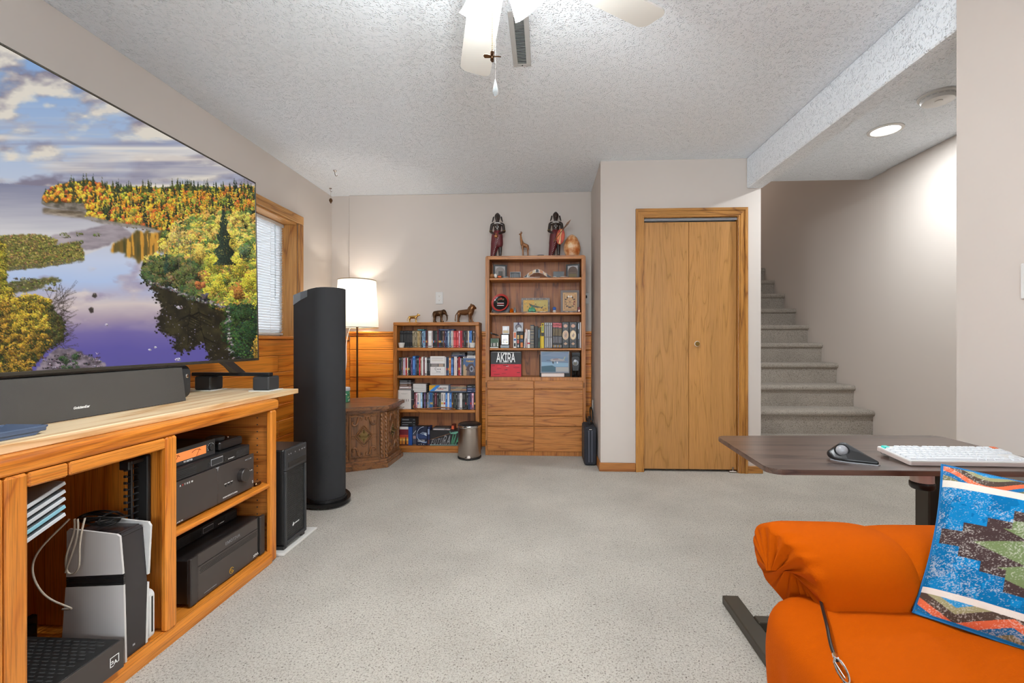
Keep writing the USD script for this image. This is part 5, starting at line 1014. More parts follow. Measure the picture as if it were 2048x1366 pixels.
# --- metal animals on top of the short bookcase
ZT = 1.1975
def animal(name, label, parts, m, o, sc, flip=1, ref=.006):
    bones = [[((x*sc*flip, y*sc, z*sc), r*sc) for (x, y, z), r in b] for b in parts]
    t = blob(bones, ref, 5); v = np.array(t.vertices)
    v[:, 2] -= v[:, 2].min(); f = t.faces if flip > 0 else t.faces
    return obj(name, TM(v+np.array(o), f), m, None, label=label, cat_='figurine', smooth=60)
def legs(xs, ys, top, r0, r1, knee=0):
    out = []
    for x, dx in xs:
        for y in ys: out += [[((x, y, top), r0), ((x+dx*.4+knee, y, top*.5), r1*1.1)], [((x+dx*.4+knee, y, top*.5), r1*1.1), ((x+dx, y, r1), r1)], [((x+dx, y, r1*.8), r1), ((x+dx+r1*1.1, y, r1*.8), r1*.9)]]
    return out
lion = [[((-.42, 0, .72), .17), ((0, 0, .68), .17), ((.3, 0, .78), .2)], [((.3, 0, .78), .22), ((.45, 0, .98), .25)], [((.42, 0, .95), .26), ((.52, 0, 1.1), .22)], [((.6, 0, 1.1), .15), ((.74, 0, 1.03), .085)], [((.42, .1, 1.27), .06), ((.44, .1, 1.32), .04)], [((.42, -.1, 1.27), .06), ((.44, -.1, 1.32), .04)], [((.4, 0, .6), .17), ((.45, 0, .8), .2)], [((-.55, 0, .75), .04), ((-.72, 0, .5), .03)], [((-.72, 0, .5), .03), ((-.74, 0, .18), .035)], [((-.74, 0, .18), .05), ((-.73, 0, .1), .03)]]+legs([(-.44, -.08)], (-.1, .12), .62, .13, .055, -.03)+legs([(.34, -.02)], (-.11,), .62, .12, .06)+legs([(.34, .16)], (.11,), .62, .12, .06)
animal('lion_figurine', 'large bronze lion figurine standing on the short bookcase', lion, 'bronze_brown', (-.742, 4.115, ZT), .128, 1)
eleph = [[((-.35, 0, .82), .26), ((.1, 0, .86), .28)], [((.1, 0, .86), .26), ((.45, 0, .98), .22)], [((.45, 0, 1.0), .22), ((.56, 0, .9), .17)], [((.6, 0, .88), .12), ((.76, 0, .6), .075)], [((.76, 0, .6), .075), ((.78, 0, .3), .05)], [((.78, 0, .3), .05), ((.74, 0, .14), .035)], [((.36, .2, 1.02), .1), ((.28, .3, .8), .07), ((.3, .26, .7), .04)], [((.36, -.2, 1.02), .1), ((.28, -.3, .8), .07), ((.3, -.26, .7), .04)], [((.62, .1, .72), .03), ((.86, .12, .62), .02)], [((.62, -.1, .72), .03), ((.86, -.12, .62), .02)], [((-.58, 0, .85), .03), ((-.66, 0, .5), .02)]]+legs([(-.38, -.04)], (-.13, .13), .75, .16, .09)+legs([(.22, .12)], (-.14,), .75, .15, .085)+legs([(.2, -.04)], (.14,), .75, .15, .085)
animal('elephant_figurine', 'dark bronze elephant figurine on the short bookcase below the outlet', eleph, 'bronze_dark', (-.99, 4.115, ZT), .1, 1)
cat_b = [[((-.42, 0, .6), .16), ((.1, 0, .6), .17), ((.34, 0, .66), .15)], [((.34, 0, .68), .12), ((.56, 0, .86), .12)], [((.56, 0, .86), .13), ((.74, 0, .82), .07)], [((.5, .07, .98), .04), ((.52, .07, 1.02), .02)], [((.5, -.07, .98), .04), ((.52, -.07, 1.02), .02)], [((-.54, 0, .62), .035), ((-.7, 0, .4), .025)], [((-.7, 0, .4), .025), ((-.72, 0, .16), .025)]]+legs([(-.4, -.06)], (-.08, .09), .5, .11, .05, -.03)+legs([(.28, .1)], (-.09,), .52, .1, .05)+legs([(.26, -.02)], (.09,), .52, .1, .05)
animal('wildcat_figurine', 'small golden wildcat figurine at the left of the short bookcase top', cat_b, 'gold', (-1.232, 4.115, ZT), .082, 1)

# ---------------------------------------------------------------- tall bookcase
tc = thing('tall_bookcase', 'tall oak bookcase with open shelves above panelled doors', 'bookcase')
TX0, TX1, TY0_, TY1_ = -.534, .36, 3.972, 4.188
out = rr(TX0, TX1, .0006, 1.787, .02, 5).union(sbox(TX0, .0006, TX1, .1))
obj('frame', prism(out.difference(sbox(TX0+.035, .701, TX1-.036, 1.755)), 'y', TY0_, TY0_+.022), 'case_oak_z', tc)
obj('side', box(TX0+.001, TX0+.0345, TY0_+.0222, TY1_, .0006, 1.766, .001), 'case_oak_z', tc); obj('side', box(TX1-.0355, TX1-.001, TY0_+.0222, TY1_, .0006, 1.766, .001), 'case_oak_z', tc)
obj('top', box(TX0+.02, TX1-.02, TY0_+.0222, TY1_, 1.7662, 1.787, .001), 'case_oak_x', tc); obj('top_rail', box(TX0+.022, TX1-.022, TY0_-.003, TY0_-.0002, 1.757, 1.785, .001), 'case_oak_x', tc)
obj('back', box(TX0+.035, TX1-.036, TY1_-.009, TY1_-.001, .7, 1.766), 'shelf_back', tc)
TZ = [.701, .96, 1.28, 1.592]; TXI0, TXI1 = TX0+.035, TX1-.036
for z, t in zip(TZ[1:], (.018, .02, .021)): obj('shelf', box(TXI0+.0005, TXI1-.0005, TY0_+.006, TY1_-.0095, z-t, z, .004), 'case_oak_x', tc)
obj('deck', box(TXI0, TXI1, TY0_+.0225, TY1_-.0095, .68, .701, .001), 'case_oak_x', tc)
cols = ((TX0+.018, -.1005), (-.0965, TX1-.024))
for (a, b2), hx in zip(cols, (TX0+.008, TX1-.014)):
    for z0_, z1_ in ((.598, .672), (.36, .592), (.268, .354), (.042, .262)): obj('drawer_front', box(a, b2, TY0_-.016, TY0_-.0002, z0_, z1_, .004), 'case_oak_x', tc)
    for z in (.61, .09): obj('hinge', box(hx-.003, hx+.003, TY0_-.008, TY0_-.0001, z, z+.045, .001), 'bronze_dark', tc)
YS = TY0_+.05
# books and collectables on the third shelf (z .96)
z = TZ[1]; rg = np.random.default_rng(9)
bk = 'standing on the tall bookcase shelf'
def bookt(name, label, x0, x1, h, key, bands, y=YS, d=.12, cat_='book', lean=0, group=None):
    it = spine_set(x1-x0, h, d, key, 0, rg, bands); m, c = cm(*it)
    return obj(name, tf(m, RY(lean), (x0, y, z+.0005+.0013*(lean != 0))), 'print', None, label=label, col=c, cat_=cat_, group=group)
W_, K_ = '#e2ddd8', '#17171a'
bookt('book', 'white book with orange and blue spine marks left of the black spines', -.287, -.2585, .149, 'w', [(.62, .94, '#d8764e', .004), (.45, .56, '#2f62a8', .004), (.1, .3, '#222222', .006), (.02, .08, W_, .004)])
bookt('book', 'black book with tan spine panels beside the white book', -.2575, -.2285, .148, 'k', [(.55, .8, '#b89a5c', .005), (.28, .5, '#c05a4a', .006), (.05, .2, '#c8c8c8', .009)])
bookt('book', 'black book with orange spine panels, third of the paperbacks', -.2275, -.1935, .148, 'k', [(.58, .8, '#c8883c', .005), (.4, .52, '#3a4a6a', .005), (.04, .34, '#d0742c', .006)])
bookt('book', 'thin white book leaning against the pink spined book', -.192, -.1815, .142, 'w', [(.1, .3, '#c8c0c0', .002)], lean=4)
bookt('book', 'pinkish white slim book left of the white and red book', -.1775, -.1605, .175, 'p', [(.5, .95, '#e4cfc8', .002), (.1, .45, '#b88a8a', .004)])
bookt('book', 'white book with one red spine patch', -.159, -.1345, .165, 'w', [(.22, .3, '#b3242c', .001), (.5, .92, '#9a9a9c', .009), (.02, .18, '#d8d4d0', .002)])
bookt('book', 'dark banded cream and grey tall book', -.132, -.0985, .21, 'x', [(.03+.072*i, .03+.072*i+.03, ('#b8a888', '#8a8478')[i % 2], .002) for i in range(13)])
bookt('book', 'plain black tall book right of the banded book', -.0955, -.064, .198, 'k', [(.1, .12, '#3a3a3c', .002)])
bookt('book', 'thin dark green and blue book', -.0625, -.0455, .185, 'G', [(.5, .9, '#3f5f7a', .004), (.05, .3, '#2f4f3a', .003)])
bookt('book', 'small yellow and black book', -.0425, -.0335, .2, 'y', [(.55, .95, '#2a2820', .001)], d=.1)
bookt('book', 'bright yellow book with black band', -.0325, -.0095, .226, 'y', [(.48, .62, '#18181a', .0005), (.66, .88, '#8a9a5c', .004), (.9, .97, '#2a2a20', .006)])
for i in range(4): bookt('book', 'pale grey numbered volume, %s of the four matching grey volumes' % nth(i+1), -.006+.0178*i, -.006+.0178*i+.0173, .232, 'g', [(.9, .975, '#efeeec', .006), (.45, .86, '#9c9ca0', .004), (.04, .4, ('#8e8e92', '#a4a4a8')[i % 2], .002)], group='matching grey volumes on the tall bookcase')
for i in range(6): bookt('book', 'dark volume with pink top, %s of the six pink-topped volumes' % nth(i+1), .0695+.0136*i, .0695+.0136*i+.0131, .234-.004*(i > 3), 'x', [(.8, .975, '#d46a6e', .0006), (.86, .93, '#f0d0d0', .004), (.48, .76, '#8a7448', .003), (.2, .44, '#9c9ca4', .0045), (.03, .12, ('#b08a4a', '#c8c4c0')[i % 2], .003)], group='pink-topped volumes on the tall bookcase')
for i, (a, b2) in enumerate(((.153, .2165), (.2175, .288))):
    o = thing('ornate_book', 'thick black book with gold oval spine, %s of the two' % ('left', 'right')[i], 'book', 'two ornate gold oval books')
    obj('cover', box(a, b2, YS, YS+.13, z+.0005, z+.237, .003), 'black_satin', o)
    cx = (a+b2)/2; el = lambda rx, rz, zc: Polygon([(cx+rx*math.cos(t), z+zc+rz*math.sin(t)) for t in np.linspace(0, 2*PI, 25)[:-1]])
    cobj('gilt', [(prism(el(.028, .043, .118), 'y', YS-.0008, YS+.001), '#b08a4e'), (prism(el(.022, .036, .118), 'y', YS-.0012, YS+.001), '#c9a870' if i else '#a87848'), (prism(el(.018, .016, .2), 'y', YS-.0008, YS+.001), '#a06434'), (prism(Polygon([(cx-.018, z+.04), (cx, z+.026), (cx+.018, z+.04), (cx, z+.054)]), 'y', YS-.0008, YS+.001), '#a0703c'), (prism(Polygon([(cx-.012, z+.11), (cx+.004, z+.14), (cx+.014, z+.12), (cx+.002, z+.096)]), 'y', YS-.0016, YS+.001), '#7a5a34'), *[(box(a+.004, b2-.004, YS-.0006, YS+.0005, z+q, z+q+.0015, 0), '#6a5434') for q in (.006, .068, .168, .224)]], o, 'print_gloss')
bookt('book', 'slim blue-black book with white spine lettering', .291, .3115, .237, 'x', [(.72, .94, '#b8c4d0', .006), (.35, .55, '#8a98a8', .007)])
bookt('book', 'thin white book at the right end of the shelf', .3125, .3225, .232, 'w', [(.2, .8, '#e8d8cc', .003)])
o = thing('photo_cube', 'photo cube with green and grey picture at the left of the shelf', 'photo cube')
obj('cube', box(-.493, -.413, YS-.02, YS+.05, z+.0105, z+.09, .003), 'charcoal', o); obj('stand', box(-.496, -.42, YS-.024, YS+.05, z+.0005, z+.0102, .001), 'white_plastic', o)
cobj('picture', [(box(-.491, -.416, YS-.0206, YS-.0198, z+.013, z+.087, 0), '#5a6a58'), (box(-.486, -.43, YS-.0209, YS-.0205, z+.05, z+.08, 0), '#3c5a40'), *[(box(-.488+.011*i, -.48+.011*i, YS-.0212, YS-.0208, z+.016, z+.04+.012*random.random(), 0), ['#a8a8a0', '#3a3a3a', '#c8c4bc'][i % 3]) for i in range(6)]], o)
o = thing('model_aircraft', 'tiny dark model aircraft perched on the photo cube', 'model')
obj('fuselage', tube([(-.49, YS+.01, z+.128), (-.47, YS+.01, z+.129), (-.44, YS+.008, z+.12), (-.42, YS+.006, z+.113)], [.003, .006, .007, .003], 8), 'black_satin', o, smooth=50)
obj('wing', tf(box(-.012, .012, -.04, .04, -.0015, .0015, .0008), RY(15) @ RZ(20), (-.45, YS+.01, z+.124)), 'black_satin', o); obj('tail', tf(box(-.006, .006, -.001, .001, 0, .015, .0005), RY(-15), (-.486, YS+.01, z+.13)), 'black_satin', o); obj('stem', tube([(-.45, YS+.01, z+.12), (-.445, YS+.01, z+.0905)], .0016, 6), 'steel', o)
o = thing('award_plaque', 'small black stand with engraved silver plate and bright photo', 'plaque')
obj('base', box(-.404, -.322, YS-.015, YS+.03, z+.0005, z+.028, .002), 'black_gloss', o); obj('back', box(-.402, -.324, YS+.0, YS+.02, z+.0285, z+.128, .002), 'black_satin', o)
pl = obj('plate', box(-.392, -.33, YS-.003, YS-.0005, z+.034, z+.12, .0008), 'steel', o)
cobj('engraving', [(box(-.384, -.338, YS-.0036, YS-.0028, z+.046+.008*i, z+.0495+.008*i, 0), '#55555a') for i in range(7)]+[(box(-.382, -.376, YS-.0038, YS-.0028, z+.05, z+.062, 0), '#d8d8c0'), (box(-.35, -.34, YS-.0038, YS-.0028, z+.05, z+.06, 0), '#e8e0a0')], pl)
cobj('photo', [(box(-.386, -.324, YS+.003, YS+.006, z+.1285, z+.2, .0008), '#dfe3e8'), (box(-.38, -.33, YS+.0024, YS+.0034, z+.136, z+.16, 0), '#c8b490'), (box(-.378, -.345, YS+.0024, YS+.0034, z+.162, z+.19, 0), '#f4f6fa')], o)
o = thing('framed_medal', 'grey picture with dark round medallion standing on the paperbacks', 'plaque')
obj('frame', box(-.286, -.197, YS+.01, YS+.02, z+.1495, z+.234, .002), 'lens_grey', o)
cobj('picture', [(box(-.284, -.199, YS+.0092, YS+.0102, z+.152, z+.232, 0), '#a9a9b0'), (prism(Point(-.241, z+.19).buffer(.028), 'y', YS+.0086, YS+.0098), '#55565c'), (prism(Point(-.241, z+.19).buffer(.02), 'y', YS+.008, YS+.0092), '#7c7478'), (box(-.248, -.235, YS+.0082, YS+.0092, z+.2, z+.233, 0), '#3a2c50'), (prism(Point(-.234, z+.172).buffer(.018), 'y', YS+.0075, YS+.0085), '#c8ccd0')], o)
# second shelf from the bottom (deck)
z = TZ[0]
b = cover('picture_book', 'large black and red boxed book with white AKIRA title', 'book', -.49, -.213, z+.0005, z+.228, YS-.02, .05, 'black_satin',
          [(R4(0, 1, 0, .5), '#c8182c'), (R4(0, 1, .5, 1), '#1d1d20'), (R4(.02, .98, .975, .99), '#8a8a8c'), *[(Polygon([(a, c), (a+w, c+.01), (a+w, c+.03), (a, c+.022)]), k) for a, c, w, k in ((.03, .42, .1, '#7a0c18'), (.4, .44, .16, '#2a1014'), (.5, .4, .1, '#c8b0b0'), (.2, .3, .14, '#8e1020'), (.05, .2, .12, '#9c1424'), (.45, .26, .1, '#3a0c14'), (.75, .35, .2, '#8e1020'), (.1, .08, .2, '#7a0c18'), (.36, .12, .14, '#a01424'), (.86, .15, .1, '#5a0a14'), (.22, .4, .1, '#e83a4a'), (.8, .45, .12, '#e83a4a'))]])
obj('lettering', text('AKIRA', .078, (-.44, YS-.0225, z+.135), (1, 0, 0), (0, 0, 1), bold=True, width=.172), 'white_mark', b)
obj('lettering', text('KATSUHIRO OTOMO', .007, (-.428, YS-.0225, z+.2165), (1, 0, 0), (0, 0, 1), bold=True, width=.15), 'white_mark', b); obj('lettering', text('35TH ANNIVERSARY BOX SET', .004, (-.41, YS-.0225, z+.124), (1, 0, 0), (0, 0, 1), width=.11), 'white_mark', b)
o = thing('framed_picture', 'blue framed picture of a small propeller aeroplane', 'framed picture')
FXa, FXb, FZ0, FZ1 = -.037, .216, z+.038, z+.23
obj('frame', prism(sbox(FXa-.004, FZ0-.004, FXb+.002, FZ1).difference(sbox(FXa+.004, FZ0+.004, FXb-.006, FZ1-.006)), 'y', YS-.002, YS+.014), 'lens_grey', o)
it = [(box(FXa, FXb-.003, YS, YS+.01, FZ0, FZ1-.003, 0), '#6f86a0')]
PLY = lambda pts, c, k: it.append((prism(Polygon([(FXa+a*(FXb-FXa), FZ0+b_*(FZ1-FZ0)) for a, b_ in pts]), 'y', YS-.0004*k, YS+.002), c))
PLY([(.02, .28), (.98, .28), (.98, .45), (.02, .5)], '#87a8c0', 1); PLY([(.02, .3), (.4, .34), (.52, .26), (.52, .04), (.02, .04)], '#3f6272', 2); PLY([(.53, .04), (.98, .04), (.98, .26), (.53, .26)], '#a9a8a6', 2); PLY([(.02, .8), (.5, .98), (.98, .9), (.98, .7), (.5, .75)], '#7c8ea6', 1)
PLY([(.32, .6), (.38, .65), (.62, .67), (.78, .63), (.84, .63), (.88, .75), (.84, .76), (.8, .66), (.86, .58), (.7, .52), (.42, .52), (.33, .56)], '#a6a0a0', 3); PLY([(.2, .59), (.36, .58), (.36, .56), (.2, .57)], '#4a4a58', 4); PLY([(.42, .64), (.56, .68), (.64, .65), (.6, .61), (.44, .6)], '#8a7a80', 4); PLY([(.4, .53), (.42, .42), (.46, .42), (.45, .53)], '#2a3038', 4); PLY([(.56, .53), (.57, .43), (.61, .43), (.6, .53)], '#d8dce0', 4); PLY([(.5, .56), (.93, .55), (.93, .52), (.5, .52)], '#808490', 5); PLY([(.83, .74), (.87, .76), (.85, .64), (.82, .64)], '#a8b08a', 5)
cobj('picture', it, o); obj('backing', box(-.05, .228, YS+.0145, YS+.03, z+.0005, z+.2, .002), 'black_matte', o)
o = obj('wood_block', box(-.034, .173, YS-.035, YS-.006, z+.0005, z+.035, .004), 'key_case', None, label='pale pinkish block in front of the aeroplane picture', cat_='block')
o = thing('glass_award', 'dark glass trophy on black base at the right of the shelf', 'trophy')
obj('base', lathe([(.035, z+.0006), (.035, z+.014), (.022, z+.02), (.016, z+.03), (.02, z+.045), (.026, z+.058)], 24, (.274, YS, 0)), 'black_gloss', o, smooth=35)
obj('body', prism(Polygon([(.248, z+.058), (.3, z+.058), (.309, z+.17), (.296, z+.185), (.252, z+.185), (.239, z+.17)]), 'y', YS-.012, YS+.012), 'charcoal', o)
cobj('etching', [(prism(Point(.274, z+.128).buffer(.026), 'y', YS-.0128, YS-.0118), '#83888e'), (prism(Point(.271, z+.122).buffer(.017), 'y', YS-.0134, YS-.0122), '#5c5a4c'), (prism(Point(.27, z+.145).buffer(.012), 'y', YS-.0136, YS-.0126), '#b8bcc2')], o, 'print_gloss')
obj('backing', box(.243, .318, YS+.03, YS+.04, z+.0005, z+.22, .002), 'black_gloss', o)
# fourth shelf (z 1.28)
z = TZ[2]
o = thing('souvenir_plate', 'round red rimmed black souvenir plate on a stand', 'plate')
R = RX(-72) @ np.eye(3); PC = (-.402, YS+.012, z+.088)
dish = tf(tf(lathe([(.002, 0), (.05, 0), (.062, .006), (.08, .016), (.083, .018), (.083, .022), (.078, .02), (.06, .01), (.05, .004), (.002, .003)], 44), RX(75), (0, 0, 0)), RZ(-12), PC); obj('rim', dish, 'red_mark', o, smooth=35)
obj('well', tf(tf(lathe([(.002, .0032), (.05, .0045), (.066, .0132), (.064, .0134), (.05, .006), (.002, .005)], 44), RX(75)), RZ(-12), PC), 'black_gloss', o, smooth=35)
fr_ = lambda m: tf(tf(m, RX(75)), RZ(-12), PC)
cobj('motif', [(fr_(prism(Polygon([(-.03, a), (.032, a-.002), (.034, a-.009), (-.034, a-.007)]), 'z', .0055, .0066)), c) for a, c in ((.004, '#c8c4c0'), (-.006, '#b02c30'), (-.018, '#d8d4d0'))]+[(fr_(prism(Point(a, b_).buffer(r), 'z', .0055, .0065)), c) for a, b_, r, c in ((-.02, .035, .01, '#7a4a28'), (0, .042, .012, '#8a3a24'), (.022, .034, .009, '#6a5a3a'), (-.036, .012, .007, '#5a6a4a'))], o)
obj('stand', cat(box(-.485, -.475, YS-.008, YS+.04, z+.0005, z+.02, .002), box(-.335, -.325, YS-.008, YS+.04, z+.0005, z+.02, .002), box(-.485, -.325, YS+.035, YS+.045, z+.0005, z+.07, .002)), 'black_satin', o)
o = thing('framed_picture', 'golden beetle picture in a dark patterned frame', 'framed picture')
a, b2, c0, c1 = -.216, .044, z+.0005, z+.136
obj('frame', prism(sbox(a, c0, b2, c1).difference(sbox(a+.018, c0+.012, b2-.018, c1-.018)), 'y', YS+.028, YS+.044), 'dark_wood', o)
it = [(box(a+.018, b2-.018, YS+.032, YS+.042, c0+.012, c1-.018, 0), '#c89a3c'), (box(-.1, b2-.018, YS+.0312, YS+.0322, c0+.05, c1-.018, 0), '#b8a050')]+[(prism(Point(random.uniform(a+.03, b2-.03), random.uniform(c0+.02, c1-.03)).buffer(random.uniform(.002, .006)), 'y', YS+.0306, YS+.033), ['#8a6a24', '#d8b860', '#6a5a30', '#a8a868'][i % 4]) for i in range(40)]
it += [(prism(Polygon([(-.15, z+.09), (-.12, z+.075), (-.06, z+.06), (-.03, z+.05), (-.07, z+.045), (-.13, z+.06)]), 'y', YS+.03, YS+.032), '#3f3a28'), (prism(Polygon([(-.04, z+.05), (-.015, z+.062), (-.03, z+.035)]), 'y', YS+.03, YS+.032), '#2a2620')]
cobj('picture', it, o); cobj('frame_inlay', [(box(a+.004+.02*i, a+.014+.02*i, YS+.0272, YS+.0285, c1-.014, c1-.005, 0), ['#6a6458', '#3a342c', '#8a8474'][i % 3]) for i in range(12)]+[(box(x, x+.009, YS+.0272, YS+.0285, c0+.02+.02*j, c0+.03+.02*j, 0), ['#5a5448', '#2a241c'][j % 2]) for j in range(5) for x in (a+.004, b2-.014)], o)
jd = [tf(lathe([(.002, 0), (.014, .003), (.012, .022), (.004, .05-.012*abs(i)), (.001, .052-.012*abs(i))], 10), RY(24*i), (-.118+.006*i, YS, z+.0125)) for i in (-2, -1, 0, 1, 2)]
obj('jade_carving', cat(prism(Polygon([(-.165+.095*t, YS-.02+.0*t) for t in (0, 1)]+[(-.07, YS+.02), (-.165, YS+.02)]), 'z', z+.0005, z+.006), *jd), 'jade', None, label='green fan-shaped stone carving before the beetle picture', cat_='carving', smooth=40)
o = thing('butterfly_frame', 'dark framed display of butterflies in a ring', 'framed display')
a, b2, c1 = .142, .31, z+.205
obj('frame', prism(sbox(a, z+.0005, b2, c1).difference(sbox(a+.02, z+.018, b2-.02, c1-.02)), 'y', YS+.03, YS+.05), 'dark_wood', o)
it = [(box(a+.02, b2-.02, YS+.036, YS+.046, z+.018, c1-.02, 0), '#c49a68')]; cx, cz = (a+b2)/2, z+.1
for s in ([(a+.034, z+.035), (a+.038, z+.035), (a+.038, c1-.035), (a+.034, c1-.035)], [(b2-.038, z+.035), (b2-.034, z+.035), (b2-.034, c1-.035), (b2-.038, c1-.035)], [(a+.045, z+.026), (b2-.045, z+.026), (b2-.045, z+.029), (a+.045, z+.029)], [(a+.045, c1-.029), (b2-.045, c1-.029), (b2-.045, c1-.026), (a+.045, c1-.026)]): it.append((prism(Polygon(s), 'y', YS+.0354, YS+.037), '#7a5230'))
for i, c in enumerate(('#e4ddd4', '#4a3222', '#7a3a24', '#5a4a34', '#3a2a22', '#8a6a44', '#54402c')):
    t = PI/2-i*2*PI/7; px2, pz2 = cx+.034*math.cos(t), cz+.044*math.sin(t)
    for s in (-1, 1):
        d1_, d2_ = t+s*.9, t+s*1.9; it.append((prism(Polygon([(px2, pz2), (px2+.02*math.cos(d1_-s*.3), pz2+.02*math.sin(d1_-s*.3)), (px2+.021*math.cos(d1_+s*.4), pz2+.021*math.sin(d1_+s*.4)), (px2+.013*math.cos(d2_), pz2+.013*math.sin(d2_))]), 'y', YS+.0348, YS+.037), c))
    it.append((prism(LineString([(cx, cz), (px2, pz2)]).buffer(.0012), 'y', YS+.0352, YS+.037), '#5a4030'))
cobj('display', it, o)
o = thing('small_figure', 'small orange and lilac ornament beside the souvenir plate', 'figurine'); obj('base', lathe([(.016, z+.0006), (.018, z+.01), (.012, z+.028), (.004, z+.04)], 10, (-.302, YS-.005, 0)), 'orange_velvet', o, smooth=30); obj('companion', lathe([(.011, z+.0006), (.012, z+.02), (.007, z+.038), (.003, z+.05)], 10, (-.272, YS-.005, 0)), 'case_clear', o, smooth=30)
o = thing('small_figure', 'small blue and white figure between beetle and butterfly frames', 'figurine'); obj('body', lathe([(.012, z+.0006), (.016, z+.012), (.012, z+.022), (.006, z+.026)], 16, (.085, YS, 0)), 'white_plastic', o, smooth=40); obj('head', sphere((.085, YS, z+.036), .0165, 2), 'blue_glass', o, smooth=True)
for i, (x, y_, w, m, lb) in enumerate(((-.02, YS-.02, .055, 'white_trim', 'white chip of coral at the front of the fourth shelf'), (.19, YS-.022, .03, 'white_trim', 'pair of small white shells before the butterfly frame'), (.236, YS-.02, .03, 'ps_white', 'flat pale shell right of the white shells'))):
    obj('shell', cat(sphere((x-w*.22, y_, z+.006), w*.3, 2, (1, .6, .35 if i else .25)), sphere((x+w*.22, y_, z+.006), w*.3, 2, (1, .6, .4 if i else .2))) if i < 2 else sphere((x, y_, z+.004), w*.5, 2, (1, .6, .22)), m, None, label=lb, cat_='shell', smooth=True)
obj('red_box', cm((box(.294, .315, YS-.01, YS+.02, z+.0005, z+.05, .002), '#7a2a24'), (box(.297, .312, YS-.0106, YS-.0095, z+.008, z+.024, 0), '#d8c8b8'))[0], 'print', None, label='tiny red box at the right end of the fourth shelf', cat_='box', col=cm((box(.294, .315, YS-.01, YS+.02, z+.0005, z+.05, .002), '#7a2a24'), (box(.297, .312, YS-.0106, YS-.0095, z+.008, z+.024, 0), '#d8c8b8'))[1])
# top shelf (z 1.592)
z = TZ[3]
def photo_frame(label, x0, x1, yaw, pic_it):
    o = thing('framed_photograph', label, 'photo frame', loc=((x0+x1)/2, YS+.03, z+.0005), rz=yaw); w = (x1-x0)/2
    obj('frame', prism(sbox(-w, 0, w, .128).difference(sbox(-w+.016, .012, w-.016, .114)), 'y', -.008, .01), 'black_satin', o)
    arch = Polygon([(-w+.018, .012)]+[((w-.018)*math.cos(t), .062+.046*math.sin(t)) for t in np.linspace(PI, 0, 14)]+[(w-.018, .012)])
    cobj('mat', [(prism(sbox(-w+.016, .012, w-.016, .114).difference(arch), 'y', -.003, .006), '#b4b0b0')], o)
    cobj('photo', [(prism(arch, 'y', .001, .007), pic_it[0])]+[(prism(Polygon(p), 'y', .0, .002), c) for p, c in pic_it[1:]], o); return o
photo_frame('black arched photo frame at the left end of the top shelf', -.472, -.348, 14, ['#8a827c', ([(-.02, .012), (.024, .012), (.024, .07), (-.014, .07)], '#4a4640'), ([(-.03, .012), (.03, .012), (.03, .03), (-.03, .03)], '#5a5048')])
photo_frame('black arched photo frame at the right end of the top shelf', .19, .314, -14, ['#5a4638', ([(-.034, .012), (.034, .012), (.034, .04), (-.034, .045)], '#6a5a30'), ([(-.03, .05), (.03, .05), (.03, .053), (-.03, .053)], '#8a7460')])
for x0, x1, h, m, lb in ((-.318, -.222, .061, 'charcoal', 'small dark engraved plate left of the boomerang'), (.074, .173, .062, 'black_satin', 'small plain dark plate right of the boomerang')):
    o = thing('display_plate', lb, 'plaque'); obj('plate', box(x0, x1, YS+.02, YS+.028, z+.0005, z+h, .002), m, o); obj('rim', prism(sbox(x0, z+.0005, x1, z+h).difference(sbox(x0+.004, z+.005, x1-.004, z+h-.004)), 'y', YS+.017, YS+.0198), 'lens_grey' if m == 'charcoal' else 'anodised_dark', o)
    if m == 'charcoal': obj('ribs', cat(*[box(x0+.01+.0085*i, x0+.013+.0085*i, YS+.0185, YS+.0199, z+.008, z+h-.012-.004*abs(i-4)/2, 0) for i in range(9)]), 'lens_grey', o, kind='stuff')
bo = [(-.205, .004), (-.15, .05), (-.1, .078), (-.07, .085), (-.04, .08), (.0, .055), (.07, .004), (.045, .002), (.02, .012), (-.03, .045), (-.065, .052), (-.1, .048), (-.14, .025), (-.175, .002)]
o = thing('boomerang', 'patterned brown boomerang standing on the top shelf', 'boomerang')
obj('body', prism(Polygon([(x, z+q) for x, q in bo]), 'y', YS+.012, YS+.02), 'walnut_x', o)
cobj('painted_bands', [(prism(Polygon([(x, z+q) for x, q in bo]).intersection(sbox(a, z, b_, z+.1)).buffer(-.003), 'y', YS+.0112, YS+.0125), c) for a, b_, c in ((-.19, -.155, '#1c1614'), (-.15, -.11, '#c8904a'), (-.105, -.09, '#e0c890'), (-.085, -.055, '#1f1a18'), (-.05, -.015, '#b87a4a'), (-.01, .01, '#d8b888'), (.015, .06, '#241a22'))], o)
obj('wooden_ball', sphere((-.478, YS-.022, z+.0215), .021, 2), 'figure_wood', None, label='round tan wooden ball at the left of the top shelf', cat_='ball', smooth=True)
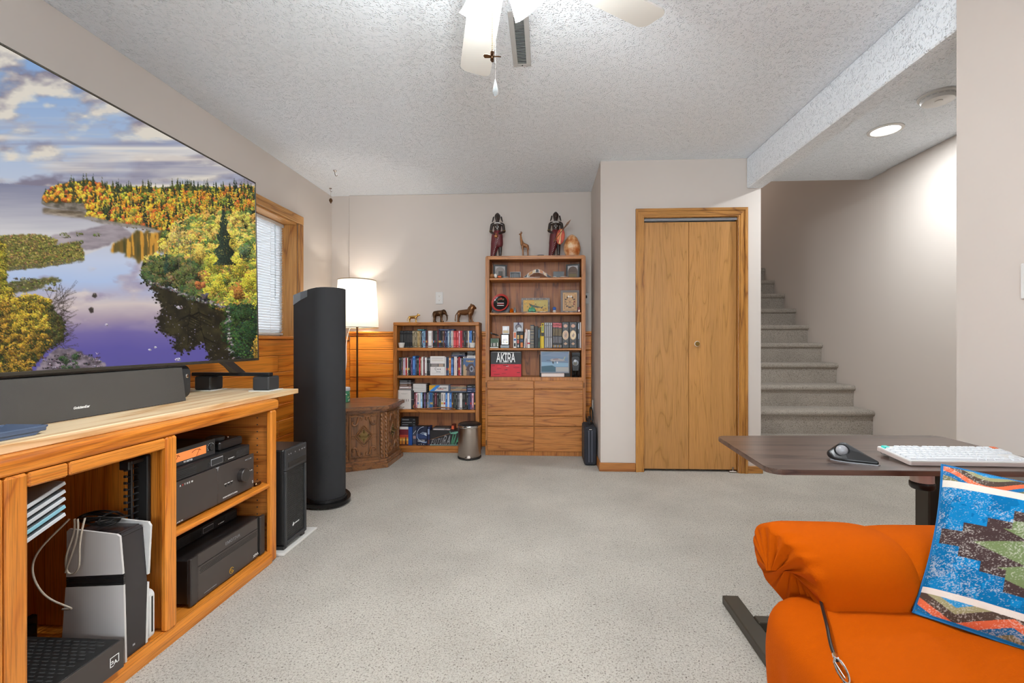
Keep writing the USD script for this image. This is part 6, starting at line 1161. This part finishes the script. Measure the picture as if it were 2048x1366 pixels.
for x, w, h, m, lb in ((-.446, .03, .04, 'white_trim', 'cream upright stone beside the wooden ball'), (-.41, .036, .022, 'keycap_orange', 'pinkish rough stone before the left photo frame'), (-.352, .05, .01, 'glass_clear', 'small clear glass block before the engraved plate'), (.085, .034, .01, 'white_trim', 'little white shell before the plain plate'), (.165, .07, .012, 'key_case', 'flat pinkish shell fragment at the right of the top shelf')):
    if m == 'glass_clear': obj('glass_block', box(x-w/2, x+w/2, YS-.03, YS-.01, z+.0005, z+.014, .002), m, None, label=lb, cat_='block')
    else:
        s_ = sphere((0, 0, 0), 1, 2); v = s_.vertices*(1+.35*(meshkit.noise(s_.vertices*2.3+5, 3)[:, None]-.5)); v = v*np.array([w/2, .014, h/2]); v[:, 2] = v[:, 2]-v[:, 2].min()+z+.0006; v[:, 0] += x; v[:, 1] += YS-.024; obj('stone', TM(v, s_.faces), m, None, label=lb, cat_='stone', smooth=50)
obj('coral_piece', cat(box(-.192, -.045, YS-.03, YS-.012, z+.0005, z+.007, .003), tube([(-.16, YS-.02, z+.006), (-.155, YS-.02, z+.04)], [.006, .002], 6), tube([(-.15, YS-.02, z+.006), (-.135, YS-.02, z+.022)], [.005, .002], 6)), 'white_trim', None, label='long white coral piece lying before the boomerang', cat_='coral')
# --- on top of the tall bookcase
z = 1.7875; YT = 4.08
def warrior(label, X, h, shield, lean=0):
    s = h/1.0; o = thing('carved_figure', label, 'figurine', loc=(X, YT, z+.0003))
    B = lambda pts: [((x*s, y*s, q*s), r*s) for (x, y, q), r in pts]
    bones = [B([((0, 0, .47), .085), ((0, 0, .6), .07)]), B([((0, 0, .6), .075), ((0, 0, .72), .085)]), B([((-.1, 0, .745), .04), ((.1, 0, .745), .04)]), B([((0, 0, .75), .042), ((0, -.005, .83), .04)]), B([((0, -.01, .86), .055), ((0, -.005, .92), .068)]), B([((0, -.06, .88), .018), ((0, -.07, .865), .016)]),
             B([((-.085, -.01, .9), .018), ((-.1, -.01, .83), .016), ((-.115, -.01, .8), .01)]), B([((.085, -.01, .9), .018), ((.1, -.01, .83), .016), ((.115, -.01, .8), .01)]), B([((0, 0, .95), .05), ((0, .005, .975), .03)]),
             B([((-.125, 0, .73), .036), ((-.15, .0, .58), .03)]), B([((-.15, 0, .58), .03), ((-.05, -.08, .5), .024)]), B([((.125, 0, .73), .036), ((.15, 0, .58), .03)]), B([((.15, 0, .58), .03), ((.05, -.09, .52), .024)]),
             B([((-.05, 0, .45), .06), ((-.05, 0, .2), .042)]), B([((-.05, 0, .2), .042), ((-.05, 0, .03), .028)]), B([((-.05, -.01, .02), .024), ((-.05, -.07, .016), .02)]), B([((.05, 0, .45), .06), ((.06, 0, .2), .042)]), B([((.06, 0, .2), .042), ((.06, 0, .03), .028)]), B([((.06, -.01, .02), .024), ((.06, -.07, .016), .02)])]
    t = blob(bones, .008, 3); v = np.array(t.vertices); v[:, 2] -= v[:, 2].min(); obj('body', TM(v, t.faces), 'dark_skin_wood', o, smooth=60)
    pr = [(.148*s, .02*s if shield else .01*s)]
    sk = [B([((-.01, 0, .52), .1), ((0, 0, .56), .088)]), B([((-.02, 0, .5), .11), ((-.05, 0, .3), .1)]), B([((-.05, 0, .3), .095), ((-.11, 0, .03), .05)]), B([((.02, 0, .5), .1), ((.04, 0, .3 if not shield else .36), .085)])]
    t = blob(sk, .01, 3); v = np.array(t.vertices); v[:, 2] = np.maximum(v[:, 2], .002); obj('wrap', TM(v, t.faces), 'red_cloth', o, smooth=60)
    obj('trim_beads', cat(*[sphere(((.02-.008*i-.002*i)*s, -.1*s+.003*i*s, (.42-.034*i)*s), .0085*s, 1) for i in range(12)]), 'white_trim', o, kind='stuff')
    obj('collar', cat(*[tube([(r*s*math.cos(t), (-.012+.8*r*math.sin(t))*s, (.775-.02*k)*s) for t in np.linspace(0, 2*PI, 18)[:-1]], .008*s, 5, True) for k, r in ((0, .06), (1, .075))], *[sphere((.03*s*i, -.088*s, (.7-.03*(2-abs(i)))*s), .011*s, 1) for i in (-1, 0, 1)]), 'white_trim', o)
    obj('armband', cat(*[tube([(x*s+.036*s*math.cos(t), .036*s*math.sin(t), .6*s) for t in np.linspace(0, 2*PI, 12)[:-1]], .005*s, 5, True) for x in (-.147, .147)]), 'brass', o)
    if shield:
        el = [(.085*math.cos(t)*s, .165*math.sin(t)*s) for t in np.linspace(0, 2*PI, 29)[:-1]]
        fs = lambda m: tf(tf(m, RX(90)), RY(8), (.1*s, -.115*s, .43*s))
        sh2 = obj('shield', fs(prism(Polygon(el), 'z', 0, .014*s)), 'red_mark', o)
        cobj('shield_pattern', [(fs(prism(Polygon([(-.02*s, -.15*s), (.02*s, -.15*s), (.008*s, 0), (.02*s, .15*s), (-.02*s, .15*s), (-.008*s, 0)]), 'z', .0142*s, .017*s)), '#d8b878'), (fs(prism(Polygon([(.03*s, -.09*s), (.065*s, -.06*s), (.07*s, .06*s), (.03*s, .09*s), (.018*s, 0)]), 'z', .0142*s, .017*s)), '#c8502c'), (fs(prism(Polygon([(-.03*s, -.09*s), (-.065*s, -.06*s), (-.07*s, .06*s), (-.03*s, .09*s), (-.018*s, 0)]), 'z', .0142*s, .017*s)), '#d0783c')], sh2)
        obj('shield_rim', fs(tube([(x, y, .01*s) for x, y in el], .008*s, 6, True)), 'orange_thread', sh2)
        obj('spear', cat(tube([(-.05*s, -.135*s, .32*s), (.215*s, -.12*s, .66*s)], .012*s, 7), tf(tf(prism(Polygon([(0, -.014*s), (.09*s, -.024*s), (.21*s, 0), (.09*s, .024*s), (0, .014*s)]), 'z', -.004*s, .004*s), RX(90)), RY(-52), (.2*s, -.12*s, .64*s))), 'walnut_x', o)
    else:
        obj('gourd', lathe([(.004*s, .1*s), (.014*s, .08*s), (.02*s, .05*s), (.045*s, .03*s), (.04*s, 0), (.01*s, -.02*s)], 12, (-.02*s, -.115*s, .44*s)), 'figure_wood', o, smooth=40)
    return o
warrior('dark carved figure in a red wrap without shield on tall bookcase', -.437, .415, False)
warrior('dark carved figure with red oval shield and spear on tall bookcase', .098, .417, True)
gir = [[((-.02, 0, .5), .085), ((.12, 0, .45), .075)], [((-.05, 0, .52), .075), ((-.1, 0, .72), .04)], [((-.1, 0, .72), .04), ((-.12, 0, .9), .03)], [((-.11, 0, .92), .035), ((-.17, 0, .9), .02)], [((-.1, .02, .95), .01), ((-.1, .025, 1.0), .012)], [((-.1, -.02, .95), .01), ((-.1, -.025, 1.0), .012)], [((-.08, .03, .94), .014), ((-.05, .06, .96), .007)], [((-.08, -.03, .94), .014), ((-.05, -.06, .96), .007)], [((.18, 0, .45), .012), ((.2, 0, .3), .01)]]
for x, dx in ((-.04, .01), (.14, .02)):
    for y in (-.035, .035): gir += [[((x, y, .45), .045), ((x+dx, y, .22), .024)], [((x+dx, y, .22), .024), ((x+dx, y, .02), .02)]]
o = thing('giraffe_figurine', 'small carved wooden giraffe between the two dark figures', 'figurine', loc=(-.195, YT, z+.0003))
t = blob([[((a*.24, b_*.24, c_*.24), r*.24) for (a, b_, c_), r in q] for q in gir], .006, 3); v = np.array(t.vertices); v[:, 2] -= v[:, 2].min(); obj('body', TM(v, t.faces), 'figure_wood', o, smooth=60)
pk = np.array([(x, y, q) for x, y, q in v if y < -.004 and q > .06]); pk = pk[RNG.permutation(len(pk))[:60]]; obj('spots', cat(*[sphere(p, .0022, 1, (1, .6, 1)) for p in pk]), 'bronze_dark', o, kind='stuff')
o = thing('metal_puck', 'low round dark metal disc on top of the tall bookcase', 'ornament'); obj('disc', lathe([(.034, z+.0005), (.036, z+.004), (.036, z+.018), (.033, z+.021), (.002, z+.021)], 32, (-.04, YT, 0)), 'charcoal', o, smooth=35); obj('band', lathe([(.0362, z+.008), (.0368, z+.009), (.0368, z+.014), (.0362, z+.015)], 32, (-.04, YT, 0), cap=False), 'steel', o)
s_ = trimesh.creation.icosphere(4); v = np.array(s_.vertices); v *= (1+.16*(meshkit.fbm(v*1.6+3, 4, 4)-.5)[:, None]); v = v*np.array([.073, .055, .112]); v[:, 0] *= 1-.2*(v[:, 2]/.112); v[:, 2] = np.maximum(v[:, 2], -.096); v[:, 2] += z+.0965+.0004; obj('salt_rock', TM(v+np.array([.246, YT, 0]), s_.faces), 'salt', None, label='upright orange salt rock on the right of the tall bookcase', cat_='salt rock', smooth=40)

# ---------------------------------------------------------------- bin and suitcase
tb = thing('pedal_bin', 'small brushed steel pedal bin with black lid before the bookcases', 'trash can')
TBC = (-.663, 3.885, 0)
obj('barrel', lathe([(.096, .016), (.1, .03), (.1, .272)], 56, TBC), 'steel', tb, smooth=40)
obj('base_ring', lathe([(.1, .0006), (.103, .003), (.103, .014), (.099, .0158)], 48, TBC), 'black_matte', tb, smooth=40)
obj('lid_rim', lathe([(.1015, .272), (.1045, .276), (.1045, .286), (.102, .29)], 48, TBC), 'chrome', tb, smooth=40)
obj('lid', lathe([(.101, .2902), (.1, .296), (.085, .306), (.04, .313), (.002, .314)], 48, TBC), 'black_satin', tb, smooth=40)
obj('pedal', prism(rr(TBC[0]-.02, TBC[0]+.03, 3.752, 3.79, .008), 'z', .02, .028), 'steel', tb); obj('pedal_slot', box(TBC[0]-.018, TBC[0]+.028, 3.779, 3.79, .004, .0195, .002), 'black_matte', tb)
su = thing('suitcase', 'dark upright case with carry handle beside the tall bookcase', 'suitcase')
sx0, sx1, sy0, sy1 = .3645, .4235, 3.668, 3.9
def rbox(x0, x1, y0, y1, z0_, z1_, r): return prism(rr(y0, y1, z0_, z1_, r), 'x', x0, x1)
obj('shell', m3.Manifold.batch_hull([m3.Manifold.sphere(.02, 16).translate((x, y, q)) for x in (.342, .404) for y in (sy0+.02, sy1) for q in (.021, .3)]), 'suitcase_cloth', su, smooth=50)
obj('side_patch', prism(rr(sy0+.02, sy1-.01, .03, .3, .03), 'x', .3195, .3225), 'suitcase_brown', su)
for x in (.36, .385): obj('stripe', box(x-.003, x+.003, sy0-.0022, sy0+.001, .03, .29, .001), 'suitcase_trim', su)
obj('handle', tube(spline([(.372, 3.74, .316), (.372, 3.745, .36), (.372, 3.8, .378), (.372, 3.86, .36), (.372, 3.865, .316)], 24), .009, 8), 'black_satin', su, smooth=60)
obj('zip', tube([(.331, sy0+.003, .3), (.372, sy0+.003, .3125), (.413, sy0+.003, .3)], .003, 6), 'black_matte', su); obj('tag_plate', box(.36, .384, sy0-.004, sy0-.0005, .296, .303, .001), 'chrome', su)
obj('strap', tube(spline([(.39, 3.78, .32), (.402, 3.82, .43), (.398, 3.87, .45), (.4, 3.92, .33)], 20), .006, 6), 'bag_black', su, smooth=60)
hb = thing('hanging_strap', 'thin black strap hanging down the tall bookcase side', 'strap')
obj('strap', tube(spline([(.366, 4.1, .95), (.368, 4.1, .9), (.365, 4.09, .7), (.368, 4.1, .55), (.366, 4.08, .4), (.378, 4.05, .3)], 30), .004, 6), 'bag_black', hb, smooth=60); obj('clip', sphere((.367, 4.1, .965), .0065, 2, (1, 1, 2.6)), 'bag_black', hb)

# ---------------------------------------------------------------- sofa, cushion
def soft_box(x0, x1, y0, y1, z0, z1, p=5., n=48, top=0., f=None):
    """superellipsoid cushion block."""
    s = trimesh.creation.icosphere(5); v = np.array(s.vertices); a = np.abs(v)+1e-9
    k = (a**p).sum(1)**(-1/p); v = v*k[:, None]
    h = np.array([x1-x0, y1-y0, z1-z0])/2; c = np.array([x1+x0, y1+y0, z1+z0])/2
    w = v.copy()
    if top: w[:, 2] += np.where(v[:, 2] > 0, top*(1-v[:, 0]**2)*(1-v[:, 1]**2), 0)
    q = c+w*h
    if f is not None: q = f(q, v)
    return TM(q, s.faces)
so = thing('sofa', 'bright orange velvet modular sofa with rolled bolster in the foreground', 'sofa')
def wr(q, v):
    n = meshkit.fbm(q*np.array([9., 9., 5.])+2, 3, 6)-.5; side = np.clip(1-np.abs(v[:, 2])*1.05, 0, 1)
    q = q+np.stack([n*.03*side*np.sign(v[:, 0]), n*.03*side, n*.006], 1)
    pl = np.sin(q[:, 1]*60+q[:, 2]*4+3*np.sin(q[:, 2]*7))*np.clip((np.abs(q[:, 1]-1.0) < .12)*1., 0, 1)*side*.004; q[:, 0] -= pl*(v[:, 0] < 0)
    return q
obj('seat_base', soft_box(.486, 1.5, .08, 1.125, .022, .446, 8., f=wr), 'orange_velvet', so, smooth=True)
def lob(q, v):
    n = meshkit.fbm(q*np.array([7., 7., 3.])+8, 3, 2)-.5; q[:, 2] += n*.012; return q
obj('seat_cushion', soft_box(.592, 1.48, .12, .985, .34, .458, 3.6, top=.12, f=lob), 'orange_velvet', so, smooth=True)
def bolster(x0, x1, R=(.118, .108), c=(1.1, .468), pl=.02, pr=3., slant=0.):
    nx, na = 90, 96; t = np.linspace(-1, 1, nx); V = []
    for i, u in enumerate(t):
        r = (1-abs(u)**(9 if u < 0 else pr))**(1/(9 if u < 0 else pr)) if abs(u) < 1 else .002
        x = x0+(x1-x0)*(u+1)/2; a = np.linspace(0, 2*PI, na, endpoint=False)
        w = np.clip(1-abs((u+1)/.34), 0, 1); fold = 1+pl*w*np.cos(15*a+2*np.sin(3*a))+.012*(meshkit.noise(np.stack([np.full(na, x*9), np.cos(a)*2, np.sin(a)*2], -1), 3)-.5)
        ca, sa = np.cos(a), np.sin(a); e = .86
        dg = np.clip(.5-(ca+1.2*sa)/3.1, 0, 1); sl = slant*np.clip(1-(u+1)/.9, 0, 1)**1.5*dg**1.3
        V.append(np.stack([np.full(na, x)+sl+.008*w*np.cos(15*a)*(1-r), c[0]+R[0]*r*fold*np.sign(ca)*np.abs(ca)**e, c[1]+R[1]*r*fold*np.sign(sa)*np.abs(sa)**e], -1))
    V = np.vstack(V); F = []
    for i in range(nx-1):
        for j in range(na):
            a, b, c_, d = i*na+j, i*na+(j+1) % na, (i+1)*na+(j+1) % na, (i+1)*na+j; F += [(a, b, c_), (a, c_, d)]
    return TM(V, np.array(F)[:, ::-1])
obj('bolster', bolster(.54, .872, pl=.036, pr=2.6, slant=.07), 'orange_velvet', so, smooth=True)
obj('bolster', bolster(.76, 1.5, (.114, .104), (1.105, .466), 0.), 'orange_velvet', so, smooth=True)
obj('backrest', soft_box(1.29, 1.525, .2, 1.3, .3, .63, 4.), 'orange_velvet', so, smooth=True)
for x in (.6, 1.4):
    for y in (.2, 1.0): obj('foot', lathe([(.025, .0006), (.028, .03)], 14, (x, y, 0)), 'black_matte', so)
cd = obj('tension_cord', tube(spline([(.606, 1.01, .45), (.584, .965, .4535), (.556, .905, .4535), (.53, .85, .452), (.52, .82, .451)], 30), .0032, 7), 'black_cord', so, smooth=60, label='black cord pulled over the seat edge')
rg_ = [(.512+.008*math.cos(t)+.008*math.sin(t), .795+.028*math.sin(t), .4515+.002*math.sin(t)) for t in np.linspace(0, 2*PI, 30)[:-1]]
obj('snap_hook', cat(tube(rg_, .0022, 7, True), tube([(.524, .832, .453), (.52, .822, .453)], .005, 8), tube([(.504, .775, .453), (.51, .81, .4545)], .0016, 6)), 'chrome', cd)

PB, PU, PV = np.array([.778, .982, .447]), np.array([.148, .104, .285]), np.array([.3, -.4, 0.])
PN = np.cross(PV, PU); PN /= np.linalg.norm(PN); PN *= np.sign(PN @ -(PB+.5*PU+.5*PV))
cu = thing('throw_pillow', 'blue throw pillow with brown stepped diamond and zigzag bands on the sofa', 'pillow')
ns, nt = 420, 300
s, t = np.meshgrid(np.linspace(0, 1, ns), np.linspace(0, 1, nt))
def pshape(s, t, side):
    hx = np.clip((1-np.abs(2*s-1)**2.6)*(1-np.abs(2*t-1)**2.6), 0, 1)**.55
    pin_s = .5+(s-.5)*(1-.045*(1-(2*t-1)**2)); pin_t = .5+(t-.5)*(1-.07*(1-(2*s-1)**2))
    wob = .004*(meshkit.fbm(np.stack([s*6, t*5, np.zeros_like(s)], -1), 3, 4)-.5)*(1 if side > 0 else 0)
    sag = .02*np.sin(PI*s)*(1-t)
    return PB+pin_s[..., None]*PV+pin_t[..., None]*PU+PN*(side*.062*hx+wob*4*hx)[..., None]-PN*0.0
def weave(s, t):
    X = s*.5; T = t
    N = lambda a, b, sd, o=4: meshkit.fbm(np.stack([s*a, t*b, np.zeros_like(s)], -1), o, sd)
    C = np.zeros(s.shape+(3,)); C[:] = lin('#035f90')
    L = lambda h: np.array(lin(h))
    C = np.where((N(14, 10, 1) > .52)[..., None], L('#0c70a4'), C)
    q = np.abs(T-.5)
    # stepped diamond
    mir = np.where(X > .25, .5-X, X); st = np.floor((mir-.014)/.037); half = np.select([mir < .014, st < 1, st < 2, st < 3, st < 4, st < 5], [-1, .05, .11, .17, .25, .28], .29)
    br = q < half; C[br] = L('#3e2f2e')
    tri = np.abs(((T-.5)/.15+.5) % 1-.5)*2
    g = br & (mir > .07+.075*tri+.2*np.clip(q-.05, 0, 1)) & (q < half-.045); C[g] = L('#66744c')
    cr = br & (mir > .2) & (q < .05-.4*(.25-mir)); C[cr] = L('#e4dccb')
    # white stripes and zigzag bands
    for lo, hi in ((.13, .165), (.835, .885)): C[(T > lo) & (T < hi)] = L('#cdc4ba')
    for b0, b1, ph in ((0, .13, .1), (.885, 1, .0)):
        m = (T >= b0) & (T <= b1); u_ = (T-b0)/(b1-b0); ph2 = X/.16+ph; w = np.abs(ph2 % 1-.5)*2; w = .5-.5*np.cos(PI*w) if b0 else w
        d = u_-w*.9
        bc = np.select([d < -.55, d < -.28, d < .06, d < .42, d < .7], [0, 1, 2, 3, 4], 5)
        pal = np.array([lin(h) for h in ('#6e6a4c', '#1b5f8e', '#c8603e', '#4a3c34', '#8e8a66', '#2a86b8')])
        C[m] = pal[bc][m]
    wv = N(290, 205, 5, 2)+.8*(N(9, 7, 7)-.5)+.4*(N(40, 28, 15)-.5); wv = (np.clip((wv-.68)*6, 0, 1)*.4)[..., None]; C[:] = C*(1-wv)+L('#d8d2c8')*wv
    edge = (T < .012) | (T > .99) | (s < .006); C[edge] = L('#1a7ab8')
    return C
F_ = pshape(s, t, 1); Bk = pshape(s, t, -1)
idx = np.arange(ns*nt).reshape(nt, ns); qd = np.stack([idx[:-1, :-1], idx[:-1, 1:], idx[1:, 1:], idx[1:, :-1]], -1).reshape(-1, 4)
tri = np.vstack([qd[:, [0, 1, 2]], qd[:, [0, 2, 3]]]); sgn = np.cross(PV, PU) @ PN > 0
obj('front_cover', TM(F_.reshape(-1, 3), tri if sgn else tri[:, ::-1]), 'print_matte', cu, smooth=True, col=weave(s, t).reshape(-1, 3))
s2, t2 = s[::6, ::6], t[::6, ::6]; n2, m2 = s2.shape; id2 = np.arange(n2*m2).reshape(n2, m2); q2 = np.stack([id2[:-1, :-1], id2[:-1, 1:], id2[1:, 1:], id2[1:, :-1]], -1).reshape(-1, 4); tr2 = np.vstack([q2[:, [0, 1, 2]], q2[:, [0, 2, 3]]])
obj('back_cover', TM(pshape(s2, t2, -1).reshape(-1, 3), tr2[:, ::-1] if sgn else tr2), 'print_matte', cu, smooth=True, col=np.tile(lin('#1a7ab8'), (n2*m2, 1)))
pe = np.vstack([F_[0], F_[:, -1], F_[-1][::-1], F_[::-1, 0]])[::6]; obj('piping', tube(pe, .0028, 6, True), 'pillow_edge', cu, smooth=60)

# ---------------------------------------------------------------- desk, trackball, keyboard
dk = thing('desk', 'dark wood side desk on a black steel column at the right', 'desk')
dp = Polygon([(.63, 1.283), (1.49, 1.3), (1.503, 1.785), (.652, 1.735)]).buffer(-.04).buffer(.04, quad_segs=8)
obj('desk_top', cat(prism(dp, 'z', .646, .6585), prism(dp.buffer(-.0015), 'z', .6585, .66), prism(dp.buffer(-.0015), 'z', .6448, .646)), 'desk_wood', dk)
obj('bracket', box(1.15, 1.47, 1.46, 1.7, .637, .6445, .002), 'black_satin', dk)
obj('column', cat(box(1.305, 1.365, 1.58, 1.64, .04, .6365, .004), box(1.298, 1.372, 1.573, 1.647, .04, .35, .004)), 'dark_metal', dk)
obj('cross_bar', box(.745, 1.43, 1.588, 1.632, .008, .04, .003), 'dark_metal', dk)
for x in (.688, 1.43): obj('foot', box(x, x+.062, 1.28, 1.768, .0006, .034, .004), 'dark_metal', dk)
kb_ = obj('height_knob', lathe([(.02, .6445), (.028, .642), (.0285, .6), (.028, .599)], 32, (1.128, 1.39, 0)), 'key_case', dk, smooth=40)
obj('knob_rim', lathe([(.0286, .601), (.031, .598), (.031, .586), (.027, .58), (.004, .578)], 32, (1.128, 1.39, 0)), 'black_satin', kb_, smooth=40)

ms = thing('trackball_mouse', 'black trackball mouse with silver ball on the desk', 'mouse')
body = m3.Manifold.batch_hull([m3.Manifold.sphere(r, 24).translate(p) for p, r in (((.88, 1.408, .676), .015), ((.908, 1.404, .688), .0225), ((.93, 1.382, .676), .0165), ((.962, 1.343, .6675), .0065), ((.9, 1.372, .668), .0075), ((.878, 1.39, .669), .008), ((.93, 1.42, .669), .008))])
obj('shell', body, 'black_satin', ms, smooth=60)
obj('upper_shell', m3.Manifold.batch_hull([m3.Manifold.sphere(r, 20).translate(p) for p, r in (((.885, 1.404, .6795), .0135), ((.909, 1.403, .6915), .021), ((.93, 1.381, .6795), .0145), ((.957, 1.35, .671), .006))]), 'charcoal', ms, smooth=60)
obj('ball_ring', tf(tube([(.0175*math.cos(t), .0175*math.sin(t), 0) for t in np.linspace(0, 2*PI, 28)[:-1]], .0022, 6, True), RZ(-28) @ RX(62), (.893, 1.386, .692)), 'black_gloss', ms, smooth=60)
obj('ball', sphere((.8955, 1.3905, .6905), .0166, 3), 'lens_grey', ms, smooth=True)
obj('base_lip', prism(Polygon([(.868, 1.4), (.88, 1.376), (.9, 1.361), (.93, 1.35), (.962, 1.334), (.97, 1.338), (.955, 1.37), (.935, 1.42), (.89, 1.425)]), 'z', .6604, .663), 'lens_grey', ms)

kb = thing('keyboard', 'white low keyboard with one teal and one orange key on the desk', 'keyboard')
KR, K0 = RX(5.5), np.array([1.052, 1.338, .6625])
KF = lambda m: tf(m, KR, K0)
obj('case', KF(prism(rr(0, .352, 0, .132, .006), 'z', .0, .0105)), 'key_case', kb); obj('plate', KF(prism(rr(.001, .351, .001, .131, .005), 'z', .0105, .013)), 'white_plastic', kb)
for x in (.012, .33): obj('riser', KF(box(x, x+.02, .118, .13, -.0115, 0, .002)), 'white_plastic', kb)
u1 = .01875; rows = [[1.25, 1.25, 1.25, 6.25, 1.25, 1.25, 1.25, 1.25], [2.25]+[1]*10+[2.75], [1.75]+[1]*11+[2.25], [1.5]+[1]*12+[1.5], [1]*13+[2], [1, -1, 1, 1, 1, 1, -.5, 1, 1, 1, 1, -.5, 1, 1, 1, 1]]
for r, row in enumerate(rows):
    x = .006; y = .0075+r*.0196
    cells = []
    for w in row:
        if w > 0: cells.append((x, w*u1))
        x += abs(w)*u1
    nx_ = .006+15*u1+.004
    for j in range(3):
        if r in (0, 4, 3, 5) or (r == 1 and j == 1): cells.append((nx_+j*u1, u1))
    for k, (a, w) in enumerate(cells):
        m = 'keycap_teal' if r == 5 and k == 0 else ('keycap_orange' if r == 5 and k == len(cells)-1 else 'keycap')
        q = ConvexHull(np.array([(a+.0008+i*d, y+.0008+j*d2, zq) for zq, d, d2, ins in ((.0132, w-.0016, .0172, 0),) for i in (0, 1) for j in (0, 1)]+[(a+.0026+i*(w-.0052), y+.0024+j*.014, .0185) for i in (0, 1) for j in (0, 1)]))
        Fh = q.simplices.copy(); P_ = q.points; cc_ = P_.mean(0)
        for i, tr in enumerate(Fh):
            if np.cross(P_[tr[1]]-P_[tr[0]], P_[tr[2]]-P_[tr[0]]) @ (P_[tr].mean(0)-cc_) < 0: Fh[i] = tr[::-1]
        obj('key', KF(TM(P_, Fh)), m, kb, label={'keycap_teal': 'teal corner key', 'keycap_orange': 'orange corner key'}.get(m))
